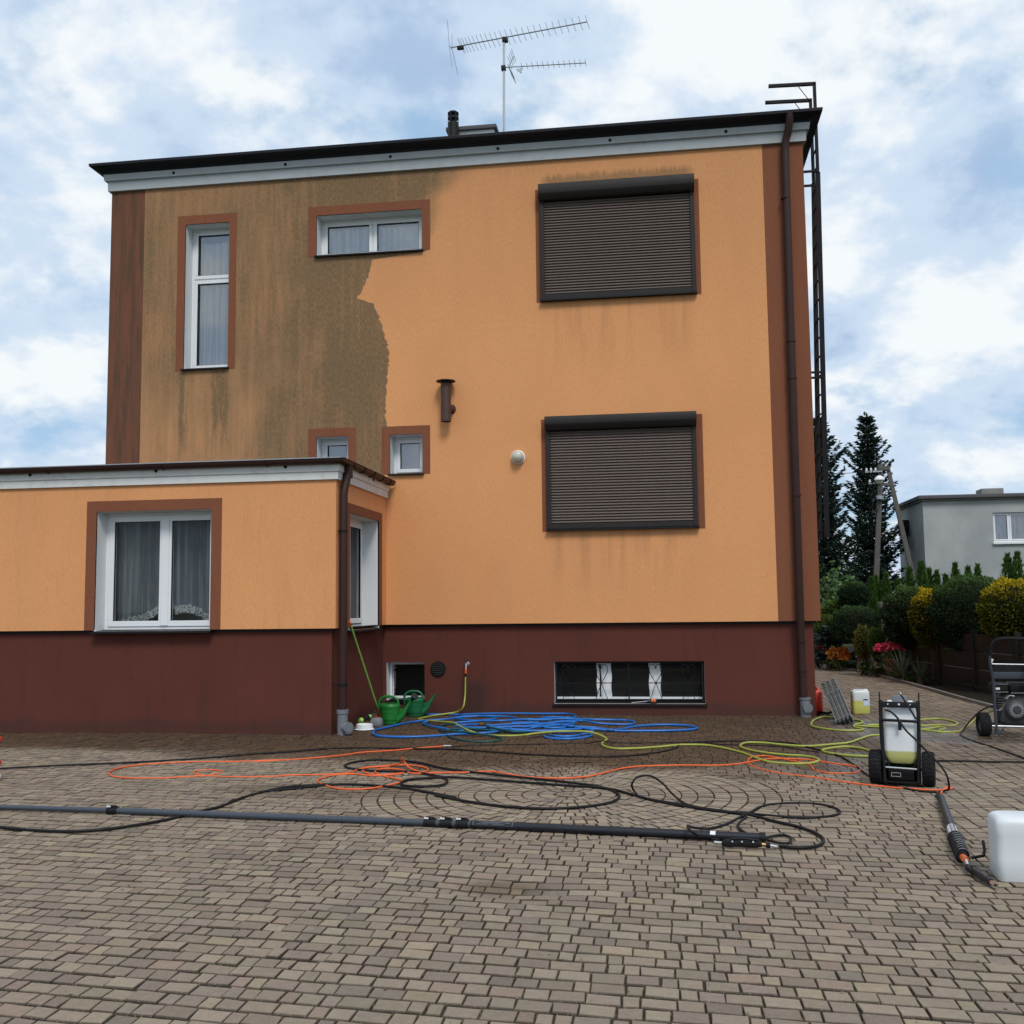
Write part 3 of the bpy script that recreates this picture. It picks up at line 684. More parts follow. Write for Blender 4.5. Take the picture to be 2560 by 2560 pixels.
def window(parent, M, u0, u1, v0, v1, sashes, depth=.25, glass=None, fm=None, curt=None, sill=True, ft=.05, st=.058, reveal=True, rm=None, sw=.05):
    glass = glass or M_GLASS
    b = B(); b.M = M; ring(b, u0, u1, v0, v1, ft, depth, depth+.07)
    for s in sashes[:-1]:      # mullion / transom behind the sash joint
        nx_ = sashes[sashes.index(s)+1]
        if abs(s[1]-nx_[0]) < .2 and abs(s[2]-nx_[2]) < .02: b.box((s[1]+nx_[0])/2-.03, (s[1]+nx_[0])/2+.03, depth+.004, depth+.066, v0+ft, v1-ft)
        else: b.box(u0+ft, u1-ft, depth+.004, depth+.066, (max(min(s[3], nx_[3]), 0)+max(s[2], nx_[2]))/2-.03, (min(s[3], nx_[3])+max(s[2], nx_[2]))/2+.03)
    fm = fm or M_WHITE; w = b.build('window', fm, parent, bevel=.004, bseg=1)
    for (a0, a1, c0, c1) in sashes:
        b = B(); b.M = M; ring(b, a0, a1, c0, c1, st, depth-.014, depth+.052); b.build('sash', fm, w, bevel=.005, bseg=1)
        b = B(); b.M = M; ring(b, a0+st-.006, a1-st+.006, c0+st-.006, c1-st+.006, .009, depth-.010, depth+.02); b.build('glazing_gasket', M_BLACKMATT, w)
        b = B(); b.M = M; b.quad((a0+st-.004, depth+.022, c0+st-.004), (a1-st+.004, depth+.022, c0+st-.004), (a1-st+.004, depth+.022, c1-st+.004), (a0+st-.004, depth+.022, c1-st+.004)); b.build('pane', glass, w)
    if reveal:
        b = B(); b.M = M
        b.quad((u0, .0, v0), (u0, depth+.01, v0), (u0, depth+.01, v1), (u0, .0, v1)); b.quad((u1, .0, v0), (u1, depth+.01, v0), (u1, depth+.01, v1), (u1, .0, v1))
        b.quad((u0, .0, v1), (u1, .0, v1), (u1, depth+.01, v1), (u0, depth+.01, v1)); b.quad((u0, .0, v0), (u1, .0, v0), (u1, depth+.01, v0), (u0, depth+.01, v0))
        b.build('reveal', rm or M_REVEAL, w)
    if sill:
        b = B(); b.M = M; b.prism([(-sw, v0-.030), (-sw, v0-.008), (depth+.02, v0+.016), (depth+.02, v0-.030)], u0-.025, u1+.025, 'x'); b.build('sill', M_BLACK, w)
    b = B(); b.M = M; d0, d1 = depth+.071, depth+1.5; e = .25     # the room behind
    b.quad((u0-e, d1, v0-e), (u1+e, d1, v0-e), (u1+e, d1, v1+e), (u0-e, d1, v1+e))
    for a, c in (((u0-e, v0-e), (u1+e, v0-e)), ((u1+e, v0-e), (u1+e, v1+e)), ((u1+e, v1+e), (u0-e, v1+e)), ((u0-e, v1+e), (u0-e, v0-e))):
        b.quad((a[0], d0, a[1]), (c[0], d0, c[1]), (c[0], d1, c[1]), (a[0], d1, a[1]))
    for (a0, a1, c0, c1) in ((u0-e, u0, v0-e, v1+e), (u1, u1+e, v0-e, v1+e), (u0, u1, v1, v1+e), (u0, u1, v0-e, v0)):
        b.quad((a0, d0, c0), (a1, d0, c0), (a1, d0, c1), (a0, d0, c1))
    b.build('room_interior', M_ROOM, w)
    return w
FRONT = Matrix.Translation((0, 0, 0)); FRONT_P = Matrix.Translation((0, .08, 0))
ANX = Matrix.Translation((0, YA, 0)); ANX_P = Matrix.Translation((0, YA+.07, 0))
SIDE = Matrix(((0, -1, 0, XA), (1, 0, 0, 0), (0, 0, 1, 0), (0, 0, 0, 1)))
SIDE_P = Matrix(((0, -1, 0, XA-.07), (1, 0, 0, 0), (0, 0, 1, 0), (0, 0, 0, 1)))
YB = 9.5

house = thing('house', 'two storey house in orange render, half of its front still dark with algae', 'house', (-3.17, 0, 0))
H_TALL = (-7.272, -6.548, 5.290, 7.600); H_WIDE = (-5.134, -3.470, 6.965, 7.604); H_S1 = (-5.115, -4.617, 3.553, 4.145); H_S2 = (-3.970, -3.473, 3.553, 4.138)
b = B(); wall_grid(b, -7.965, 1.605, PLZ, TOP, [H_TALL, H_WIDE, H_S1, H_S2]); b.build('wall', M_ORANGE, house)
b = B(); b.quad((XL, 0, PLZ), (-7.965, 0, PLZ), (-7.965, 0, TOP), (XL, 0, TOP)); b.quad((XL, 0, PLZ), (XL, 1.0, PLZ), (XL, 1.0, TOP), (XL, 0, TOP)); tag(b.build('corner_band', M_BANDOLD, house), 'dark brown band up the left corner, streaked with algae')
b = B(); b.quad((1.605, 0, PLZ), (XR, 0, PLZ), (XR, 0, TOP), (1.605, 0, TOP)); b.quad((XR, 0, PLZ), (XR, .6, PLZ), (XR, .6, TOP), (XR, 0, TOP)); tag(b.build('corner_band', M_BAND, house), 'clean brown band up the right corner behind the downpipe')
b = B(); b.quad((XL, 1.0, PLZ), (XL, YB, PLZ), (XL, YB, TOP), (XL, 1.0, TOP)); b.quad((XR, .6, PLZ), (XR, YB, PLZ), (XR, YB, TOP), (XR, .6, TOP)); b.quad((XL, YB, PLZ), (XR, YB, PLZ), (XR, YB, TOP), (XL, YB, TOP))
b.build('side_wall', M_ORANGE2, house)
BW = (-1.560, .575, .160, .757); SWN = (-4.045, -3.472, .195, .757)
b = B(); b.M = FRONT_P; wall_grid(b, XL+.08, XR-.095, -.05, PLZ, [BW, SWN]); b.M = None
b.quad((XR-.095, .08, -.05), (XR-.095, YB-.08, -.05), (XR-.095, YB-.08, PLZ), (XR-.095, .08, PLZ))
b.quad((XL+.08, .08, -.05), (XL+.08, YB-.08, -.05), (XL+.08, YB-.08, PLZ), (XL+.08, .08, PLZ)); b.quad((XL+.08, YB-.08, -.05), (XR-.095, YB-.08, -.05), (XR-.095, YB-.08, PLZ), (XL+.08, YB-.08, PLZ))
b.build('plinth', M_PLINTH, house)
b = B(); b.box(XL+.002, XR-.002, .002, .09, PLZ-.004, PLZ+.006); b.box(XL+.05, XR-.06, .050, .088, PLZ-.034, PLZ-.005); b.build('plinth_drip_and_shadow', M_BLACK, house)  # black strip: drip flashing, deepened to paint in the shadow under the render
b = B(); b.box(XR-.097, XR-.002, .09, YB-.1, PLZ-.004, PLZ+.006); b.build('plinth_drip_and_shadow', M_BROWNMETAL, house)
def sweep(prof, x0, x1, y0, y1):
    b = B(); R_ = [[(x0-o, y0-o, z), (x1+o, y0-o, z), (x1+o, y1+o, z), (x0-o, y1+o, z)] for o, z in prof]; b.loft(R_, cap=False); return b
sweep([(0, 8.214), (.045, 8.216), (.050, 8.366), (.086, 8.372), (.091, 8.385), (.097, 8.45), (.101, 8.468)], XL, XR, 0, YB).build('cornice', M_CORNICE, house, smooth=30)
sweep([(.100, 8.467), (.112, 8.492), (.140, 8.515), (.235, 8.548), (.258, 8.556), (.262, 8.592), (.255, 8.600), (.10, 8.612), (-.6, 8.66)], XL, XR, 0, YB).build('eave', M_EAVE, house, smooth=30)
b = B(); b.quad((XL+.6, .6, 8.66), (XR-.6, .6, 8.66), (XR-.6, YB-.6, 8.66), (XL+.6, YB-.6, 8.66)); b.build('roof', M_ROOF, house)
for x in (-7.447, -5.609, -3.937, -2.274, -.593, 1.093):
    b = B(); b.cyl((x, -.06, 8.420), (x, -.0985, 8.420), .024, 14); b.build('vent_hole', M_BLACKMATT, house)
# windows of the upper floors
trimband(house, FRONT, -7.402, -6.430, 5.262, 7.742, H_TALL)
u0, u1, v0, v1 = H_TALL; tz = 6.775
w = window(house, FRONT, *H_TALL, [(u0+.045, u1-.045, v0+.045, tz-.01), (u0+.045, u1-.045, tz+.01, v1-.045)]); tag(w, 'tall stair window with a transom')
curtain(w, FRONT, u0+.12, u1-.02, .36, v0+.02, v1-.2, M_NET, 9, .02, seed=3)
trimband(house, FRONT, -5.266, -3.342, 6.955, 7.745, H_WIDE)
u0, u1, v0, v1 = H_WIDE; um = (u0+u1)/2
w = window(house, FRONT, *H_WIDE, [(u0+.045, um-.008, v0+.045, v1-.045), (um+.008, u1-.045, v0+.045, v1-.045)]); tag(w, 'wide two-light window high on the wall')
curtain(w, FRONT, u0+.05, u1-.05, .36, v0+.02, v1-.12, M_NET, 10, .02, seed=5)
for Hs, xl, xr, lb in ((H_S1, -5.241, -4.493, 'small window half hidden by the annex roof'), (H_S2, -4.099, -3.356, 'small window with a blue blind beside the annex roof')):
    u0, u1, v0, v1 = Hs
    trimband(house, FRONT, xl, xr, v0-.015, v1+.128, Hs)
    w = window(house, FRONT, *Hs, [(u0+.04, u1-.04, v0+.04, v1-.04)]); tag(w, lb)
    b = B(); b.M = FRONT; b.quad((u0+.03, .36, v0+.03), (u1-.03, .36, v0+.03), (u1-.03, .36, v1-.03), (u0+.03, .36, v1-.03)); b.build('blind', M_BLIND, w)
# roller shutters
def shutter(x0, x1, zb, zt, zbox0, zbox1, band, lb, n=34):
    bu0, bu1, bz0, bz1 = band
    for xa_, xb__ in ((bu0, x0), (x1, bu1)):
        b = B(); b.box(xa_, xb__, -.004, .02, bz0, bz1); b.build('window_band', M_BAND, house)
    b = B(); b.box(x0, x0+.062, -.062, .0, zb+.03, zbox0+.01); b.box(x1-.062, x1, -.062, .0, zb+.03, zbox0+.01); b.box(x0, x1, -.010, .0, zb+.03, zbox0+.01)
    sh = b.build('roller_shutter', M_SHUTDARK, house, bevel=.003, bseg=1); tag(sh, lb)
    b = B(); b.prism([(0, zbox0), (-.12, zbox0), (-.172, zbox0+.075), (-.176, zbox0+.085), (-.176, zbox1-.012), (-.168, zbox1), (0, zbox1+.008)], x0-.006, x1+.006, 'x'); b.build('shutter_case', M_SHUTDARK, sh, bevel=.004, bseg=1)
    xa, xb = x0+.056, x1-.056; p = (zt-zb-.10)/n
    b = B(); prof = [(-.012, p*-.06), (-.014, p*.20), (-.026, p*.24), (-.038, p*.34), (-.040, p*.48), (-.036, p*.70), (-.024, p*.92), (-.012, p*.98)]
    b.add([(x-(xa+xb)/2, y, z) for x in (xa, xb) for y, z in prof], [(i, i+1, len(prof)+i+1, len(prof)+i) for i in range(len(prof)-1)])
    sm = b.mesh('slat', M_SHUT, smooth=60)
    for i in range(n): inst('slat', sm, ((xa+xb)/2, 0, zb+.10+i*p), sh)
    b = B(); b.box(xa-.004, xb+.004, -.052, -.008, zb+.028, zb+.102); b.build('bottom_bar', M_SHUTDARK, sh, bevel=.004, bseg=1)
    b = B(); b.prism([(-.085, zb), (-.085, zb+.022), (0, zb+.034), (0, zb)], x0-.01, x1+.01, 'x'); b.build('sill', M_BLACK, sh)
shutter(-1.662, .609, 6.045, 7.56, 7.57, 7.795, (-1.730, .680, 6.045, 7.775), 'closed brown roller shutter of the upper floor')
shutter(-1.616, .546, 2.640, 4.10, 4.105, 4.300, (-1.690, .640, 2.635, 4.285), 'closed brown roller shutter of the ground floor', 33)
# vent pipe, wall lamp
b = B(); b.cyl((-3.085, -.135, 4.285), (-3.085, -.135, 4.855), .074, 20, caps=False); b.cyl((-3.085, -.135, 4.32), (-3.085, -.135, 4.328), .077, 20)
vp = b.build('flue_pipe', M_RUST, house, smooth=40)
b = B(); b.cyl((-3.085, -.135, 4.29), (-3.085, -.135, 4.34), .070, 20); b.build('pipe_mouth', M_BLACKMATT, vp)
b = B(); b.lathe([(.145, 0), (.142, .012), (.05, .034), (.004, .04)], (-3.085, -.135, 4.882), 24); b.build('rain_cap', M_BLACK, vp, smooth=40)
b = B()
for a in (0, 2.1, 4.2): b.bar((-3.085+.07*math.cos(a), -.135+.07*math.sin(a), 4.84), (-3.085+.07*math.cos(a), -.135+.07*math.sin(a), 4.885), .012, .003)
b.build('cap_strut', M_BLACK, vp)
b = B(); b.cyl((-3.03, 0, 4.49), (-3.05, -.13, 4.49), .055, 18); b.cyl((-3.03, .0, 4.49), (-3.031, -.008, 4.49), .072, 18); b.build('wall_elbow', M_RUST, vp, smooth=40)
b = B(); b.lathe([(.105, 0), (.105, .025), (.09, .035)], (-2.035, 0, 3.735), 22, (0, -1, 0)); lp = b.build('wall_lamp', M_WHITE, house, smooth=40)
b = B(); b.lathe([(.088, .03), (.092, .06), (.080, .095), (.074, .10), (.060, .125), (.052, .128), (.030, .145), (.004, .15)], (-2.035, 0, 3.735), 22, (0, -1, .0)); b.build('lamp_glass', M_GLASSLAMP, lp, smooth=25)
# downpipe at the right corner
pp = [(1.985, -.21, 8.56), (1.985, -.20, 8.47), (1.965, -.13, 8.32), (1.930, -.085, 8.20), (1.922, -.085, 8.0), (1.905, -.085, 5.0), (1.895, -.085, 1.35), (1.895, -.055, 1.15), (1.897, -.04, .9), (1.905, -.035, .27)]
b = B(); b.tube(pp, .056, 16); dp = b.build('downpipe', M_BROWNMETAL, house, smooth=50)
for z, y in ((7.35, -.085), (5.25, -.085), (4.72, -.085), (3.05, -.085), (1.02, -.05), (.62, -.04)):
    b = B(); b.cyl((1.905, y, z), (1.905, y, z+.022), .066, 16); b.bar((1.905, y+.05, z+.011), (1.905, y+.13, z+.011), .02, .012); b.build('pipe_bracket', M_BROWNMETAL, dp, smooth=40)
b = B(); b.cyl((1.925, -.04, -.04), (1.925, -.04, .255), .070, 18); b.cyl((1.925, -.04, .235), (1.925, -.04, .262), .080, 18); bs = b.build('drain_inspection_pipe', M_PVCGREY, dp, smooth=40)
b = B(); b.cyl((1.938, -.08, .125), (1.952, -.135, .125), .068, 22); b.cyl((1.952, -.135, .125), (1.953, -.142, .125), .052, 22); b.build('inspection_cap', M_PVCGREY, dp, smooth=40)
# basement: small open window, air vent, tap
u0, u1, v0, v1 = SWN
b = B(); b.M = FRONT_P
for q_ in (((u0, 0, v0), (u0, .3, v0), (u0, .3, v1), (u0, 0, v1)), ((u1, 0, v0), (u1, .3, v0), (u1, .3, v1), (u1, 0, v1)), ((u0, 0, v1), (u1, 0, v1), (u1, .3, v1), (u0, .3, v1)), ((u0, 0, v0), (u1, 0, v0), (u1, .3, v0), (u0, .3, v0))): b.quad(*q_)
b.M = None; rv = b.build('cellar_window', M_REVEAL, house); tag(rv, 'small cellar window standing open onto a dark room')
b = B(); b.M = FRONT_P; ring(b, u0+.005, u1-.005, v0+.02, v1-.005, .035, .17, .23); b.build('frame', M_WHITE, rv, bevel=.003, bseg=1)
b = B(); b.M = FRONT_P @ Matrix.Translation((u0+.05, .235, 0)) @ Matrix.Rotation(rad(101), 4, 'Z'); ring(b, 0, u1-u0-.1, v0+.05, v1-.04, .04, 0, .04); b.build('sash', M_WHITE, rv, bevel=.003, bseg=1)
b = B(); b.M = FRONT_P
for zq in (.33, .62): b.box(u0+.075, u0+.10, .16, .2, zq, zq+.03)
b.build('hinge', M_BLACK, rv)
b = B(); b.M = FRONT_P; b.box(u0-.02, u1+.02, -.03, .2, v0-.02, v0); b.build('sill', M_BLACK, rv)
b = B(); b.box(u0-.3, u1+.3, .4, 1.8, -.3, 1.1); b.f = [f for i, f in enumerate(b.f) if i != 2]; b.m = b.m[:len(b.f)]; b.build('cellar_interior', M_ROOM, rv)
b = B(); b.cyl((-3.265, .08, .662), (-3.265, .055, .662), .111, 26); av = b.build('air_vent', M_BLACKMATT, house, smooth=40)
b = B()
for i in range(-3, 4): z = .662+i*.027; hw_ = math.sqrt(.09**2-(i*.027)**2); b.bar((-3.265-hw_, .048, z), (-3.265+hw_, .048, z), .012, .006, (0, -1, .5))
b.build('vent_slat', M_BLACK, av)
b = B(); b.cyl((-2.825, .08, .735), (-2.825, .07, .735), .032, 14); b.cyl((-2.825, .08, .735), (-2.828, -.05, .735), .012, 10); b.cyl((-2.828, -.045, .745), (-2.830, -.05, .665), .016, 10)
tp = b.build('garden_tap', M_CHROME, house, smooth=40)
b = B(); b.cyl((-2.826, -.02, .735), (-2.826, -.02, .775), .006, 8); b.bar((-2.865, -.02, .778), (-2.785, -.02, .778), .016, .008); b.build('tap_handle', M_BLACK, tp)
b = B(); b.cyl((-2.830, -.05, .668), (-2.833, -.048, .60), .019, 12, .016); b.build('hose_connector', M_REDBROOM, tp, smooth=40)
b = B(); b.cyl((-2.833, -.048, .60), (-2.835, -.047, .555), .014, 12); b.build('hose_collar', M_BLACK, tp, smooth=40)
# wide basement window with curtains and a wrought grille
u0, u1, v0, v1 = BW
w = window(house, FRONT_P, *BW, [(u0+.045, u0+.70, v0+.06, v1-.045), (u0+.716, u1-.716, v0+.06, v1-.045), (u1-.70, u1-.045, v0+.06, v1-.045)], depth=.17, glass=M_GLASSDARK, sw=.035, rm=M_REVEAL, fm=M_BLACKMATT)
b = B(); b.M = FRONT_P; b.box(u0+.02, u1-.02, .145, .19, v0+.052, v0+.085); b.build('bottom_rail', M_WHITE, w)
tag(w, 'low three-light cellar window behind a wrought grille')
for a0, a1, sd in ((-.955, -.745, 1), (-.205, -.040, 2)): curtain(w, FRONT_P, a0, a1, .148, v0+.055, v1-.03, M_LABELW, 16, .007, seed=sd)
b = B(); b.M = FRONT_P
for z in (v0+.012, v0+.058, v0+.29, v1-.02): b.bar((u0+.03, .035, z), (u1-.03, .035, z), .012, .012)
for x in (u0+.03, u1-.03, (u0+u1)/2): b.bar((x, .035, v0+.01), (x, .035, v1-.02), .012, .018)
gr = b.build('grille', M_BLACK, house); tag(gr, 'black wrought-iron grille of crossed bars and hearts')
for xc in (-1.358, -.885, -.11, .347):
    b = B(); b.M = FRONT_P; zc = v0+.29; ht = v1-.045
    for s in (-1, 1):
        P_ = [(xc, .035, zc), (xc+s*.055, .035, zc+.09), (xc+s*.090, .035, zc+.17), (xc+s*.080, .035, ht-.02), (xc+s*.045, .035, ht), (xc+s*.012, .035, ht-.02), (xc-s*.012, .035, ht-.06)]
        b.tube([tuple(p) for p in crom(P_, .02)], .0055, 6); b.bar((xc, .035, zc), (xc+s*.085, .035, v0+.06), .009, .009)
    b.cyl((xc, .02, zc), (xc, .05, zc), .018, 10); b.build('heart_scroll', M_BLACK, gr)

# ------------------------------------------------------------------ annex
annex = thing('annex', 'low orange annex with a white lace-curtained window, left of the tall house', 'annex', (-9, YA, 0))
H_A = (-7.257, -5.680, 1.300, 2.846); H_AS = (-1.81, -.385, 1.275, 2.812); XAL = -15.
b = B(); b.M = ANX; wall_grid(b, XAL, XA, PLZ, TOPA+.01, [H_A]); b.M = SIDE; wall_grid(b, YA, -.002, PLZ, TOPA+.01, [H_AS]); b.build('wall', M_ORANGE2, annex)
b = B(); b.M = ANX_P; wall_grid(b, XAL, XA-.07, -.05, PLZ, [(-7.257, -5.680, 1.29, 2)]); b.M = SIDE_P; wall_grid(b, YA+.07, .078, -.05, PLZ, []); b.build('plinth', M_PLINTH, annex)
b = B(); b.box(XAL, -7.26, YA+.002, YA+.075, PLZ-.004, PLZ+.006); b.box(-5.677, XA-.002, YA+.002, YA+.075, PLZ-.004, PLZ+.006); b.box(XA-.072, XA-.002, YA+.076, -.004, PLZ-.0035, PLZ+.0055); b.box(XAL, -7.30, YA+.045, YA+.072, PLZ-.034, PLZ-.005); b.box(-5.64, XA-.045, YA+.045, YA+.072, PLZ-.034, PLZ-.005); b.build('plinth_drip_and_shadow', M_BLACK, annex)  # recessed black strips also draw the wall's shadow line on the plinth
def sweepL(prof, y1=-.003):
    b = B(); n = len(prof); R_ = [[(XAL, YA-o, z), (XA+o, YA-o, z), (XA+o, y1, z)] for o, z in prof]
    vs_ = [p for r in R_ for p in r]; b.add(vs_, [(j*3+i, j*3+i+1, j*3+i+4, j*3+i+3) for j in range(n-1) for i in range(2)]); return b
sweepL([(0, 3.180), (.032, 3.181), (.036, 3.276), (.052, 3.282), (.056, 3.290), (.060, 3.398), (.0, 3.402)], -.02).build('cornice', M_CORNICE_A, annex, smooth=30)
gp = [(.095+.062*math.cos(t), 3.425+.062*math.sin(t)) for t in [math.pi+math.pi*i/10 for i in range(11)]]
sweepL([(gp[0][0]-.004, 3.43)]+gp+[(gp[-1][0]+.006, 3.428), (gp[-1][0]+.003, 3.434), (gp[-1][0]-.004, 3.43)]+[(.095+.056*math.cos(t), 3.425+.056*math.sin(t)) for t in [2*math.pi-math.pi*i/10 for i in range(11)]], -.03).build('gutter', M_BROWNMETAL, annex, smooth=40)
sweepL([(.075, 3.452), (.080, 3.446), (.078, 3.458), (-.25, 3.475)], -.004).build('roof_flashing', M_FLASH, annex)
b = B(); b.quad((XAL, YA+.25, 3.475), (XA-.25, YA+.25, 3.475), (XA-.25, -.003, 3.475), (XAL, -.003, 3.475)); b.build('roof', M_ROOF, annex)
for y in (-2.1, -1.62, -1.15, -.7, -.28):
    b = B(); b.tube([(XA+.095+.067*math.cos(t), y, 3.425+.067*math.sin(t)) for t in [math.pi*1.05+math.pi*.95*i/8 for i in range(9)]], .007, 6); b.build('gutter_bracket', M_BLACK, annex)
for x in (-12.6, -10.9, -9.3, -7.9, -6.3, -4.9):
    b = B(); b.tube([(x, YA-.095-.067*math.cos(t), 3.425+.067*math.sin(t)) for t in [math.pi*1.05+math.pi*.95*i/8 for i in range(9)]], .007, 6); b.build('gutter_bracket', M_BLACK, annex)
for x in (-8.178, -6.417, -4.676):
    b = B(); b.cyl((x, YA-.03, 3.352), (x, YA-.0655, 3.352), .022, 12); b.build('vent_hole', M_BLACKMATT, annex)
b = B(); b.cyl((XA+.03, -.9, 3.352), (XA+.0655, -.9, 3.352), .022, 12); b.build('vent_hole', M_BLACKMATT, annex)
trimband(annex, ANX, -7.394, -5.540, PLZ+.004, 2.985, H_A)
trimband(annex, SIDE, -1.95, -.232, PLZ+.004, 2.936, H_AS)
u0, u1, v0, v1 = H_A; um = -6.415
w = window(annex, ANX, *H_A, [(u0+.05, um-.01, v0+.05, v1-.045), (um+.01, u1-.05, v0+.05, v1-.045)], glass=M_GLASSDARK, ft=.055, st=.075, sw=.06); tag(w, 'two-light front window with sheer lace-edged curtains')
b = B(); b.M = ANX; b.box(um-.05, um+.05, .225, .30, v0+.06, v1-.05); b.build('mullion', M_WHITE, w, bevel=.004, bseg=1)
curtain(w, ANX, u0+.06, um+.03, .44, v0+.1, v1-.05, M_SHEER, 8, .05, bottom=lambda t: v0+.14+.27*t**1.6, lace=.10, seed=11)
curtain(w, ANX, um+.03, u1-.03, .44, v0+.1, v1-.05, M_SHEER, 8, .05, bottom=lambda t: v0+.30+.03*math.sin(t*6)-.17*max(0, t-.35), lace=.10, seed=12)
b = B(); b.M = ANX; b.box(u0+.05, um-.1, .40, .41, v0+.02, v0+.03); b.build('inner_sill', M_WHITE, w)
u0, u1, v0, v1 = H_AS; um = -1.1
w = window(annex, SIDE, *H_AS, [(u0+.05, um-.01, v0+.07, v1-.045), (um+.01, u1-.05, v0+.07, v1-.045)], glass=M_GLASSDARK, ft=.055, st=.075, sw=.05); tag(w, 'side window in deep white reveals')
curtain(w, SIDE, u0+.06, u1-.03, .40, v0+.05, v1-.05, M_NET, 7, .03, seed=13)
# annex downpipe
pp = [(-3.935, -2.20, 3.38), (-3.935, -2.205, 3.27), (-3.955, -2.27, 3.11), (-3.962, -2.30, 3.0), (-3.962, -2.30, 1.5), (-3.965, -2.30, .30)]
b = B(); b.tube(pp, .052, 16); dp = b.build('downpipe', M_BROWNMETAL, annex, smooth=50)
b = B(); b.cyl((-3.935, -2.20, 3.36), (-3.935, -2.20, 3.22), .060, 16); b.build('outlet', M_BROWNMETAL, dp, smooth=40)
for z in (2.52, .60):
    b = B(); b.cyl((-3.963, -2.30, z), (-3.963, -2.30, z+.024), .061, 16); b.bar((-4.0, -2.30, z+.012), (-4.12, -2.30, z+.012), .012, .02); b.build('pipe_bracket', M_BLACK, dp, smooth=40)
b = B(); b.cyl((-3.965, -2.30, -.04), (-3.965, -2.30, .295), .066, 18); b.cyl((-3.965, -2.30, .255), (-3.965, -2.30, .305), .075, 18); b.build('drain_inspection_pipe', M_PVCGREY, dp, smooth=40)
b = B(); b.cyl((-3.94, -2.32, .085), (-3.865, -2.375, .085), .060, 18); b.cyl((-3.875, -2.37, .085), (-3.858, -2.382, .085), .072, 18); b.cyl((-3.858, -2.382, .085), (-3.853, -2.386, .085), .055, 18); b.build('inspection_cap', M_PVCGREY, dp, smooth=40)

# ------------------------------------------------------------------ on the roof
k_ = 17.389/18.889
def rz(x, z, dy=0.): return (x*k_, 2.5+dy, 1.56+(z-1.56)*k_)
kc = 17.389/19.889
def rc(x, z): return (x*kc, 1.56+(z-1.56)*kc)
x0, z1 = rc(-4.116, 11.28); x1, _ = rc(-3.075, 11.28); _, zt = rc(0, 11.25)
b = B(); b.box(x0+.06, x1-.05, 2.5, 3.2, 8.6, zt-.04); ch = b.build('chimney', M_CORNICE_A, house, bevel=.01)
b = B(); b.box(x0, x1, 2.44, 3.26, zt-.04, z1); b.build('chimney_cap', M_ROOF, ch, bevel=.008)
px, pz = rc(-3.95, 11.56); pr = .098
b = B(); b.cyl((px, 2.40, 8.6), (px, 2.40, pz-.20), pr, 18)
for i in range(6):
    a = i*math.pi/3+.2; b.bar((px+pr*.92*math.cos(a), 2.40+pr*.92*math.sin(a), pz-.20), (px+pr*.92*math.cos(a), 2.40+pr*.92*math.sin(a), pz-.02), .03, .012, (math.cos(a), math.sin(a), 0))
b.cyl((px, 2.40, pz-.125), (px, 2.40, pz-.095), pr, 18); b.lathe([(pr, 0), (pr*1.02, .02), (pr*.7, .045), (.005, .055)], (px, 2.40, pz-.035), 18); b.build('chimney_pot', M_BLACK, ch, smooth=40)
cxx, czz = rc(-3.62, 11.311); b = B(); b.lathe([(.05, -.10), (.05, 0), (.095, .0), (.095, .05), (.07, .075), (.004, .085)], (cxx, 2.7, czz-.03), 18); b.build('flue_cap', M_STEEL, ch, smooth=40)

ant = thing('antenna', 'pair of television aerials on a galvanised mast above the roof', 'antenna', rz(-2.77, 9.3))
b = B(); b.tube([(rz(-2.781, 0)[0], 2.5, 8.6), rz(-2.781, 10.6), rz(-2.772, 11.6), rz(-2.761, 12.56)], .021, 10); b.build('mast', M_STEEL, ant, smooth=40)
b = B(); b.tube([rz(-3.815, 12.43), rz(-1.142, 12.706)], .012, 8); b.build('boom', M_STEEL, ant, smooth=40)
for i in range(26):
    t = .05+.95*(i/25)**1.35; x = -3.75+t*2.6; z = 12.437+(x+3.815)*.1033; ln = .20 if x < -2.4 else .17
    b = B(); c_ = Vector(rz(x, z)); b.tube([c_+Vector((-.015, -ln, .02)), c_, c_+Vector((.035, ln*.9, -.05))], .0042, 5); b.build('director', M_STEEL, ant)
b = B(); b.tube([rz(-3.855, 12.94, -.1), rz(-3.83, 12.43, -.06), rz(-3.77, 11.975, -.1)], .006, 6); b.tube([rz(-3.812, 12.79, .12), rz(-3.80, 12.44, .06), rz(-3.704, 11.95, .12)], .006, 6); b.tube([rz(-3.83, 12.43, -.07), rz(-3.80, 12.44, .07)], .006, 6); b.build('reflector', M_STEEL, ant)
b = B(); c_ = rz(-3.62, 12.42); b.box(c_[0]-.06, c_[0]+.06, c_[1]-.03, c_[1]+.03, c_[2]-.04, c_[2]+.02); b.build('dipole_box', M_BLACK, ant, bevel=.008)
b = B(); b.tube([rz(-2.776, 11.935), rz(-1.184, 11.885)], .010, 8); b.build('boom', M_STEEL, ant, smooth=40)
for i in range(13):
    x = -2.42+i*.1025; z = 11.935-(x+2.776)*.031
    b = B(); c_ = Vector(rz(x, z)); b.tube([c_+Vector((0, -.13, 0)), c_+Vector((0, .11, 0))], .0042, 5); b.build('director', M_STEEL, ant)
b = B(); c_ = Vector(rz(-2.68, 11.93))
for s in (-1, 1):
    b.tube([c_, c_+Vector((.10, 0, s*.20))], .008, 6)
    for q_ in (.35, .6, .85, 1.05): p = c_+Vector((.10, 0, s*.20))*q_; b.tube([p+Vector((-.02, -.20, .02)), p+Vector((.0, .20, .0))], .0045, 5)
b.build('reflector', M_STEEL, ant)
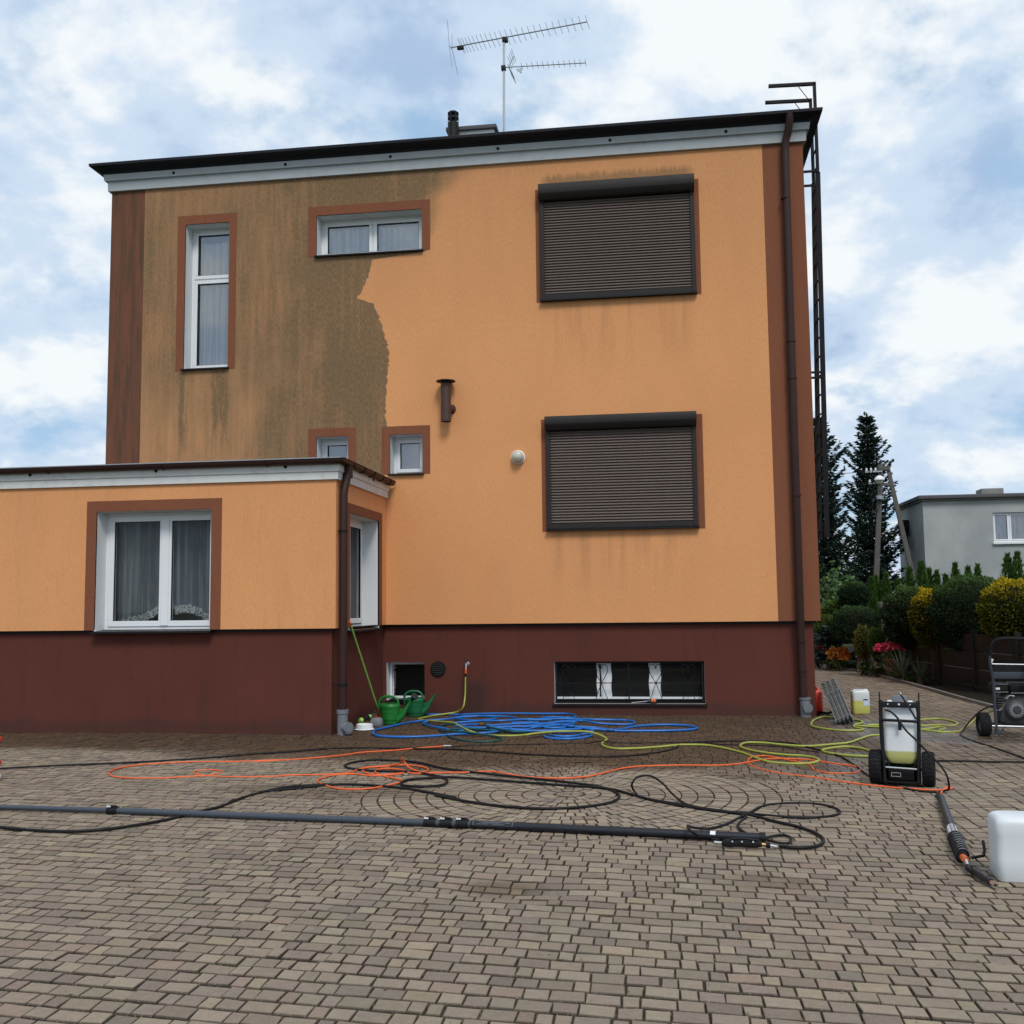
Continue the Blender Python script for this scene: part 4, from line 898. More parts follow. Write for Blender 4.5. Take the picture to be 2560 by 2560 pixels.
b = B(); c_ = Vector(rz(-2.47, 11.87)); b.prism([(c_.x-.05, c_.z), (c_.x+.05, c_.z+.02), (c_.x+.04, c_.z-.08)], c_.y-.02, c_.y+.02, 'y'); b.build('dipole_box', M_STEEL, ant)
b = B(); c_ = Vector(rz(-2.776, 11.93)); b.box(c_.x-.04, c_.x+.04, c_.y-.04, c_.y+.04, c_.z-.05, c_.z+.03); c_ = Vector(rz(-2.74, 12.50)); b.box(c_.x-.05, c_.x+.05, c_.y-.04, c_.y+.04, c_.z-.05, c_.z+.03); b.build('mast_clamp', M_BLACK, ant, bevel=.006)

rl_ = thing('roof_ladder', 'dark steel ladder fixed to the right side wall with grab rails over the roof', 'ladder', (2.42, .8, 2.5))
for y, xt, xb_, zt_, xe in ((.60, 2.475, 2.405, 9.385, 1.80), (1.02, 2.475, 2.360, 9.335, 1.79)):
    b = B(); b.bar((xb_, y, 2.50), (xt, y, 8.0), .018, .072, (1, 0, 0)); b.bar((xt, y, 8.0), (xt, y, zt_), .045, .045); b.build('stringer', M_LADDER, rl_)
    b = B(); b.bar((xt+.022, y, zt_), (xe, y, zt_+.02), .045, .045); b.build('grab_rail', M_LADDER, rl_)
    b = B(); b.cyl((xt-.25, y, zt_), (xt-.07, y+.02, zt_-.26), .006, 6); b.build('brace', M_LADDER, rl_)
for i in range(23):
    z = 2.62+i*.29; t = (z-2.5)/5.5; t = min(t, 1.06)
    b = B(); b.cyl((2.405+.07*t, .60, z), (2.362+.113*t, 1.02, z), .012, 8); b.build('rung', M_LADDER, rl_)
for z in (8.02, 7.80, 4.95, 4.87, 3.0):
    b = B(); t = (z-2.5)/5.5; b.bar((XR+.005, .60, z), (2.405+.07*t, .60, z), .03, .03); b.build('standoff', M_LADDER, rl_)

# ------------------------------------------------------------------ hoses
HOSES = {
  'black_long': [(-6.729,-5.364,0.009),(-6.561,-5.258,0.009),(-6.101,-5.033,0.009),(-5.437,-4.776,0.009),(-4.869,-4.479,0.009),(-4.154,-3.95,0.009),(-3.639,-3.594,0.009),(-4.251,-4.083,0.009),(-3.995,-3.827,0.009),(-3.599,-3.597,0.009),(-3.253,-3.559,0.009),(-2.773,-3.589,0.009),(-2.342,-3.599,0.009),(-2.077,-3.685,0.009),(-1.433,-3.942,0.009),(-0.835,-4.065,0.009),(-0.652,-4.061,0.009),(-0.35,-3.957,0.009),(-0.045,-3.66,0.009),(0.116,-3.342,0.009),(0.174,-3.08,0.009),(0.344,-2.877,0.009),(0.499,-2.813,0.009),(0.761,-2.74,0.009),(1.017,-2.755,0.009),(1.367,-2.877,0.009),(1.572,-3.335,0.009),(1.671,-3.58,0.009),(1.753,-3.896,0.009),(1.789,-4.421,0.009),(1.799,-5.056,0.009),(1.831,-5.363,0.009),(1.872,-5.569,0.009),(1.973,-5.722,0.009),(2.075,-5.846,0.009),(2.187,-5.867,0.009)],
  'black_thin': [(-2.373,-3.366,0.006),(-1.965,-3.209,0.006),(-1.263,-3.11,0.006),(-1.156,-3.083,0.006),(-0.87,-3.008,0.006),(-0.704,-3.143,0.05),(-0.547,-2.947,0.006),(-0.267,-2.956,0.006),(0.066,-2.895,0.006),(0.345,-2.828,0.006),(0.599,-3.009,0.006),(0.988,-3.082,0.006),(1.244,-3.175,0.006),(1.471,-3.446,0.006),(1.588,-3.576,0.006)],
  'black_pole_feed': [(-4.988,-7.806,0.011),(-4.775,-7.858,0.011),(-4.435,-7.933,0.011),(-4.147,-7.938,0.011),(-3.928,-7.826,0.011),(-3.753,-7.619,0.011),(-3.639,-7.407,0.011),(-3.591,-7.227,0.011),(-3.498,-6.998,0.011),(-3.466,-6.597,0.011),(-3.364,-6.242,0.011),(-3.196,-6.017,0.011),(-2.969,-5.933,0.011),(-3.384,-6.279,0.011),(-3.242,-6.039,0.011),(-3.035,-5.954,0.011),(-2.77,-5.897,0.011),(-2.472,-5.953,0.011),(-2.213,-6.062,0.011),(-1.698,-6.454,0.011),(-1.903,-6.332,0.011),(-1.534,-6.63,0.011),(-1.21,-6.794,0.011),(-0.914,-6.844,0.011),(-0.635,-6.746,0.011),(-0.457,-6.579,0.011),(-0.38,-6.335,0.011),(-0.403,-6.144,0.011),(-0.541,-5.872,0.011),(-0.884,-5.625,0.011),(-1.239,-5.443,0.011),(-1.516,-5.307,0.011),(-1.808,-5.146,0.011),(-2.119,-4.943,0.011),(-2.485,-4.573,0.011),(-2.802,-4.468,0.011),(-2.943,-4.446,0.011),(-3.112,-4.613,0.011),(-3.144,-4.786,0.011),(-3.118,-4.904,0.011),(-3.003,-5.039,0.011),(-2.799,-5.138,0.011),(-2.588,-5.166,0.011),(-2.386,-5.17,0.011),(-2.208,-5.291,0.011),(-2.047,-5.443,0.011),(-1.953,-5.59,0.011),(-1.938,-5.859,0.011),(-2.057,-5.947,0.011),(-2.195,-5.947,0.011),(-2.281,-5.902,0.011),(-2.33,-5.783,0.011),(-2.305,-5.616,0.011),(-2.155,-5.52,0.011),(-1.995,-5.447,0.011),(-1.56,-5.568,0.011),(-1.207,-5.688,0.011),(-0.867,-5.805,0.011),(-0.49,-5.932,0.011),(-0.247,-6.241,0.011),(-0.066,-6.469,0.011),(0.217,-6.711,0.011),(0.395,-6.827,0.011),(0.59,-6.935,0.011),(0.747,-7.146,0.011),(0.897,-7.328,0.011),(0.984,-7.506,0.011),(1.015,-7.694,0.011),(0.991,-7.826,0.011),(0.912,-7.94,0.011),(0.795,-7.973,0.011),(0.707,-7.936,0.011)],
  'black_trigger': [(0.329,-7.892,0.03),(0.256,-7.74,0.009),(0.199,-7.851,0.05),(0.15,-7.904,0.09),(0.133,-7.811,0.1),(0.184,-7.622,0.05),(0.303,-7.426,0.009),(0.413,-7.279,0.009),(0.523,-7.039,0.009),(0.639,-6.783,0.009),(0.701,-6.637,0.009),(0.813,-6.508,0.009),(1.008,-6.444,0.009),(1.166,-6.478,0.009),(1.265,-6.635,0.009),(1.276,-6.773,0.009),(1.224,-6.888,0.009),(1.056,-6.992,0.009),(0.88,-6.996,0.009),(0.71,-6.932,0.009),(0.536,-6.855,0.009),(0.356,-6.808,0.009),(0.176,-6.628,0.009),(-0.013,-6.473,0.009),(-0.131,-6.377,0.009),(-0.216,-6.294,0.009),(-0.265,-6.21,0.05),(-0.273,-6.316,0.12),(-0.243,-6.286,0.16),(-0.183,-6.233,0.17),(-0.109,-6.15,0.15),(-0.034,-6.142,0.1),(0.039,-6.313,0.05),(0.123,-6.482,0.009),(0.205,-6.643,0.009),(0.487,-6.859,0.009),(0.575,-6.974,0.009),(0.526,-7.155,0.009),(0.494,-7.299,0.009),(0.494,-7.435,0.009),(0.528,-7.563,0.009)],
  'loop_end': [(0.629,-7.72,0.009),(0.696,-7.64,0.009),(0.766,-7.593,0.009),(0.804,-7.64,0.009),(0.807,-7.738,0.009),(0.77,-7.837,0.009),(0.718,-7.833,0.009),(0.671,-7.784,0.009),(0.628,-7.73,0.009)],
  'orange': [(-2.448,-3.361,0.008),(-2.691,-3.538,0.008),(-2.973,-3.752,0.008),(-3.258,-3.923,0.008),(-3.337,-4.057,0.008),(-3.683,-4.38,0.008),(-4.141,-4.64,0.008),(-3.943,-4.503,0.008),(-4.294,-4.629,0.008),(-4.771,-4.687,0.008),(-5.029,-4.78,0.008),(-5.258,-4.92,0.008),(-5.362,-5.132,0.008),(-5.317,-5.394,0.008),(-5.176,-5.604,0.008),(-4.976,-5.695,0.008),(-4.663,-5.693,0.008),(-4.437,-5.592,0.008),(-4.257,-5.504,0.008),(-4.215,-5.371,0.008),(-4.269,-5.229,0.008),(-4.404,-5.182,0.008),(-4.49,-5.245,0.008),(-4.475,-5.356,0.008),(-4.338,-5.489,0.008),(-4.082,-5.566,0.008),(-3.729,-5.54,0.008),(-3.565,-5.496,0.008),(-3.511,-5.444,0.008),(-3.228,-5.388,0.008),(-3.004,-5.3,0.008),(-2.951,-5.142,0.008),(-2.932,-5.001,0.008),(-2.87,-4.893,0.008),(-2.733,-4.818,0.008),(-2.583,-4.875,0.04),(-2.52,-5.008,0.09),(-2.49,-5.114,0.13),(-2.511,-4.973,0.08),(-2.459,-4.996,0.03),(-2.353,-5.099,0.008),(-2.276,-5.168,0.008),(-2.25,-5.061,0.008),(-2.306,-4.906,0.008),(-2.425,-4.797,0.008),(-2.596,-4.742,0.008),(-2.725,-4.85,0.008),(-2.879,-4.933,0.008),(-2.912,-5.026,0.008),(-2.852,-5.166,0.008),(-2.75,-5.311,0.008),(-2.635,-5.363,0.008),(-2.508,-5.282,0.008),(-2.441,-5.229,0.008),(-2.46,-5.272,0.008),(-2.582,-5.376,0.008),(-2.724,-5.399,0.008),(-2.897,-5.322,0.008),(-3.031,-5.374,0.008),(-3.115,-5.486,0.008),(-3.13,-5.659,0.008),(-3.098,-5.768,0.008),(-2.989,-5.922,0.008),(-2.803,-6.09,0.008),(-2.655,-6.119,0.008),(-2.532,-6.069,0.008),(-2.431,-5.932,0.008),(-2.353,-5.767,0.008),(-2.332,-5.7,0.008),(-2.385,-5.604,0.008),(-2.566,-5.434,0.008),(-2.721,-5.218,0.008),(-2.753,-5.065,0.008),(-2.688,-4.984,0.008),(-2.521,-5.036,0.008),(-2.449,-5.119,0.008),(-2.37,-5.236,0.008),(-2.268,-5.246,0.008),(-2.085,-5.173,0.008),(-2.208,-5.199,0.008),(-1.878,-5.153,0.008),(-1.641,-5.081,0.008),(-1.441,-5.23,0.008),(-1.248,-5.373,0.008),(-0.987,-5.426,0.008),(-0.741,-5.336,0.008),(-0.584,-5.115,0.008),(-0.423,-4.827,0.008),(-0.25,-4.677,0.008),(0.107,-4.583,0.008),(0.52,-4.553,0.008),(0.712,-4.435,0.008),(0.922,-4.204,0.008),(1.063,-4.083,0.008),(1.381,-4.118,0.008),(1.494,-4.221,0.008),(1.627,-4.373,0.008),(1.772,-4.519,0.008),(1.788,-4.748,0.008),(1.698,-4.936,0.008),(1.491,-4.951,0.008),(1.38,-4.796,0.008),(1.369,-4.443,0.008),(1.213,-4.185,0.008),(1.0,-3.891,0.008),(0.877,-3.98,0.008),(0.807,-4.266,0.008),(0.825,-4.584,0.008),(0.951,-4.875,0.008),(1.11,-5.053,0.008),(1.371,-5.261,0.008),(1.612,-5.501,0.008),(1.792,-5.626,0.008),(1.974,-5.716,0.008),(2.223,-5.775,0.008),(2.313,-5.729,0.008),(2.368,-5.646,0.008),(2.338,-5.632,0.008),(2.28,-5.731,0.008),(2.208,-5.913,0.008)],
  'yellow_tap': [(-2.836,-0.045,0.56),(-2.84,-0.047,0.45),(-2.84,-0.07,0.3),(-2.86,-0.14,0.12),(-2.967,-0.06,0.05),(-3.085,-0.078,0.03),(-3.272,-0.199,0.013),(-3.359,-0.477,0.013),(-3.392,-0.652,0.013),(-3.283,-0.805,0.013),(-3.14,-1.115,0.04),(-2.892,-1.41,0.06),(-2.698,-1.612,0.07),(-2.567,-1.865,0.06),(-2.366,-2.23,0.04),(-2.224,-2.305,0.013),(-1.948,-2.442,0.013),(-1.736,-2.407,0.013),(-1.578,-2.225,0.013),(-1.358,-2.211,0.03),(-1.61,-2.635,0.05),(-1.417,-2.468,0.06),(-1.165,-2.358,0.06),(-0.912,-2.395,0.06),(-0.764,-2.51,0.04),(-0.675,-2.653,0.013),(-0.686,-2.875,0.013),(-0.702,-3.09,0.013),(-0.65,-3.334,0.013),(-0.524,-3.485,0.013),(-0.311,-3.449,0.013),(-0.045,-3.298,0.013),(0.173,-3.139,0.013),(0.423,-3.137,0.013),(0.615,-3.353,0.013),(0.797,-3.72,0.013),(0.902,-4.068,0.013),(1.005,-4.338,0.013),(1.183,-4.433,0.013),(1.341,-4.422,0.013),(1.458,-4.308,0.013),(1.501,-4.119,0.013),(1.408,-3.92,0.013),(1.173,-3.817,0.013),(0.944,-3.588,0.013),(0.826,-3.34,0.013),(0.815,-3.142,0.013),(0.914,-2.902,0.013),(1.093,-2.92,0.013),(1.259,-3.048,0.013),(1.508,-3.168,0.013),(1.792,-3.017,0.013),(1.993,-2.869,0.013),(2.202,-2.5,0.013),(2.389,-2.188,0.013),(2.508,-2.151,0.013),(2.672,-2.25,0.013),(3.086,-1.589,0.013),(3.171,-1.522,0.013),(3.358,-1.317,0.013),(3.395,-1.436,0.013),(3.27,-1.664,0.013)],
  'yellow_machine': [(2.018,-3.904,0.013),(1.828,-3.835,0.013),(1.675,-3.666,0.013),(1.635,-3.483,0.013),(1.747,-3.311,0.013),(1.939,-3.183,0.013),(2.057,-3.293,0.013),(2.128,-3.54,0.013)],
  'yellow_ladder': [(2.334,-0.319,0.013),(2.265,-0.244,0.013),(2.162,-0.17,0.013),(2.021,-0.408,0.013),(1.894,-0.858,0.013),(1.843,-1.277,0.013),(1.906,-1.474,0.013),(2.016,-1.63,0.013),(2.148,-1.719,0.013),(2.294,-1.712,0.013),(2.404,-1.593,0.013),(2.402,-1.484,0.013),(2.345,-1.388,0.013),(2.367,-1.173,0.013),(2.435,-1.012,0.013),(2.516,-0.903,0.013),(2.544,-0.686,0.013),(2.504,-0.54,0.013),(2.453,-0.467,0.013)],
  'yellow_drive': [(2.368,-1.173,0.013),(2.452,-1.25,0.013),(2.659,-1.341,0.013),(3.068,-1.6,0.013),(3.158,-1.713,0.013),(3.233,-1.809,0.013),(3.4,-1.801,0.013),(3.559,-1.577,0.013),(3.753,-1.251,0.06),(3.857,-1.262,0.15),(3.826,-1.896,0.27)],
  'yellow_drive2': [(2.544,-1.124,0.013),(2.709,-1.09,0.013),(3.226,-0.386,0.013),(3.326,-0.469,0.013),(3.578,-0.372,0.013),(3.694,-0.626,0.013),(3.667,-0.958,0.013),(3.555,-1.153,0.013),(3.413,-1.096,0.013),(3.3,-1.133,0.013),(3.166,-1.186,0.013)],
  'black_machine': [(3.529,-4.145,0.009),(3.507,-3.892,0.009),(3.482,-3.473,0.009),(3.456,-3.102,0.009),(3.411,-2.764,0.009),(3.386,-2.404,0.009),(3.396,-2.116,0.009),(3.46,-1.88,0.009),(3.546,-1.75,0.06),(3.596,-1.814,0.15),(3.694,-1.822,0.25),(3.804,-1.782,0.3),(3.873,-1.817,0.32)],
  'black_right': [(2.631,-4.11,0.009),(2.837,-4.125,0.009),(3.096,-4.155,0.009),(3.423,-4.151,0.009),(3.621,-4.166,0.009)],
  'teal': [(-2.271,-1.759,0.07),(-2.175,-2.026,0.07),(-2.011,-2.193,0.06),(-1.804,-2.35,0.05),(-1.65,-2.235,0.03),(-1.799,-2.302,0.03),(-2.145,-2.132,0.04),(-2.405,-2.074,0.05),(-2.58,-2.082,0.05),(-2.678,-2.157,0.04),(-2.698,-2.181,0.013),(-2.6,-2.471,0.013),(-2.382,-2.831,0.013),(-2.175,-2.997,0.013),(-2.002,-2.988,0.013),(-1.886,-2.804,0.013),(-1.941,-2.638,0.02),(-2.145,-2.494,0.03),(-2.406,-2.399,0.05),(-2.608,-2.309,0.05),(-2.734,-2.127,0.03),(-2.849,-1.774,0.013),(-2.86,-1.598,0.03),(-2.773,-1.637,0.05),(-2.659,-1.687,0.06)],
  'blue': [(-3.495,-0.06,0.015),(-3.176,-0.06,0.015),(-2.931,-0.06,0.015),(-2.502,-0.06,0.03),(-1.588,-0.06,0.03),(-1.74,-0.06,0.03),(-1.362,-0.06,0.03),(-1.225,-0.336,0.03),(-1.264,-0.687,0.04),(-1.494,-0.689,0.05),(-1.645,-0.795,0.05),(-1.644,-1.039,0.05),(-1.883,-1.049,0.05),(-2.111,-0.68,0.05),(-2.46,-0.659,0.06),(-2.788,-0.768,0.05),(-2.962,-0.931,0.04),(-3.171,-0.982,0.03),(-3.33,-0.957,0.015),(-3.449,-1.201,0.015),(-3.583,-1.717,0.015),(-3.635,-1.955,0.015),(-3.586,-2.242,0.015),(-3.448,-2.531,0.015),(-3.211,-2.633,0.015),(-2.913,-2.599,0.015),(-2.643,-2.441,0.015),(-2.532,-2.383,0.02),(-2.282,-2.404,0.03),(-2.075,-2.329,0.04),(-2.033,-2.093,0.03),(-2.127,-2.015,0.03),(-2.533,-2.065,0.03),(-2.839,-1.816,0.03),(-3.042,-1.551,0.03),(-3.206,-1.131,0.015),(-3.133,-1.09,0.03),(-2.728,-1.407,0.05),(-2.421,-1.275,0.06),(-2.244,-0.966,0.06),(-2.374,-0.758,0.06),(-2.743,-0.638,0.05),(-2.849,-0.74,0.04),(-2.581,-1.13,0.05),(-2.157,-1.265,0.06),(-1.786,-1.071,0.06),(-1.472,-1.119,0.06),(-1.727,-1.227,0.07),(-1.451,-1.097,0.07),(-1.17,-0.993,0.06),(-0.968,-0.86,0.04),(-0.705,-0.818,0.03),(-0.51,-0.729,0.015),(-0.396,-0.927,0.015),(-0.443,-1.194,0.015),(-0.62,-1.25,0.02),(-0.875,-1.292,0.04),(-1.082,-1.113,0.05),(-1.318,-1.386,0.07),(-1.518,-1.677,0.07),(-1.549,-1.95,0.07),(-1.381,-2.014,0.06),(-1.096,-1.895,0.06),(-0.842,-1.816,0.04),(-0.651,-1.95,0.03),(-0.538,-1.72,0.015),(-0.36,-1.412,0.015),(-0.11,-1.247,0.015),(0.144,-1.236,0.015),(0.33,-1.371,0.015),(0.401,-1.539,0.015),(0.32,-1.731,0.015),(0.075,-1.845,0.015),(-0.288,-1.903,0.015),(-0.652,-1.927,0.02),(-0.872,-1.922,0.04),(-1.13,-2.071,0.05),(-1.479,-2.24,0.05),(-1.85,-2.207,0.05),(-1.932,-1.894,0.05),(-2.277,-1.726,0.06),(-2.549,-1.65,0.05),(-2.643,-1.764,0.05),(-2.362,-1.967,0.05),(-1.927,-1.928,0.06),(-1.556,-1.891,0.07),(-1.753,-2.012,0.07),(-1.527,-1.821,0.08),(-1.353,-1.683,0.09),(-1.126,-1.526,0.08),(-1.203,-1.808,0.08),(-1.39,-1.924,0.08),(-1.616,-2.111,0.07),(-1.656,-2.091,0.05),(-1.971,-2.054,0.05),(-2.171,-1.972,0.07),(-1.94,-1.834,0.08),(-1.584,-1.652,0.08),(-1.926,-1.672,0.08),(-1.602,-1.715,0.08),(-1.297,-1.866,0.08),(-1.134,-2.019,0.08),(-1.165,-1.806,0.08),(-1.3,-1.832,0.07),(-1.014,-1.997,0.06),(-0.862,-2.075,0.04),(-0.906,-2.144,0.03),(-0.958,-2.096,0.03),(-1.095,-2.203,0.03),(-1.369,-2.137,0.015),(-1.443,-2.239,0.015),(-1.433,-2.431,0.015),(-1.366,-2.615,0.015),(-1.251,-2.7,0.015),(-1.078,-2.691,0.015),(-0.926,-2.545,0.015),(-0.87,-2.326,0.015),(-0.915,-2.193,0.015),(-0.97,-2.264,0.015),(-1.097,-2.461,0.015),(-1.263,-2.47,0.015),(-1.372,-2.333,0.015)],
}

def hose(key, name, label, r, mt, group=None, step=.03, n=8):
    P_ = crom(HOSES[key], step); b = B(); b.tube([tuple(p) for p in P_], r, n)
    o = b.build(name, mt, None, smooth=60); return tag(o, label, 'hose', group)
hose('blue', 'garden_hose', 'bright blue garden hose in a tangled heap along the plinth', .0145, M_BLUEHOSE)
hose('teal', 'garden_hose', 'dark teal hose looped over the left end of the blue heap', .0125, M_TEAL)
hose('yellow_tap', 'garden_hose', 'yellow-green hose from the wall tap, running across the yard to the tank trolley', .0125, M_YHOSE)
hose('yellow_machine', 'garden_hose', 'short yellow-green hose doubled back beside the left trolley wheel', .0125, M_YHOSE)
hose('yellow_ladder', 'garden_hose', 'yellow-green hose looped around the foot of the folded ladder', .0125, M_YHOSE)
hose('yellow_drive', 'garden_hose', 'yellow-green hose lying on the wet drive and rising to the pressure washer', .0125, M_YHOSE)
hose('yellow_drive2', 'garden_hose', 'yellow-green hose forming the rear loop behind the tank trolley', .0125, M_YHOSE)
oh = hose('orange', 'orange_hose', 'thin orange hose with several loops lying right across the yard', .008, M_ORANGEHOSE)
hose('black_long', 'pressure_hose', 'black hose running behind the orange one from the left edge to the trolley', .009, M_HOSEBLK)
hose('black_thin', 'pressure_hose', 'thin black hose joined to the silver end of the orange hose', .006, M_HOSEBLK)
hose('black_pole_feed', 'pressure_hose', 'thick black hose looping under the long pole and over the paving rosette', .011, M_HOSEBLK)
hose('black_trigger', 'pressure_hose', 'black hose with an upright loop, plugged into the left of the trigger gun', .009, M_HOSEBLK)
hose('black_machine', 'pressure_hose', 'black hose leaving the pressure washer and bending sharply on the wet drive', .009, M_HOSEBLK)
hose('black_right', 'pressure_hose', 'straight black hose leaving the trolley to the right edge', .009, M_HOSEBLK)
p = HOSES['orange'][0]
cn = thing('hose_coupling', 'small silver coupling between the orange and the thin black hose', 'coupling', (p[0], p[1], 0))
b = B(); b.cyl((p[0]-.01, p[1], .011), (p[0]+.075, p[1]-.005, .011), .011, 10); b.build('sleeve', M_CHROME, cn, smooth=40)
b = B(); b.cyl((p[0]+.07, p[1]-.005, .011), (p[0]+.09, p[1]-.006, .011), .008, 6); b.build('nut', M_BRASS, cn)
p = Vector(HOSES['teal'][0]); cn = thing('hose_coupling', 'copper coloured coupling on the end of the teal hose', 'coupling', (p.x, p.y, 0))
b = B(); b.cyl(p, p+Vector((-.06, .03, 0)), .017, 12); b.build('sleeve', M_BRASS, cn, smooth=40)
b = B(); b.cyl(p+Vector((-.06, .03, 0)), p+Vector((-.075, .037, 0)), .012, 12); b.build('mouth', M_BLACK, cn, smooth=40)

# ------------------------------------------------------------------ telescopic pole and its trigger gun
pole = thing('telescopic_pole', 'long telescopic washing pole lying across the front of the yard', 'pole', (-2.2, -7.45, 0))
PA, PB_, PC, PD = Vector((-6.0, -7.17, .024)), Vector((-4.247, -7.273, .026)), Vector((-1.37, -7.552, .030)), Vector((.632, -7.80, .031))
b = B(); b.cyl(PA, PB_, .0200, 16); b.build('tube', M_GREYCARBON, pole, smooth=40)
b = B(); b.cyl(PB_, PC, .0245, 16); b.build('tube', M_GREYCARBON, pole, smooth=40)
b = B(); b.cyl(PC, PD, .0300, 18); tag(b.build('tube', M_CARBON, pole, smooth=40), 'thick black base tube')
def along(a, c, t): return a+(c-a)*t
def clampat(a, c, s, r):
    d = (c-a).normalized(); p = a+d*s
    b = B(); b.cyl(p, p+d*.085, r+.007, 14); b.bar(p+d*.01+Vector((0, -.01, r+.008)), p+d*.075+Vector((0, -.01, r+.008)), .02, .016); b.build('clamp', M_BLACK, pole, smooth=40)
    b = B(); b.bar(p+d*.050+Vector((0, -.012, r+.010)), p+d*.082+Vector((0, -.012, r+.010)), .030, .010); b.build('clamp_tab', M_LABELW, pole)
clampat(PB_, PA, -.06, .0245); clampat(PC, PB_, .26, .0265); clampat(PC, PB_, .14, .0285); clampat(PC, PB_, .02, .0300)
dv = (PD-PC).normalized(); sd = Vector((-dv.y, dv.x, 0))
def onpole(s, a, r=.0306): return PC+dv*s+(sd*-math.sin(a)+Vector((0, 0, 1))*math.cos(a))*r
def decal(s0, s1, a0, a1, mt, name, r=.0304, n=4):
    b = B(); vs_ = []
    for i in range(n+1):
        a = a0+(a1-a0)*i/n; vs_ += [onpole(s0, a, r), onpole(s1, a, r)]
    b.add(vs_, [(2*i, 2*i+1, 2*i+3, 2*i+2) for i in range(n)]); return b.build(name, mt, pole)
decal(.02, .31, .15, 1.40, M_PVCGREY, 'maker_plate'); decal(.024, .306, .19, 1.36, M_CARBON, 'maker_plate', .0305)
for j, (a, s0, s1) in enumerate(((.42, .08, .24), (.62, .06, .26), (.82, .09, .22), (1.08, .05, .13), (1.08, .16, .25))): decal(s0, s1, a, a+.07, M_PVCGREY, 'plate_text', .0307, 1)
b = B(); b.add([onpole(.275, .35, .0308), onpole(.295, .75, .0308), onpole(.255, .75, .0308)], [(0, 1, 2)]); b.build('warning_triangle', M_PVCGREY, pole)
decal(1.665, 1.70, .1, 1.2, M_LABELW, 'white_sticker', .0305)
b = B(); b.cyl(PD-dv*.035, PD+dv*.004, .0335, 18); b.build('end_cap', M_BLACK, pole, smooth=40)
P_ = crom(HOSES['loop_end'], .02); b = B(); b.tube([tuple(p) for p in P_], .008, 8); b.build('cord_loop', M_HOSEBLK, pole, smooth=60)

gun = thing('trigger_gun', 'black spray trigger gun lying beside the end of the long pole', 'spray gun', (.47, -7.965, 0))
b = B()
rings = []
for x, w_, h_, z in ((.345, .026, .030, .028), (.365, .040, .046, .030), (.40, .046, .052, .031), (.44, .036, .042, .029), (.48, .034, .040, .028), (.52, .038, .044, .028), (.56, .038, .046, .029), (.595, .030, .036, .028)):
    rings.append([(x, -7.965-.01*(x-.345)+yy, z+zz_) for yy, zz_ in rrect(w_, h_, .014, 3)])
b.loft(rings); b.build('grip', M_BLACKMATT, gun, smooth=50)
b = B(); b.tube([(.40, -7.985, .060), (.47, -7.99, .066), (.55, -7.985, .058), (.58, -7.975, .05)], .007, 8); b.build('trigger', M_BLACK, gun, smooth=50)
b = B()
for x in (.41, .47, .54): b.cyl((x, -7.99, .045), (x, -7.997, .047), .006, 8)
b.build('screw', M_STEEL, gun)
b = B(); b.cyl((.345, -7.96, .028), (.30, -7.945, .028), .010, 10); b.build('inlet_coupling', M_CHROME, gun, smooth=40)
b = B(); b.cyl((.595, -7.967, .026), (.625, -7.97, .024), .012, 10); b.build('brass_nut', M_BRASS, gun, smooth=40)
b = B(); b.cyl((.622, -7.97, .024), (.648, -7.975, .022), .018, 12); b.build('quick_coupler', M_BLACK, gun, smooth=40)
b = B(); b.cyl((.648, -7.975, .022), (.69, -7.985, .018), .010, 10); b.build('outlet_sleeve', M_CHROME, gun, smooth=40)

# ------------------------------------------------------------------ short lance at the right
lance = thing('spray_lance', 'short black spray lance with a cord-wrapped grip and bent brass-tipped end', 'lance', (1.85, -7.6, 0))
A_, B_, C_, D_, E_ = Vector((2.118, -6.27, .034)), Vector((1.845, -7.69, .034)), Vector((1.745, -8.24, .036)), Vector((1.712, -8.45, .034)), Vector((1.755, -8.79, .022))
b = B(); b.cyl(A_, B_, .030, 18); b.build('tube', M_CARBON, lance, smooth=40)
t_ = along(A_, B_, .80); b = B(); b.cyl(t_, along(A_, B_, .995), .0306, 18); b.build('white_label', M_LABELW, lance, smooth=40)
d_ = (B_-A_).normalized(); s_ = Vector((-d_.y, d_.x, 0))
for i in range(9):
    p = along(t_, B_, .08+.1*i); b = B(); w_ = random.uniform(.010, .022); b.bar(p+s_*-w_+Vector((0, -.006, .0305)), p+s_*w_+Vector((0, -.006, .0305)), .008, .002); b.build('label_text', M_BLACK, lance)
b = B(); b.cyl(B_, C_, .036, 16, .030); b.build('grip', M_BLACKMATT, lance, smooth=40)
d_ = (C_-B_).normalized(); s_ = Vector((-d_.y, d_.x, 0)); N_ = 120; P_ = []
for i in range(N_+1):
    t = i/N_; a = t*2*math.pi*9; r = .041-.006*t; P_.append(B_+(C_-B_)*t+(s_*math.cos(a)+Vector((0, 0, 1))*math.sin(a))*r)
b = B(); b.tube(P_, .009, 7); b.build('cord_wrapping', M_HOSEBLK, lance, smooth=60)
b = B(); b.tube([p+Vector((0, 0, .0065))+s_*.002 for p in P_], .0042, 5); b.build('cord_stripe', M_PVCGREY, lance, smooth=60)
b = B(); b.cyl(C_, C_+Vector((-.01, -.10, .005)), .021, 12); b.build('coupler', M_REDBROOM, lance, smooth=40)
b = B(); b.cyl(C_+Vector((-.01, -.09, .005)), D_, .015, 12); b.build('valve_body', M_CHROME, lance, smooth=40)
b = B(); b.tube([C_+Vector((.02, -.10, .02)), C_+Vector((.09, -.10, .035)), C_+Vector((.105, -.07, .06)), C_+Vector((.11, -.03, .105))], .009, 8); b.build('valve_lever', M_BLACK, lance, smooth=60)
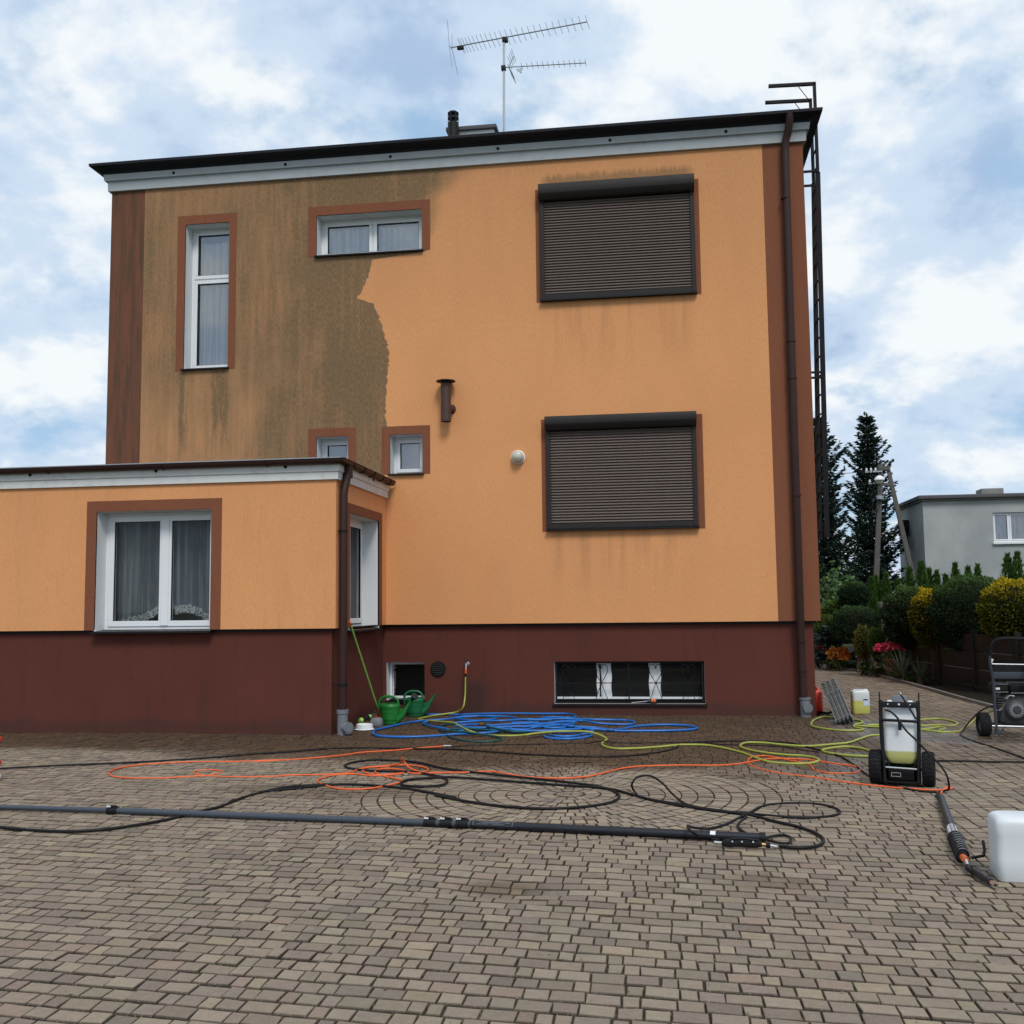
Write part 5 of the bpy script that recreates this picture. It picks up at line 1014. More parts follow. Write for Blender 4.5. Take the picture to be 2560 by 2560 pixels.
b = B(); b.tube([D_, D_+Vector((-.012, -.05, -.004)), D_+Vector((.0, -.10, -.008)), D_+Vector((.02, -.12, -.01)), D_+Vector((.035, -.09, -.006)), D_+Vector((.02, -.03, 0))], .014, 10); b.build('elbow', M_BLACK, lance, smooth=60)
q0 = Vector((1.722, -8.53, .030)); b = B(); b.cyl(q0, along(q0, E_, .84), .019, 14); b.build('end_tube', M_CARBON, lance, smooth=40)
b = B(); b.cyl(along(q0, E_, .83), along(q0, E_, .99), .013, 12); b.cyl(along(q0, E_, .97), along(q0, E_, 1.06), .019, 6); b.build('nozzle_nut', M_CHROME, lance)
b = B(); b.cyl(along(q0, E_, 1.055), along(q0, E_, 1.064), .007, 10); b.build('nozzle_bore', M_BLACK, lance)

# ------------------------------------------------------------------ canisters
def hdpe(name, level, liquid, body=(.62, .64, .63)):
    q = NM(name); z = q.xyz(q.obj())[2]; n = q.noise(q.obj(), 7, 3)
    f = q.sstep(z, level-.010, level+.012); c = q.mix(f, liquid, body); c = q.mix(q.math('MULTIPLY', n, .08), c, (.5, .5, .48))
    q.P(color=c, rough=.38, spec=.4, sss=.25); q.b.inputs['Subsurface Radius'].default_value = (.05, .05, .045); q.b.inputs['Subsurface Scale'].default_value = .6
    return q.mat
def canister(name, label, loc, rotz, w, d, h, mt, cap, lab=False, grip=True):
    t = thing(name, label, 'canister', loc); M = Matrix.Translation(loc) @ Matrix.Rotation(rotz, 4, 'Z')
    b = B(); b.M = M
    R_ = []
    for z, k, r in ((0, .90, .03), (.006, .955, .035), (.03, 1, .04), (.33, 1.0, .04), (.36, .992, .04), (.66, .992, .04), (.69, 1., .04), (.84, 1., .042), (.905, .965, .045), (.935, .89, .05), (.945, .80, .05)):
        R_.append([(x, y, z*h) for x, y in rrect(w*k, d*(k if k > .95 else k*.97), r*h/.35, 5)])
    b.loft(R_); b.build('body', mt, t, smooth=50)
    b = B(); b.M = M; g0, g1, zz0, zz1 = -w*.39, w*.10, h*.90, h*.988     # moulded grip with a finger slot
    b.box(g0, g1, -d*.16, d*.16, h*.962, zz1); b.box(g0, g0+w*.10, -d*.16, d*.16, zz0, h*.962); b.box(g1-w*.10, g1, -d*.16, d*.16, zz0, h*.962); _ = b.build('grip', mt, t, bevel=.010, bseg=3) if grip else None
    b = B(); b.M = M; b.cyl((w*.30, 0, h*.89), (w*.30, 0, h*.93), d*.20, 16); b.build('neck', mt, t, smooth=40)
    b = B(); b.M = M; b.cyl((w*.30, 0, h*.92), (w*.30, 0, h*.985), d*.22, 20)
    for i in range(20): a = i*math.pi/10; b.cyl((w*.30+d*.22*math.cos(a), d*.22*math.sin(a), h*.925), (w*.30+d*.22*math.cos(a), d*.22*math.sin(a), h*.98), .0025, 5)
    b.build('cap', cap, t, smooth=40)
    if lab:
        b = B(); b.M = M; b.box(w*.08, w*.46, -d/2-.0015, -d/2+.004, h*.34, h*.60); b.build('label', M_LABELB, t)
        b = B(); b.M = M; b.box(w*.10, w*.36, -d/2-.0030, -d/2+.002, h*.555, h*.60); b.build('label_strip', M_BLACK, t)
        for i in range(4):
            b = B(); b.M = M; b.box(w*.14, w*random.uniform(.28, .42), -d/2-.0030, -d/2+.002, h*(.50-.045*i), h*(.515-.045*i)); b.build('label_text', M_LABELW, t)
    return t
M_CAN1 = hdpe('small_canister_plastic', .185, (.50, .48, .11)); M_CAN2 = hdpe('large_canister_plastic', -.2, (.5, .5, .5), (.66, .70, .72))
canister('canister', 'small translucent canister half full of yellow liquid, on the drive behind the trolley', (2.735, .40, 0), rad(4), .238, .17, .345, M_CAN1, M_LABELW, True)
canister('canister', 'large white canister cut by the right edge, beside the lance tip', (2.005, -8.56, 0), rad(-4), .36, .25, .375, M_CAN2, M_LABELW, grip=False)
t = thing('fuel_can', 'red plastic can peeping out behind the house corner', 'canister', (2.165, .42, 0))
b = B(); rbox(b, (2.150, .42, 0), None, [(.0, .10, .2), (.02, .13, .24), (.29, .13, .24), (.33, .10, .18)], .04); b.build('body', M_RED, t, smooth=50)
b = B(); b.tube([(2.15, .34, .32), (2.15, .35, .36), (2.15, .45, .36), (2.15, .48, .32)], .012, 8); b.build('grip', M_RED, t, smooth=60)
b = B(); b.tube([(2.15, .30, .03), (2.25, .20, .02), (2.33, .18, .05), (2.40, .16, .05)], .018, 8); b.build('spout', M_BLACK, t, smooth=60)

# ------------------------------------------------------------------ tank trolley
CT = Vector((1.985, -5.56, 0)); CM = Matrix.Translation(CT) @ Matrix.Rotation(rad(-16), 4, 'Z')
cart = thing('tank_trolley', 'black two-wheeled spray trolley with a white tank holding some yellow liquid', 'trolley', CT)
LEAN = CM @ Matrix.Rotation(rad(-7), 4, 'X')
def cb(): b = B(); b.M = LEAN; return b
for s in (-1, 1):
    b = cb(); b.tube([(s*.135, -.02, .03), (s*.145, -.02, .30), (s*.152, -.02, .60), (s*.152, -.02, .715)], .0165, 12); b.build('upright', M_BLACK, cart, smooth=40)
    b = cb(); b.tube([(s*.158, -.005, .70), (s*.160, -.005, .785)], .006, 8); b.build('hook_rod', M_BLACK, cart, smooth=40)
    b = cb(); b.tube([(s*.155, -.02, .60), (s*.158, -.045, .52), (s*.155, -.045, .40), (s*.150, -.02, .30)], .010, 8); b.build('grip', M_RUBBER, cart, smooth=60)
b = cb(); b.box(-.150, .150, -.040, -.008, .655, .705); b.build('head_plate', M_BLACK, cart, bevel=.006)
b = cb(); b.cyl((0, -.040, .683), (0, -.044, .683), .009, 10); b.cyl((-.09, -.040, .683), (-.09, -.043, .683), .006, 8); b.cyl((.09, -.040, .683), (.09, -.043, .683), .006, 8); b.build('bolt', M_CHROME, cart)
b = cb(); b.tube([(-.148, -.03, .548), (.148, -.03, .542)], .0125, 10); b.build('cross_bar', M_BLACK, cart, smooth=40)
b = cb(); b.box(-.014, .014, -.040, -.028, .465, .545); b.cyl((0, -.040, .485), (0, -.043, .485), .007, 10); b.build('bracket', M_BLACK, cart)
M_TANK = hdpe('trolley_tank_plastic', .285, (.47, .47, .16), (.70, .73, .74))
b = cb(); R_ = []
for z, w_, d_ in ((.185, .17, .15), (.195, .21, .17), (.245, .268, .20), (.30, .272, .205), (.52, .262, .20), (.60, .255, .19), (.66, .235, .18), (.70, .20, .15)):
    R_.append([(x, y+.11, z) for x, y in rrect(w_, d_, .035, 5)])
b.loft(R_); b.build('tank', M_TANK, cart, smooth=45)
b = cb()
b.box(-.062, .062, .06, .16, .695, .765); b.build('tank_lid', M_PVCGREY, cart, bevel=.012)
b = cb(); b.box(-.105, -.062, .07, .15, .69, .722); b.box(.062, .105, .07, .15, .69, .722); b.build('lid_flange', M_LABELW, cart, bevel=.008)
for s in (-1, 1):
    b = cb(); b.bar((s*.135, .03, .245), (s*.095, .03, .155), .012, .035, (0, 1, 0)); b.build('tank_strap', M_BLACK, cart)
b = cb(); b.tube([(-.125, -.035, .152), (.125, -.035, .146)], .0085, 10); b.build('chrome_bar', M_CHROME, cart, smooth=40)
b = B(); b.M = CM; b.box(-.145, .145, -.015, .21, .025, .040); b.box(-.145, .145, .195, .21, .04, .17); b.box(-.145, -.13, 0, .195, .04, .17); b.box(.13, .145, 0, .195, .04, .17); b.build('base_tray', M_BLACK, cart, bevel=.004)
b = B(); b.M = CM; b.box(-.11, .10, .02, .16, .045, .145); b.build('pump', M_BLACKMATT, cart, bevel=.012)
b = B(); b.M = CM; ring(b, -.085, -.005, .075, .112, .007, .004, .012); b.build('pump_latch', M_CHROME, cart)
b = B(); b.M = CM; b.cyl((-.25, .07, .135), (.25, .07, .135), .011, 10); b.build('axle', M_BLACK, cart, smooth=40)
def tyre(parent, M, c, r, w, tread=True, ribs=26):
    b = B(); b.M = M; pr_ = [(r*.55, -w*.36), (r*.72, -w*.50), (r*.88, -w*.50), (r*.965, -w*.40), (r, -w*.22), (r*1.004, 0), (r, w*.22), (r*.965, w*.40), (r*.88, w*.50), (r*.72, w*.50), (r*.55, w*.36)]
    b.lathe(pr_, c, 40, (1, 0, 0), cap=False); wh = b.build('wheel', M_RUBBER, parent, smooth=40)
    if tread:
        b = B(); b.M = M
        for i in range(ribs):
            a = 2*math.pi*i/ribs; P_ = []
            for j in range(9):
                u = -w*.44+w*.88*j/8; rr = r*1.004-(abs(u)/(w*.44))**3*r*.045; aa = a+.06*(1 if j % 2 else -1)
                P_.append((c[0]+u, c[1]+rr*math.cos(aa), c[2]+rr*math.sin(aa)))
            b.tube(P_, .0048, 4)
        b.build('tread', M_RUBBER, wh)
    b = B(); b.M = M; b.lathe([(r*.18, -w*.30), (r*.5, -w*.22), (r*.57, -w*.36), (r*.57, w*.36), (r*.5, w*.22), (r*.18, w*.30)], c, 24, (1, 0, 0)); b.build('rim', M_FRAMEGREY, wh, smooth=40)
    return wh
for s in (-1, 1): tyre(cart, CM, (s*.212, .07, .143), .143, .100)
# hose and rod that belong to the trolley
ch_ = [(1.848,-5.68,.651),(1.885,-5.707,.64),(1.936,-5.734,.588),(1.955,-5.761,.547),(1.994,-5.788,.485),(2.059,-5.815,.418),(2.117,-5.842,.347),(2.18,-5.869,.276),(2.227,-5.896,.217),(2.259,-5.923,.152),(2.268,-5.93,.104),(2.285,-5.86,.03),(2.27,-5.80,.010),(2.21,-5.86,.009),(2.13,-6.1,.012),(2.117,-6.26,.03)]
b = B(); b.tube([tuple(p) for p in crom(ch_, .02)], .0085, 8); b.build('spray_hose', M_HOSEBLK, cart, smooth=60)
b = B(); b.tube([(1.978, -5.66, .792), (2.03, -5.69, .69), (2.088, -5.72, .578)], .0075, 8); b.build('wand', M_BLACK, cart, smooth=60)
b = B(); b.cyl((1.976, -5.659, .797), (1.988, -5.664, .772), .0085, 8); b.build('wand_tip', M_CHROME, cart)

# ------------------------------------------------------------------ petrol pressure washer
pw = thing('pressure_washer', 'petrol pressure washer on a slate grey wheeled frame at the right edge', 'pressure washer', (3.95, -2.0, 0))
tyre(pw, None, (3.665, -2.08, .134), .134, .115, ribs=22); tyre(pw, None, (4.36, -2.08, .134), .134, .115, ribs=22)
b = B(); b.cyl((3.66, -2.08, .134), (4.40, -2.08, .134), .012, 10); b.build('axle', M_BLACK, pw, smooth=40)
fp = [(3.775, -2.16, .04), (3.770, -2.17, .45), (3.760, -2.18, .68), (3.735, -2.20, .82), (3.728, -2.22, .94), (3.745, -2.25, 1.05), (3.79, -2.27, 1.11), (3.87, -2.28, 1.125), (4.06, -2.28, 1.122), (4.15, -2.28, 1.115), (4.205, -2.25, 1.06), (4.23, -2.22, .94), (4.225, -2.20, .82), (4.205, -2.18, .68), (4.20, -2.17, .45), (4.20, -2.16, .04)]
b = B(); b.tube([tuple(p) for p in crom(fp, .03)], .0165, 12); b.build('frame_tube', M_FRAMEGREY, pw, smooth=50)
b = B(); b.tube([tuple(p) for p in crom(fp[4:12], .03)], .020, 12); b.build('handle_grip', M_RUBBER, pw, smooth=50)
b = B(); b.tube([(3.755, -2.19, .832), (4.21, -2.19, .822)], .010, 10); b.build('cross_bar', M_STEEL, pw, smooth=40)
b = B(); b.box(3.765, 4.205, -2.20, -2.185, .665, .742); b.build('front_plate', M_FRAMEGREY, pw, bevel=.004)
b = B(); b.box(3.768, 4.202, -2.192, -2.18, .745, .815); b.build('shade_plate', M_BLACK, pw)
b = B(); b.tube([(3.745, -2.20, .85), (3.760, -2.21, .89)], .014, 8); b.build('hook', M_LABELW, pw, smooth=40)
for y in (-2.16, -1.75):
    b = B(); b.tube([(3.70, y, .125), (4.30, y, .112)], .014, 10); b.build('base_tube', M_STEEL, pw, smooth=40)
b = B(); b.tube([(3.775, -2.16, .20), (3.80, -2.165, .02), (3.85, -2.17, .10)], .012, 8); b.build('stand_foot', M_FRAMEGREY, pw, smooth=40)
b = B(); rbox(b, (3.862, -2.02, .50), None, [(0, .15, .20), (.02, .165, .22), (.09, .165, .22), (.108, .14, .19)], .02); b.build('air_filter', M_BLACKMATT, pw, smooth=40)
b = B(); rbox(b, (4.075, -2.02, .50), None, [(0, .24, .24), (.02, .26, .26), (.085, .26, .26), (.112, .20, .2)], .03); b.build('fuel_tank', M_BLACKMATT, pw, smooth=40)
b = B(); b.box(3.79, 3.935, -2.135, -2.125, .505, .512); b.box(3.96, 4.19, -2.155, -2.145, .496, .503); b.box(3.79, 3.935, -2.132, -2.125, .595, .602); b.build('trim_line', M_STEEL, pw)
b = B(); b.box(3.800, 3.845, -2.136, -2.128, .535, .560); b.build('sticker', M_LABELW, pw)
b = B(); rbox(b, (4.01, -1.98, .13), None, [(0, .26, .22), (.03, .34, .26), (.22, .34, .26), (.34, .26, .22), (.37, .2, .18)], .06); b.build('engine_block', M_ENGINE, pw, smooth=45)
for i in range(6):
    b = B(); b.box(3.825, 3.90, -2.10, -1.90, .30+i*.028, .312+i*.028); b.build('cooling_fin', M_ENGINE, pw)
b = B(); b.lathe([(.118, 0), (.118, .03), (.100, .055), (.088, .06)], (4.012, -2.10, .305), 30, (0, -1, 0)); rs = b.build('recoil_starter', M_ENGINE, pw, smooth=35)
for i in range(24):
    a = 2*math.pi*i/24; b = B(); b.bar((4.012+.048*math.cos(a), -2.163, .305+.048*math.sin(a)), (4.012+.084*math.cos(a), -2.161, .305+.084*math.sin(a)), .010, .006, (0, 1, 0)); b.build('starter_rib', M_STEEL, rs)
b = B(); b.lathe([(.040, .06), (.036, .068), (.003, .07)], (4.012, -2.10, .305), 20, (0, -1, 0)); b.build('starter_hub', M_ENGINE, rs, smooth=40)
b = B(); b.tube([(3.92, -2.12, .44), (3.95, -2.13, .47), (4.0, -2.13, .46)], .008, 8); b.cyl((3.91, -2.12, .43), (3.93, -2.13, .45), .016, 10); b.build('throttle_linkage', M_STEEL, pw, smooth=50)
b = B(); b.cyl((3.80, -2.15, .30), (3.86, -2.10, .29), .015, 10); b.cyl((3.83, -2.12, .29), (3.86, -2.14, .33), .010, 8); b.build('water_inlet', M_CHROME, pw, smooth=40)
b = B(); b.box(3.88, 4.14, -2.08, -1.85, .115, .15); b.build('engine_plate', M_BLACK, pw)
b = B(); b.lathe([(.0, 0), (.03, .005), (.032, .05), (.02, .06)], (4.13, -2.24, .69), 14, (0, -1, 0)); b.build('yellow_knob', M_YHOSE, pw, smooth=40)
b = B(); b.tube([(4.10, -2.21, .80), (4.09, -2.24, .76), (4.11, -2.25, .72)], .006, 6); b.build('cable', M_BLACK, pw, smooth=60)

# ------------------------------------------------------------------ folded ladder leaning on the house corner
fl = thing('folded_ladder', 'folded grey aluminium ladder leaning on the house corner by the drive', 'ladder', (2.32, -.8, 0))
top_c = Vector((2.295, .25, .44)); bot_c = Vector((2.29, -.98, .035)); ax = (top_c-bot_c).normalized(); nrm = Vector((-.42, -.25, .87)); nrm = (nrm-ax*nrm.dot(ax)).normalized(); sdv = ax.cross(nrm).normalized()
if sdv.x < 0: sdv = -sdv
LL = (top_c-bot_c).length
for s in (-.081, -.027, .027, .081):
    for k2, nn in ((0, .0), (1, -.06)):
        p = bot_c+sdv*s+nrm*nn; q_ = p+ax*LL*(.80 if k2 == 0 else 1.); b = B()
        b.bar(p, q_, .046, .020, nrm); b.bar(p+sdv*.019+nrm*.018, q_+sdv*.019+nrm*.018, .010, .034, nrm); b.bar(p-sdv*.019+nrm*.018, q_-sdv*.019+nrm*.018, .010, .034, nrm); b.build('stile', M_ALU, fl, bevel=.003, bseg=1)
for j in range(4):
    p = bot_c+ax*LL*(.12+.24*j); b = B(); b.bar(p-sdv*.10, p+sdv*.10, .03, .028, nrm); b.build('rung', M_ALU, fl, bevel=.003, bseg=1)
for s0, s1 in ((-.106, -.038), (-.034, .034), (.038, .106)):
    p = bot_c+ax*LL*.82+nrm*.02; b = B(); b.bar(p+sdv*s0, p+sdv*s1, LL*.30, .07, nrm); hj = b.build('hinge_joint', M_ALU, fl, bevel=.008)
    for k3 in range(5):
        q_ = p+ax*LL*(-.11+.055*k3)+nrm*.037; b = B(); b.bar(q_+sdv*(s0+.015), q_+sdv*(s1-.015), .012, .006, nrm); b.build('hinge_rib', M_BLACKMATT, hj)
for s in (-.081, -.027, .027, .081):
    p = bot_c+sdv*s; b = B(); b.bar(p-ax*.02, p+ax*.055, .034, .065, nrm); b.build('rubber_foot', M_RUBBER, fl, bevel=.004, bseg=1)

# ------------------------------------------------------------------ by the cellar window
def wcan(label, loc, sc_, mt, rose, rot):
    t = thing('watering_can', label, 'watering can', loc, 'watering cans by the cellar window'); M = Matrix.Translation(loc) @ Matrix.Rotation(rot, 4, 'Z') @ Matrix.Scale(sc_, 4)
    def nb(): b = B(); b.M = M; return b
    b = nb(); b.lathe([(.100, 0), (.108, .006), (.112, .05), (.113, .052), (.118, .055), (.119, .062), (.124, .15), (.128, .153), (.128, .162), (.130, .215), (.133, .222), (.134, .236), (.122, .262), (.108, .270), (.100, .262), (.112, .20)], (0, 0, 0), 28, sx=1.06, cap=True); b.build('body', mt, t, smooth=35)
    b = nb(); P_ = crom([(-.128, 0, .14), (-.155, 0, .21), (-.150, 0, .30), (-.095, 0, .352), (0, 0, .362), (.075, 0, .345), (.110, 0, .30), (.122, 0, .235)], .02)
    b.tube([tuple(p) for p in P_], [.0145+.004*abs(math.sin(i*.15)) for i in range(len(P_))], 10); b.build('handle', mt, t, smooth=60)
    P_ = crom([(.10, 0, .05), (.16, 0, .10), (.225, 0, .20), (.29, 0, .295), (.315, 0, .325)], .02); n = len(P_)
    b = nb(); b.tube([tuple(p) for p in P_], [.050-.033*min(1, i/(n*.75)) for i in range(n)], 12); b.build('spout', mt, t, smooth=60)
    b = nb(); b.add([(.11, -.004, .10), (.13, -.004, .20), (.235, -.004, .205), (.20, -.004, .16), (.11, .004, .10), (.13, .004, .20), (.235, .004, .205), (.20, .004, .16)], [(0, 1, 2, 3), (7, 6, 5, 4), (1, 5, 6, 2)]); b.build('spout_web', mt, t)
    if rose:
        b = nb(); b.lathe([(.020, 0), (.024, .02), (.052, .075), (.054, .085), (.050, .092), (.004, .10)], (.305, 0, .315), 20, (.62, -.35, .62)); b.build('rose', M_DKGREEN, t, smooth=35)
    return t
wcan('bright green watering can with a dark rose on its spout, beside the broom', (-3.672, -1.12, 0), 1.0, M_GREENCAN, True, rad(-4))
wcan('bluish green watering can without a rose, right under the cellar window', (-3.560, -.16, 0), .98, M_GREENCAN2, False, rad(3))
br = thing('broom', 'broom with a lime green stick leaning on the annex sill, bristles down', 'broom', (-3.86, -.95, 0))
h0, h1 = Vector((-3.868, -.94, .10)), Vector((-3.955, -2.03, 1.365))
b = B(); b.cyl(h0+(h1-h0)*.03, h1, .0125, 12); b.build('stick', M_LIME, br, smooth=40)
b = B(); b.cyl(h1-(h1-h0).normalized()*.03, h1+(h1-h0).normalized()*.03, .0145, 12); b.build('stick_end', M_REDBROOM, br, smooth=40)
b = B(); b.cyl(h0+(h1-h0)*.06, h0+Vector((0, .01, -.02)), .016, 12, .03); b.bar(h0+Vector((-.09, .03, -.03)), h0+Vector((.10, -.04, -.03)), .05, .030); b.build('head', M_REDBROOM, br, bevel=.006)
b = B()
for i in range(170):
    s = random.uniform(-.09, .10); w_ = random.uniform(-.02, .02); p = h0+Vector((s, -.36*s+w_, -.045)); b.bar(p, p+Vector((s*.3+random.gauss(0, .01), -.02+w_*.6+random.gauss(0, .008), -.053)), .0032, .0032)
b.build('bristles', M_STRAW, br)
bw = thing('pet_bowl', 'white plastic bowl on the paving under the annex downpipe', 'bowl', (-3.83, -1.80, 0))
b = B(); b.lathe([(.125, 0), (.128, .004), (.112, .012), (.105, .065), (.098, .070), (.092, .064), (.088, .022), (.004, .020)], (-3.83, -1.80, .002), 30); b.build('bowl', M_LABELW, bw, smooth=35)
gb = thing('stone_block', 'grey stone block behind the white bowl', 'stone', (-3.80, -1.36, 0))
b = B(); rbox(b, (-3.80, -1.36, 0), None, [(0, .17, .14), (.02, .18, .15), (.085, .165, .135), (.105, .13, .10)], .04); b.build('block', M_PVCGREY, gb, smooth=40)
nz = thing('hose_nozzle', 'black and lime hose nozzle lying on the grey stone', 'nozzle', (-3.87, -1.5, 0))
n0, n1 = Vector((-3.955, -1.60, .085)), Vector((-3.815, -1.36, .150)); dn = (n1-n0).normalized()
b = B(); b.cyl(n0, n0+dn*.045, .030, 14, .034); b.build('lime_collar', M_LIME, nz, smooth=40)
b = B(); b.cyl(n0+dn*.04, n0+dn*.18, .031, 14, .022); b.build('grip', M_BLACKMATT, nz, smooth=40)
b = B(); b.cyl(n0+dn*.17, n0+dn*.20, .026, 14); b.build('lime_ring', M_LIME, nz, smooth=40)
b = B(); b.cyl(n0+dn*.20, n1+dn*.02, .018, 12); b.bar(n1, n1+Vector((.01, -.02, .05)), .014, .03); b.build('head', M_FRAMEGREY, nz, smooth=40)
tl = thing('hand_tool', 'small tool with an orange knob lying on the wide cellar window sill', 'tool', (-.2, .05, .17))
b = B(); b.cyl((-.46, .055, .176), (-.21, .055, .200), .006, 8); b.build('rod', M_STEEL, tl)
b = B(); b.cyl((-.235, .055, .200), (-.185, .055, .203), .016, 10); b.build('collar', M_FRAMEGREY, tl, smooth=40)
b = B(); b.cyl((-.182, .055, .203), (-.115, .055, .206), .028, 14); b.build('knob', M_REDBROOM, tl, bevel=.006)
b = B(); b.cyl((-.116, .055, .206), (-.095, .055, .207), .022, 12); b.build('knob_cap', M_BLACK, tl, smooth=40)
mp_ = thing('marker_post', 'red and white banded marker post just inside the left edge', 'post', (-6.175, -5.92, 0))
b = B(); b.cyl((-6.185, -5.92, 0), (-6.185, -5.92, .46), .022, 12); b.build('stem', M_LABELW, mp_, smooth=40)
for z, mt in ((.02, M_LABELW), (.165, M_RED), (.378, M_RED)):
    b = B(); b.lathe([(.02, -.035), (.055, -.025), (.066, 0), (.055, .025), (.02, .035)], (-6.175, -5.92, z+.02 if z < .1 else z), 18); b.build('bulge', mt, mp_, smooth=60)

# ------------------------------------------------------------------ foliage
def leafmesh(name, c, d, L, Wd, tone_, mt, org):
    """diamond leaves: c base points, d unit directions, L lengths, Wd widths, tone_ 0..1"""
    N = len(c); d = d/np.maximum(1e-6, np.linalg.norm(d, axis=1, keepdims=True))
    rnd = rng.normal(size=(N, 3)); s = np.cross(d, rnd); s /= np.maximum(1e-6, np.linalg.norm(s, axis=1, keepdims=True))
    L = np.broadcast_to(L, N)[:, None]; Wd = np.broadcast_to(Wd, N)[:, None]
    V = np.stack([c, c+d*L*.5+s*Wd*.5, c+d*L, c+d*L*.5-s*Wd*.5], 1).reshape(-1, 3)-np.array(org)
    me = bpy.data.meshes.new(name); me.vertices.add(4*N); me.vertices.foreach_set('co', V.astype(np.float32).ravel())
    me.loops.add(4*N); me.loops.foreach_set('vertex_index', np.arange(4*N, dtype=np.int32)); me.polygons.add(N); me.polygons.foreach_set('loop_start', np.arange(0, 4*N, 4, dtype=np.int32))
    me.update(calc_edges=True); me.materials.append(mt)
    at = me.attributes.new('lc', 'FLOAT_COLOR', 'POINT'); t = np.repeat(np.clip(tone_, 0, 1), 4); at.data.foreach_set('color', np.stack([t, t, t, np.ones_like(t)], 1).astype(np.float32).ravel())
    return me
def link(name, me, parent):
    o = bpy.data.objects.new(name, me); COL.objects.link(o); o.parent = parent; ORG[o.name] = ORG[parent.name]; return o
def fib(N):
    i = np.arange(N)+.5; ph = np.arccos(1-2*i/N); th = np.pi*(1+5**.5)*i
    return np.stack([np.cos(th)*np.sin(ph), np.sin(th)*np.sin(ph), np.cos(ph)], 1)
def topiary(name, label, c, r, base, mt, N, leaf=(.05, .022), trunk=True, sq=2.0, growth_and_toplight=None, group=None, cat='topiary', rough=.075):
    """clipped shrub: super-ellipsoid shell of leaves over a dark twiggy core, on a short stem"""
    t = thing(name, label, cat, (c[0], c[1], base), group)
    n = fib(N); n += rng.normal(size=n.shape)*.05; n /= np.linalg.norm(n, axis=1, keepdims=True)
    k = (np.abs(n)**sq).sum(1)**(-1/sq)
    lump = 1+rough*np.sin(n[:, 0]*9+c[0]*7)*np.sin(n[:, 1]*8+1)+rough*.7*np.sin(n[:, 2]*11+n[:, 0]*6)
    rr = k*lump*(1-np.abs(rng.normal(size=N))*.045)
    P = np.array(c)+n*rr[:, None]*np.array(r); nn = n/np.array(r); nn /= np.linalg.norm(nn, axis=1, keepdims=True)
    d = nn*.75+rng.normal(size=(N, 3))*.55+np.array([0, 0, .15])
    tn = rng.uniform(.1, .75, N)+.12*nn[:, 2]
    if growth_and_toplight is not None: tn = np.clip(.08+rng.uniform(-.10, .14, N)+np.clip((n[:, 2]-.35)*1.9, 0, 1)*growth_and_toplight*rng.uniform(.5, 1.1, N), 0, 1)  # yew: light from above painted on upper leaves; gold shrub: yellow shoots
    me = leafmesh('crown', P, d, leaf[0]*rng.uniform(.6, 1.35, N), leaf[1]*rng.uniform(.7, 1.3, N), tn, mt, ORG[t.name]); link('crown', me, t)
    # inner twigs and leaves so that gaps read dark but leafy
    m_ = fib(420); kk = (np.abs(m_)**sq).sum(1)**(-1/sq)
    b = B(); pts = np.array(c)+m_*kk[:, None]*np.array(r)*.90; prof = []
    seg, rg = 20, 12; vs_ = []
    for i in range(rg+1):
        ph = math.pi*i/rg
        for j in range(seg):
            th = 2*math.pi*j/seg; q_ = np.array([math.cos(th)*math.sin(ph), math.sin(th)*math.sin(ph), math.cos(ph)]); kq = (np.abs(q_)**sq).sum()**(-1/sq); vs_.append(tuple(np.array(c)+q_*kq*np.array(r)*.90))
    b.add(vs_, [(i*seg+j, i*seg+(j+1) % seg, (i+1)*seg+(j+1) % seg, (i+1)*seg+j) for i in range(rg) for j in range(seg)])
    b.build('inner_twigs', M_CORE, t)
    if trunk:
        b = B(); b.tube([(c[0], c[1], base-.05), (c[0]+.03, c[1], base+(c[2]-base)*.3), (c[0]-.01, c[1]+.02, base+(c[2]-base)*.6), (c[0], c[1], c[2]-r[2]*.5)], [.05, .042, .045, .06], 8); b.build('trunk', M_BARK, t, smooth=60)
    return t
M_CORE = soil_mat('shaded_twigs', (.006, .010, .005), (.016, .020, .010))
topiary('clipped_yew', 'large dark dome of clipped yew, front middle of the drive hedge', (5.66, 5.2, 1.33), (.73, .66, .70), 0, M_YEW, 13000, (.055, .024), growth_and_toplight=.8)
topiary('clipped_yew', 'dark yew dome behind the narrow gold shrub', (5.02, 7.3, 1.26), (.52, .52, .61), 0, M_YEW, 8500, (.055, .024), growth_and_toplight=.8)
topiary('clipped_yew', 'dark yew at the far right edge, overlapping the gold shrub', (6.35, 2.75, 1.35), (.52, .5, .50), 0, M_YEW, 5000, (.055, .020), growth_and_toplight=.6)
topiary('gold_shrub', 'narrow gold-tipped shrub squeezed between two yew domes', (5.16, 6.2, 1.26), (.36, .42, .54), 0, M_GOLD, 3600, (.060, .034), growth_and_toplight=.95)
topiary('gold_shrub', 'large gold-tipped shrub at the right above the pressure washer', (5.86, 3.6, 1.39), (.52, .52, .52), 0, M_GOLD, 4600, (.060, .034), growth_and_toplight=.95)
topiary('clipped_yew', 'flattened dark yew ball high in front of the spruces', (4.53, 10.6, 1.74), (.34, .34, .29), 0, M_YEW, 3600, (.06, .022), growth_and_toplight=.5)
topiary('clipped_yew', 'broad low yew block with a peaked top behind the gold balls', (4.34, 9.5, 1.06), (.46, .42, .38), 0, M_YEW, 4200, (.06, .022), sq=3.2, growth_and_toplight=.5)
topiary('box_shrub', 'small flat-topped box shrub near the house corner', (4.19, 10.9, 1.44), (.26, .28, .15), 0, M_BOX, 2200, (.055, .026), sq=3.0)
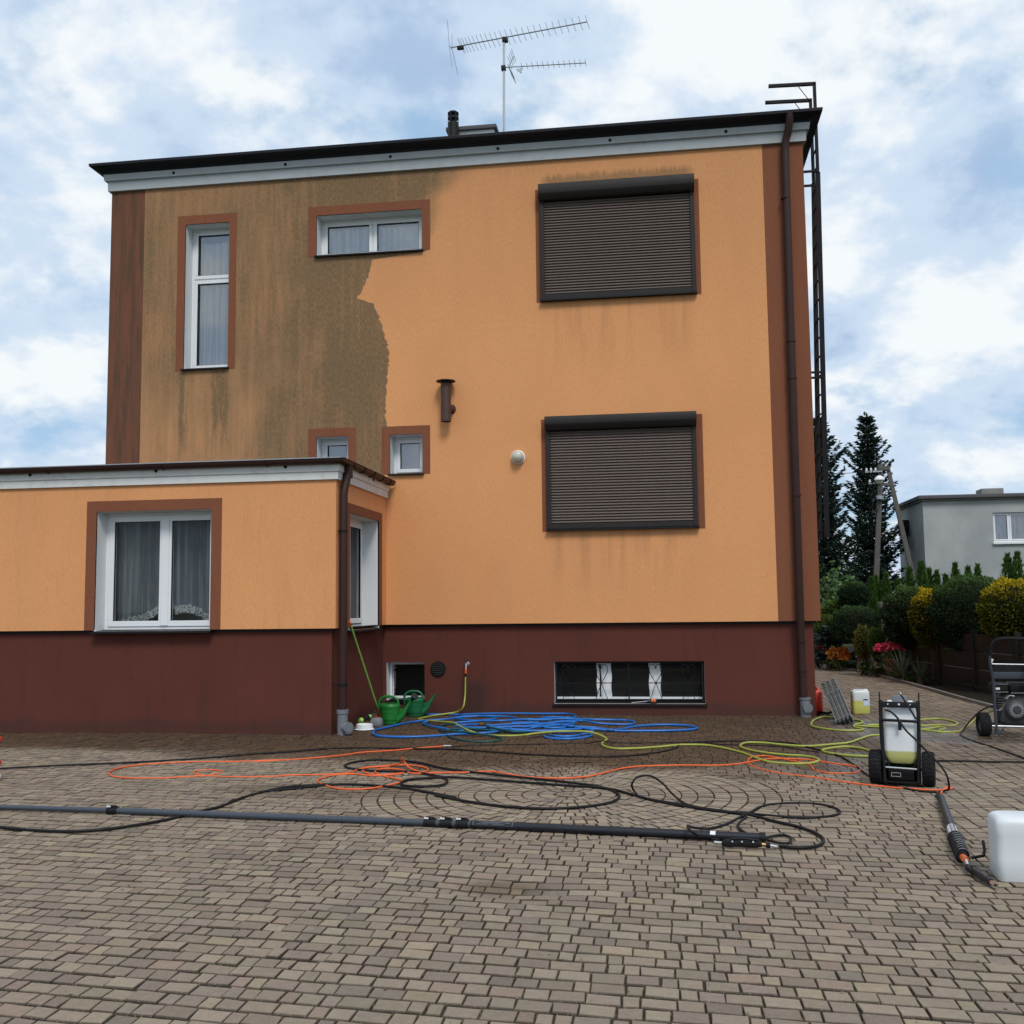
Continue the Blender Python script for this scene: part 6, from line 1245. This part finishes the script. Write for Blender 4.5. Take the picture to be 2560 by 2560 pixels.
topiary('box_shrub', 'pale green box cube peeping out beside the house corner', (3.86, 10.6, .98), (.20, .26, .26), 0, M_BOX, 2400, (.055, .026), sq=4.0)
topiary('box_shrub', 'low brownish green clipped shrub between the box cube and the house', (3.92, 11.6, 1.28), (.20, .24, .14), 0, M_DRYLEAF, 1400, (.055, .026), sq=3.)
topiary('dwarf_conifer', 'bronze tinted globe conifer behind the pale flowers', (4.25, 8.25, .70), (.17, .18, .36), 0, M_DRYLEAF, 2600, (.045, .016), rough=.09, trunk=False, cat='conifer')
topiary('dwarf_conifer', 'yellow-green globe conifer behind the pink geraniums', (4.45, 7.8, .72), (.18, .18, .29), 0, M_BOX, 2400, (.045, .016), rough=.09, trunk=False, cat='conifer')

def thuja(label, x, y, h, r, seed):
    r *= 1.55
    t = thing('thuja', label, 'thuja', (x, y, 0), 'young thujas behind the hedge'); r_ = np.random.default_rng(seed); N = 1500
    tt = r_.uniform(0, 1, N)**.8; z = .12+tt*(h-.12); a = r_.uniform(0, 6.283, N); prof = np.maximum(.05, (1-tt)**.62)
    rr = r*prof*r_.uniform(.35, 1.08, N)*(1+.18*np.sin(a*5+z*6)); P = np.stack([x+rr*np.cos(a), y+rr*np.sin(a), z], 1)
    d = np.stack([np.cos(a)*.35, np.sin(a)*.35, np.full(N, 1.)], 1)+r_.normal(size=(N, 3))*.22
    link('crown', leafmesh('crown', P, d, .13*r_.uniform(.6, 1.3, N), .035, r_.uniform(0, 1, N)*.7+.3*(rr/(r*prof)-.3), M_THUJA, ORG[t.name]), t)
    b = B(); b.cyl((x, y, 0), (x, y, h*.8), .02, 6, .006); b.build('trunk', M_BARK, t)
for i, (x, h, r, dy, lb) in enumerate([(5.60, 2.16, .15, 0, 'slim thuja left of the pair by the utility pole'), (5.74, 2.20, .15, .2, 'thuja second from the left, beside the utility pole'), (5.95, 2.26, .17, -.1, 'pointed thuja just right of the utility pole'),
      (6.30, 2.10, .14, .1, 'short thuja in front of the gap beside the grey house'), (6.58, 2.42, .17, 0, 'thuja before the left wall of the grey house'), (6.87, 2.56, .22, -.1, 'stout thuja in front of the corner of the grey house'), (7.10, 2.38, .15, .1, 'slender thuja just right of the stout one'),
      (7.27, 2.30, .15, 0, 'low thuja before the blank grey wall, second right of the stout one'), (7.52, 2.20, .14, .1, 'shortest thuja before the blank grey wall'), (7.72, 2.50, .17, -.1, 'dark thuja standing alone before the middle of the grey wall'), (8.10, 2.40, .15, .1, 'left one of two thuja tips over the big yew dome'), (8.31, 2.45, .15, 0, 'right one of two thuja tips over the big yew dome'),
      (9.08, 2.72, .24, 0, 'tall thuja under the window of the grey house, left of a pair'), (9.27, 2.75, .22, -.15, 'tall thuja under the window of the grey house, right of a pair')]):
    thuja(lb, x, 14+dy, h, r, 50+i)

def spruce(label, x, y, h, R_, mt, seed, lean=0.):
    t = thing('spruce', label, 'spruce', (x, y, 0)); r_ = np.random.default_rng(seed); C_, D_, T_ = [], [], []; b = B()
    z = .35
    while z < h-.05:
        f = (z-.35)/(h-.35); n = int(7+4*(1-f)); Lb = R_*((1-f)**.82)*.95+.06
        for i in range(n):
            a = 2*math.pi*(i+r_.uniform(-.3, .3))/n+z*2.3; L = Lb*r_.choice([.55, .8, 1.0, 1.12])*r_.uniform(.85, 1.15); L *= .82+.30*math.sin(a*2.0+z*1.3+seed)*math.sin(z*2.1+seed)
            if r_.uniform() < .10: continue
            sl = -.20+.75*f+r_.uniform(-.16, .16); m = max(5, int(L/.06))
            dr = np.array([math.cos(a), math.sin(a)]); side = np.array([-dr[1], dr[0]])
            prev = None
            for j in range(m+1):
                s = j/m; q_ = np.array([x+dr[0]*L*s, y+dr[1]*L*s, z+L*(sl*s+.42*s*s*(1 if f < .85 else .2))])
                if j == 0: p0 = q_
                if j == m: b.bar(tuple(p0), tuple(q_), .02*(1-f)+.008, .012)
                k = 4 if s < .25 else 7
                for _ in range(k):
                    sg = r_.choice([-1, 1]); w_ = L*.26*(1-s*.75)*r_.uniform(.0, 1.0)
                    c = q_+np.array([side[0]*sg*w_, side[1]*sg*w_, -w_*.25+r_.normal()*.02]); C_.append(c)
                    D_.append([dr[0]*.7+side[0]*sg*.6+r_.normal()*.25, dr[1]*.7+side[1]*sg*.6+r_.normal()*.25, -.28+.35*s+r_.normal()*.22]); T_.append(r_.uniform(0, .75)+.25*s)
        z += (.26-.07*f)*r_.uniform(.8, 1.2)
    for _ in range(40): C_.append([x+r_.normal()*.03, y+r_.normal()*.03, h-r_.uniform(0, .5)]); D_.append([r_.normal()*.4, r_.normal()*.4, 1]); T_.append(.4)
    C_ = np.array(C_); N = len(C_)
    link('crown', leafmesh('crown', C_, np.array(D_), .20*r_.uniform(.6, 1.3, N), .064*r_.uniform(.7, 1.3, N), np.array(T_), mt, ORG[t.name]), t)
    b.build('branches', M_BARK, t)
    b = B(); b.cyl((x, y, -.05), (x, y, h-.15), .16, 10, .02); b.build('trunk', M_BARK, t, smooth=60)
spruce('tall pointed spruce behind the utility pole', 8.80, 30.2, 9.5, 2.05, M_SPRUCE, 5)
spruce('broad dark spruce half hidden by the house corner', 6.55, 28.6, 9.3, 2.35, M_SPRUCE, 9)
spruce('low blue spruce spreading beside the house corner above the flowers', 3.95, 10.4, .95, .55, M_BLUESPR, 14)

def bush(name, label, c, r, N, mt, leaf, cat='bush', seed=1, stems=7):
    t = thing(name, label, cat, (c[0], c[1], 0)); r_ = np.random.default_rng(seed); C_, D_ = [], []; b = B()
    for i in range(stems):
        a = r_.uniform(0, 6.283); q_ = r_.uniform(.2, 1); tip = np.array([c[0]+r[0]*q_*math.cos(a), c[1]+r[1]*q_*math.sin(a), c[2]+r[2]*r_.uniform(.3, 1.)])
        b0 = np.array([c[0]+r_.normal()*.05, c[1]+r_.normal()*.05, 0.]); b.tube([tuple(b0), tuple((b0+tip)/2+r_.normal(size=3)*.05), tuple(tip)], [.012, .009, .004], 5)
        for _ in range(N//stems):
            s = r_.uniform(.35, 1.03); p = b0*(1-s)+tip*s+r_.normal(size=3)*np.array(r)*.22; C_.append(p); D_.append([r_.normal(), r_.normal(), .15+r_.normal()*.35])
    b.build('stems', M_BARK, t); C_ = np.array(C_); n = len(C_)
    link('leaves', leafmesh('leaves', C_, np.array(D_), leaf[0]*r_.uniform(.6, 1.3, n), leaf[1]*r_.uniform(.7, 1.3, n), r_.uniform(0, 1, n), mt, ORG[t.name]), t); return t
bush('leafy_bush', 'light green broad-leaved bush in front of the dark spruce', (4.45, 13.2, 1.5), (.48, .40, .90), 1300, M_BROAD, (.13, .075), seed=3, stems=12)
bush('leafy_bush', 'low grey-green bush beside the house corner behind the box cube', (3.75, 12.3, .9), (.35, .3, .6), 900, M_BROAD, (.09, .05), seed=4, stems=9)
def flowers(name, label, c, r, N, pet, F_, leaf=M_BOX, seed=2, psize=(.05, .045)):
    t = bush(name, label, c, r, N, leaf, (.07, .03), 'flowers', seed, 12); r_ = np.random.default_rng(seed+70)
    a = r_.uniform(0, 6.283, F_); q_ = r_.uniform(0, 1, F_)**.5; P = np.stack([c[0]+r[0]*q_*np.cos(a), c[1]+r[1]*q_*np.sin(a), c[2]+r[2]*(.15+.85*r_.uniform(.2, 1, F_)*(1-.35*q_**2))], 1)
    P = np.repeat(P, 7, 0)+r_.normal(size=(F_*7, 3))*.012; D = r_.normal(size=P.shape)+np.array([0, -.4, .4])
    link('blossoms', leafmesh('blossoms', P, D, psize[0], psize[1], r_.uniform(0, 1, len(P)), pet, ORG[t.name]), t); return t
flowers('orange_flowers', 'clump of orange flowers at the edge of the drive near the house corner', (3.97, 9.7, .20), (.26, .16, .36), 420, M_FLOR, 90, psize=(.065, .04))
flowers('pale_flowers', 'pale pink flowering plant between the orange flowers and the pot', (4.30, 8.4, .22), (.15, .14, .30), 420, M_FLWH, 44, seed=5)
flowers('pale_flowers', 'few white blossoms low beside the terracotta pot', (4.44, 7.9, .14), (.18, .12, .16), 320, M_FLWH, 16, seed=6)
flowers('crimson_flowers', 'dark crimson flowers right against the house corner', (3.72, 11.0, .26), (.10, .10, .28), 200, M_FLRD, 40, seed=7)
pt = thing('flower_pot', 'terracotta pot with a basket handle standing under pink geraniums', 'pot', (4.64, 7.35, 0))
b = B(); b.lathe([(.11, 0), (.12, .01), (.165, .27), (.185, .275), (.185, .31), (.165, .31), (.15, .26), (.004, .25)], (4.64, 7.35, .10), 22); b.build('pot', M_TERRA, pt, smooth=35)
b = B(); b.lathe([(.16, 0), (.17, .012), (.03, .10), (.11, .102)], (4.64, 7.35, 0), 18); b.build('stand', M_CONCD, pt, smooth=35)
b = B(); b.tube([tuple(p) for p in crom([(4.49, 7.35, .40), (4.50, 7.35, .62), (4.58, 7.35, .82), (4.66, 7.35, .86), (4.75, 7.35, .80), (4.79, 7.35, .60), (4.79, 7.35, .40)], .04)], .013, 7); b.build('basket_handle', M_CONC, pt, smooth=60)
flowers('geraniums', 'bright pink geraniums growing out of the terracotta pot', (4.60, 7.35, .50), (.30, .20, .22), 700, M_FLPK, 80, seed=8, psize=(.055, .055))
for i, (x, y, lb) in enumerate(((4.62, 6.35, 'spiky yucca with long arching leaves at the kerb'), (4.80, 5.75, 'smaller spiky yucca in the shade of the gold shrub'))):
    yt = thing('yucca', lb, 'yucca', (x, y, 0)); r_ = np.random.default_rng(30+i); vs_, fs_, tn_ = [], [], []
    for k in range(70 if i == 0 else 36):
        a = r_.uniform(0, 6.283); elv = r_.uniform(.25, 1.4); L = r_.uniform(.42, .74)*(1 if i == 0 else .7); s = np.array([-math.sin(a), math.cos(a), 0])*.013; P = []
        for j in range(6):
            t_ = j/5; P.append(np.array([x, y, .10])+np.array([math.cos(a)*math.cos(elv), math.sin(a)*math.cos(elv), math.sin(elv)])*L*t_+np.array([0, 0, -.22*L*t_*t_*(1.5-elv)]))
        for j, p in enumerate(P): n0_ = len(vs_); vs_ += [tuple(p-s*(1-(j/5)**2*.95)), tuple(p+s*(1-(j/5)**2*.95))]; tn_ += [r_.uniform(0, 1)]*2
        e = len(vs_)-12; fs_ += [(e+2*j, e+2*j+1, e+2*j+3, e+2*j+2) for j in range(5)]
    o3 = ORG[yt.name]; me = bpy.data.meshes.new('leaves'); me.from_pydata([(p[0]-o3.x, p[1]-o3.y, p[2]-o3.z) for p in vs_], [], fs_); me.materials.append(M_YUC)
    at = me.attributes.new('lc', 'FLOAT_COLOR', 'POINT'); at.data.foreach_set('color', [v for t_ in tn_ for v in (t_, t_, t_, 1)]); link('leaves', me, yt)
    b = B(); b.cyl((x, y, 0), (x, y, .16), .06, 9, .05); b.build('stem', M_BARK, yt)
# low cover spilling over the kerb
N = 5200; ys = 6.0+6.0*rng.uniform(0, 1, N); xs = np.array([kerbx(y) for y in ys])+.08+np.abs(rng.normal(size=N))*.22; zs = rng.uniform(0, .10, N)*(1+.8*np.sin(ys*2.7)*np.sin(ys*.9+1))
gc_me = leafmesh('ground_cover', np.stack([xs, ys, np.maximum(0, zs)], 1), rng.normal(size=(N, 3))+np.array([-.3, -.3, .9]), .07*rng.uniform(.6, 1.4, N), .02, rng.uniform(0, 1, N)*.8, M_THUJA, (0, 0, 0))
gco = bpy.data.objects.new('ground_cover', gc_me); COL.objects.link(gco); tag(gco, 'low green ground cover along the kerb of the drive', 'ground cover', kind='stuff')

# ------------------------------------------------------------------ concrete panel fence behind the hedge
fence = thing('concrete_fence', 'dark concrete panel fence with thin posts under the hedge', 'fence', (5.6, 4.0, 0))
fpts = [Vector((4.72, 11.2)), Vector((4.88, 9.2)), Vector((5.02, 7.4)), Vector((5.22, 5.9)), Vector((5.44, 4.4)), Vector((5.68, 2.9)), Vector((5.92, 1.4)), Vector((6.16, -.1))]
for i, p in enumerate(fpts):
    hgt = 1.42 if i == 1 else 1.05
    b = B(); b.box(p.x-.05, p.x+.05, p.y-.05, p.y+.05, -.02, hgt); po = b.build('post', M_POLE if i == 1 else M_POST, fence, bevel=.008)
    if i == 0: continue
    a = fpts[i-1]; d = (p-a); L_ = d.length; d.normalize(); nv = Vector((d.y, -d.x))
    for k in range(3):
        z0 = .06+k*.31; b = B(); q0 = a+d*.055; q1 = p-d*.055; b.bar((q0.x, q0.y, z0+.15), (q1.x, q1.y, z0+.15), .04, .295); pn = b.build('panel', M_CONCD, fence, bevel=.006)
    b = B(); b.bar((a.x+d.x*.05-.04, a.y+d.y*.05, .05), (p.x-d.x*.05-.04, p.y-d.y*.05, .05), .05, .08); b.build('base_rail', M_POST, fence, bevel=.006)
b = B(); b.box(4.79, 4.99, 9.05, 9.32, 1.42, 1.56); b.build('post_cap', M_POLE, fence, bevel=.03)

# ------------------------------------------------------------------ neighbour's grey house
gh = thing('grey_house', 'flat-roofed grey cement house of the neighbour beyond the hedge', 'house', (14, 28, 0))
W2 = (13.01, 15.0, 3.86, 5.03); X2, Y2, Y2b, Z2 = 10.39, 28., 32.3, 5.60
b = B(); b.M = Matrix.Translation((0, Y2, 0)); wall_grid(b, X2, 21, -.1, Z2, [W2]); b.M = None
b.quad((X2, Y2, -.1), (X2, Y2b, -.1), (X2, Y2b, Z2), (X2, Y2, Z2)); b.quad((21, Y2, -.1), (21, Y2b, -.1), (21, Y2b, Z2), (21, Y2, Z2)); b.quad((X2, Y2b, -.1), (21, Y2b, -.1), (21, Y2b, Z2), (X2, Y2b, Z2)); b.build('wall', M_HOUSE2, gh)
b = B(); b.box(X2-.20, 21.2, Y2-.25, Y2b+.3, Z2+.02, Z2+.16); b.build('roof', M_ROOF, gh, bevel=.02)
b = B(); b.box(X2-.10, 21.1, Y2-.12, Y2b+.15, Z2-.05, Z2+.02); b.build('fascia', M_CONC, gh)
b = B(); b.box(13.0, 13.85, Y2+1.2, Y2+2, Z2+.1, Z2+.52); b.build('chimney', M_CONC, gh, bevel=.02)
w = window(gh, Matrix.Translation((0, Y2, 0)), *W2, [(W2[0]+.05, 13.62, W2[2]+.06, W2[3]-.05), (13.66, 14.33, W2[2]+.06, W2[3]-.05), (14.37, W2[1]-.05, W2[2]+.06, W2[3]-.05)], depth=.12, sill=False)
b = B(); b.box(W2[0]-.05, W2[1]+.05, Y2-.10, Y2+.1, W2[2]-.09, W2[2]-.01); b.build('sill', M_REVEAL, w, bevel=.01)
for a0, a1, s in ((13.05, 13.28, 1), (13.30, 13.64, 2), (13.70, 13.95, 3), (14.0, 14.32, 4), (14.4, 14.9, 5)): curtain(w, Matrix.Translation((0, Y2, 0)), a0, a1, .3, W2[2]+.04, W2[3]-.04, M_NET, 12, .02, seed=20+s)
b = B(); b.box(X2-.35, X2, 30.4, 30.9, 4.35, 5.0); b.build('meter_box', M_BLACKMATT, gh, bevel=.02)
b = B(); b.tube([(X2-.12, 30.6, 4.4), (X2-.10, 30.4, 3.9), (X2-.2, 29.9, 3.6), (X2-.25, 29.8, 3.3)], .07, 8); b.build('cable_bundle', M_BLACK, gh, smooth=60)

# ------------------------------------------------------------------ utility pole
up = thing('utility_pole', 'concrete A-shaped utility pole with a street lamp before the spruces', 'utility pole', (7.7, 24, 0))
def leg(p, q_, w0, w1, name='leg'):
    b = B(); p = Vector(p); q_ = Vector(q_); R__ = []
    for c_, w_ in ((p, w0), (q_, w1)): R__.append([(c_.x+sx_*w_/2, c_.y+sy_*w_*.4, c_.z) for sx_, sy_ in ((-1, -1), (1, -1), (1, 1), (-1, 1))])
    b.loft(R__); return b.build(name, M_POLE, up, bevel=.012)
leg((7.49, 24, -.1), (8.04, 24, 6.56), .21, .14); leg((9.42, 24, -.1), (8.26, 24, 6.50), .20, .13)
b = B(); b.bar((7.92, 23.98, 6.42), (8.34, 23.98, 6.38), .16, .14); b.bar((7.94, 24.0, 5.85), (8.42, 24.0, 5.78), .12, .10); b.build('tie_beam', M_POLE, up, bevel=.01)
b = B(); b.cyl((7.93, 23.88, 5.27), (7.945, 23.88, 5.40), .12, 14); b.build('strap', M_STEEL, up, smooth=40)
b = B(); b.tube([(7.95, 23.9, 5.62), (7.90, 23.6, 5.72), (7.84, 23.45, 5.90)], .025, 8); la = b.build('lamp_arm', M_STEEL, up, smooth=60)
b = B(); b.lathe([(.175, 0), (.17, .04), (.12, .12), (.05, .165), (.004, .17)], (7.84, 23.42, 5.92), 20); b.build('lamp_hood', M_LABELW, la, smooth=40)
b = B(); b.lathe([(.02, -.14), (.10, -.12), (.15, -.02), (.17, .0)], (7.84, 23.42, 5.92), 20); b.build('lamp_bowl', M_GLASSLAMP, la, smooth=40)
b = B(); b.bar((7.45, 23.9, 6.28), (8.05, 23.9, 6.30), .05, .05); b.bar((7.55, 23.9, 5.85), (8.0, 23.9, 5.88), .04, .04); xb_ = b.build('cross_arm', M_STEEL, up)
for x, z in ((7.50, 6.30), (7.66, 6.31), (7.82, 6.31), (7.60, 5.88)):
    b = B(); b.lathe([(.02, 0), (.045, .03), (.03, .06), (.045, .09), (.015, .12)], (x, 23.9, z), 12); b.build('insulator', M_LABELW, xb_, smooth=40)
for i, (x, z0, z1) in enumerate(((7.58, 6.3, 4.95), (7.70, 6.3, 4.70), (7.80, 6.2, 4.80))):
    b = B(); b.tube([tuple(p) for p in crom([(x, 23.85, z0), (x+.10, 23.85, z0-.45), (x-.06, 23.85, (z0+z1)/2), (x+.08, 23.85, z1+.15), (x-.04, 23.85, z1), (x-.14, 23.85, z1+.2)], .06)], .012, 6); b.build('cable_tail', M_BLACK, up, smooth=60)
b = B()
for z in (6.30, 5.9): b.tube([(7.6, 23.9, z), (3.0, 25.0, z-.1), (-4, 27, z+.3)], .010, 5)
b.build('overhead_wire', M_BLACK, up)
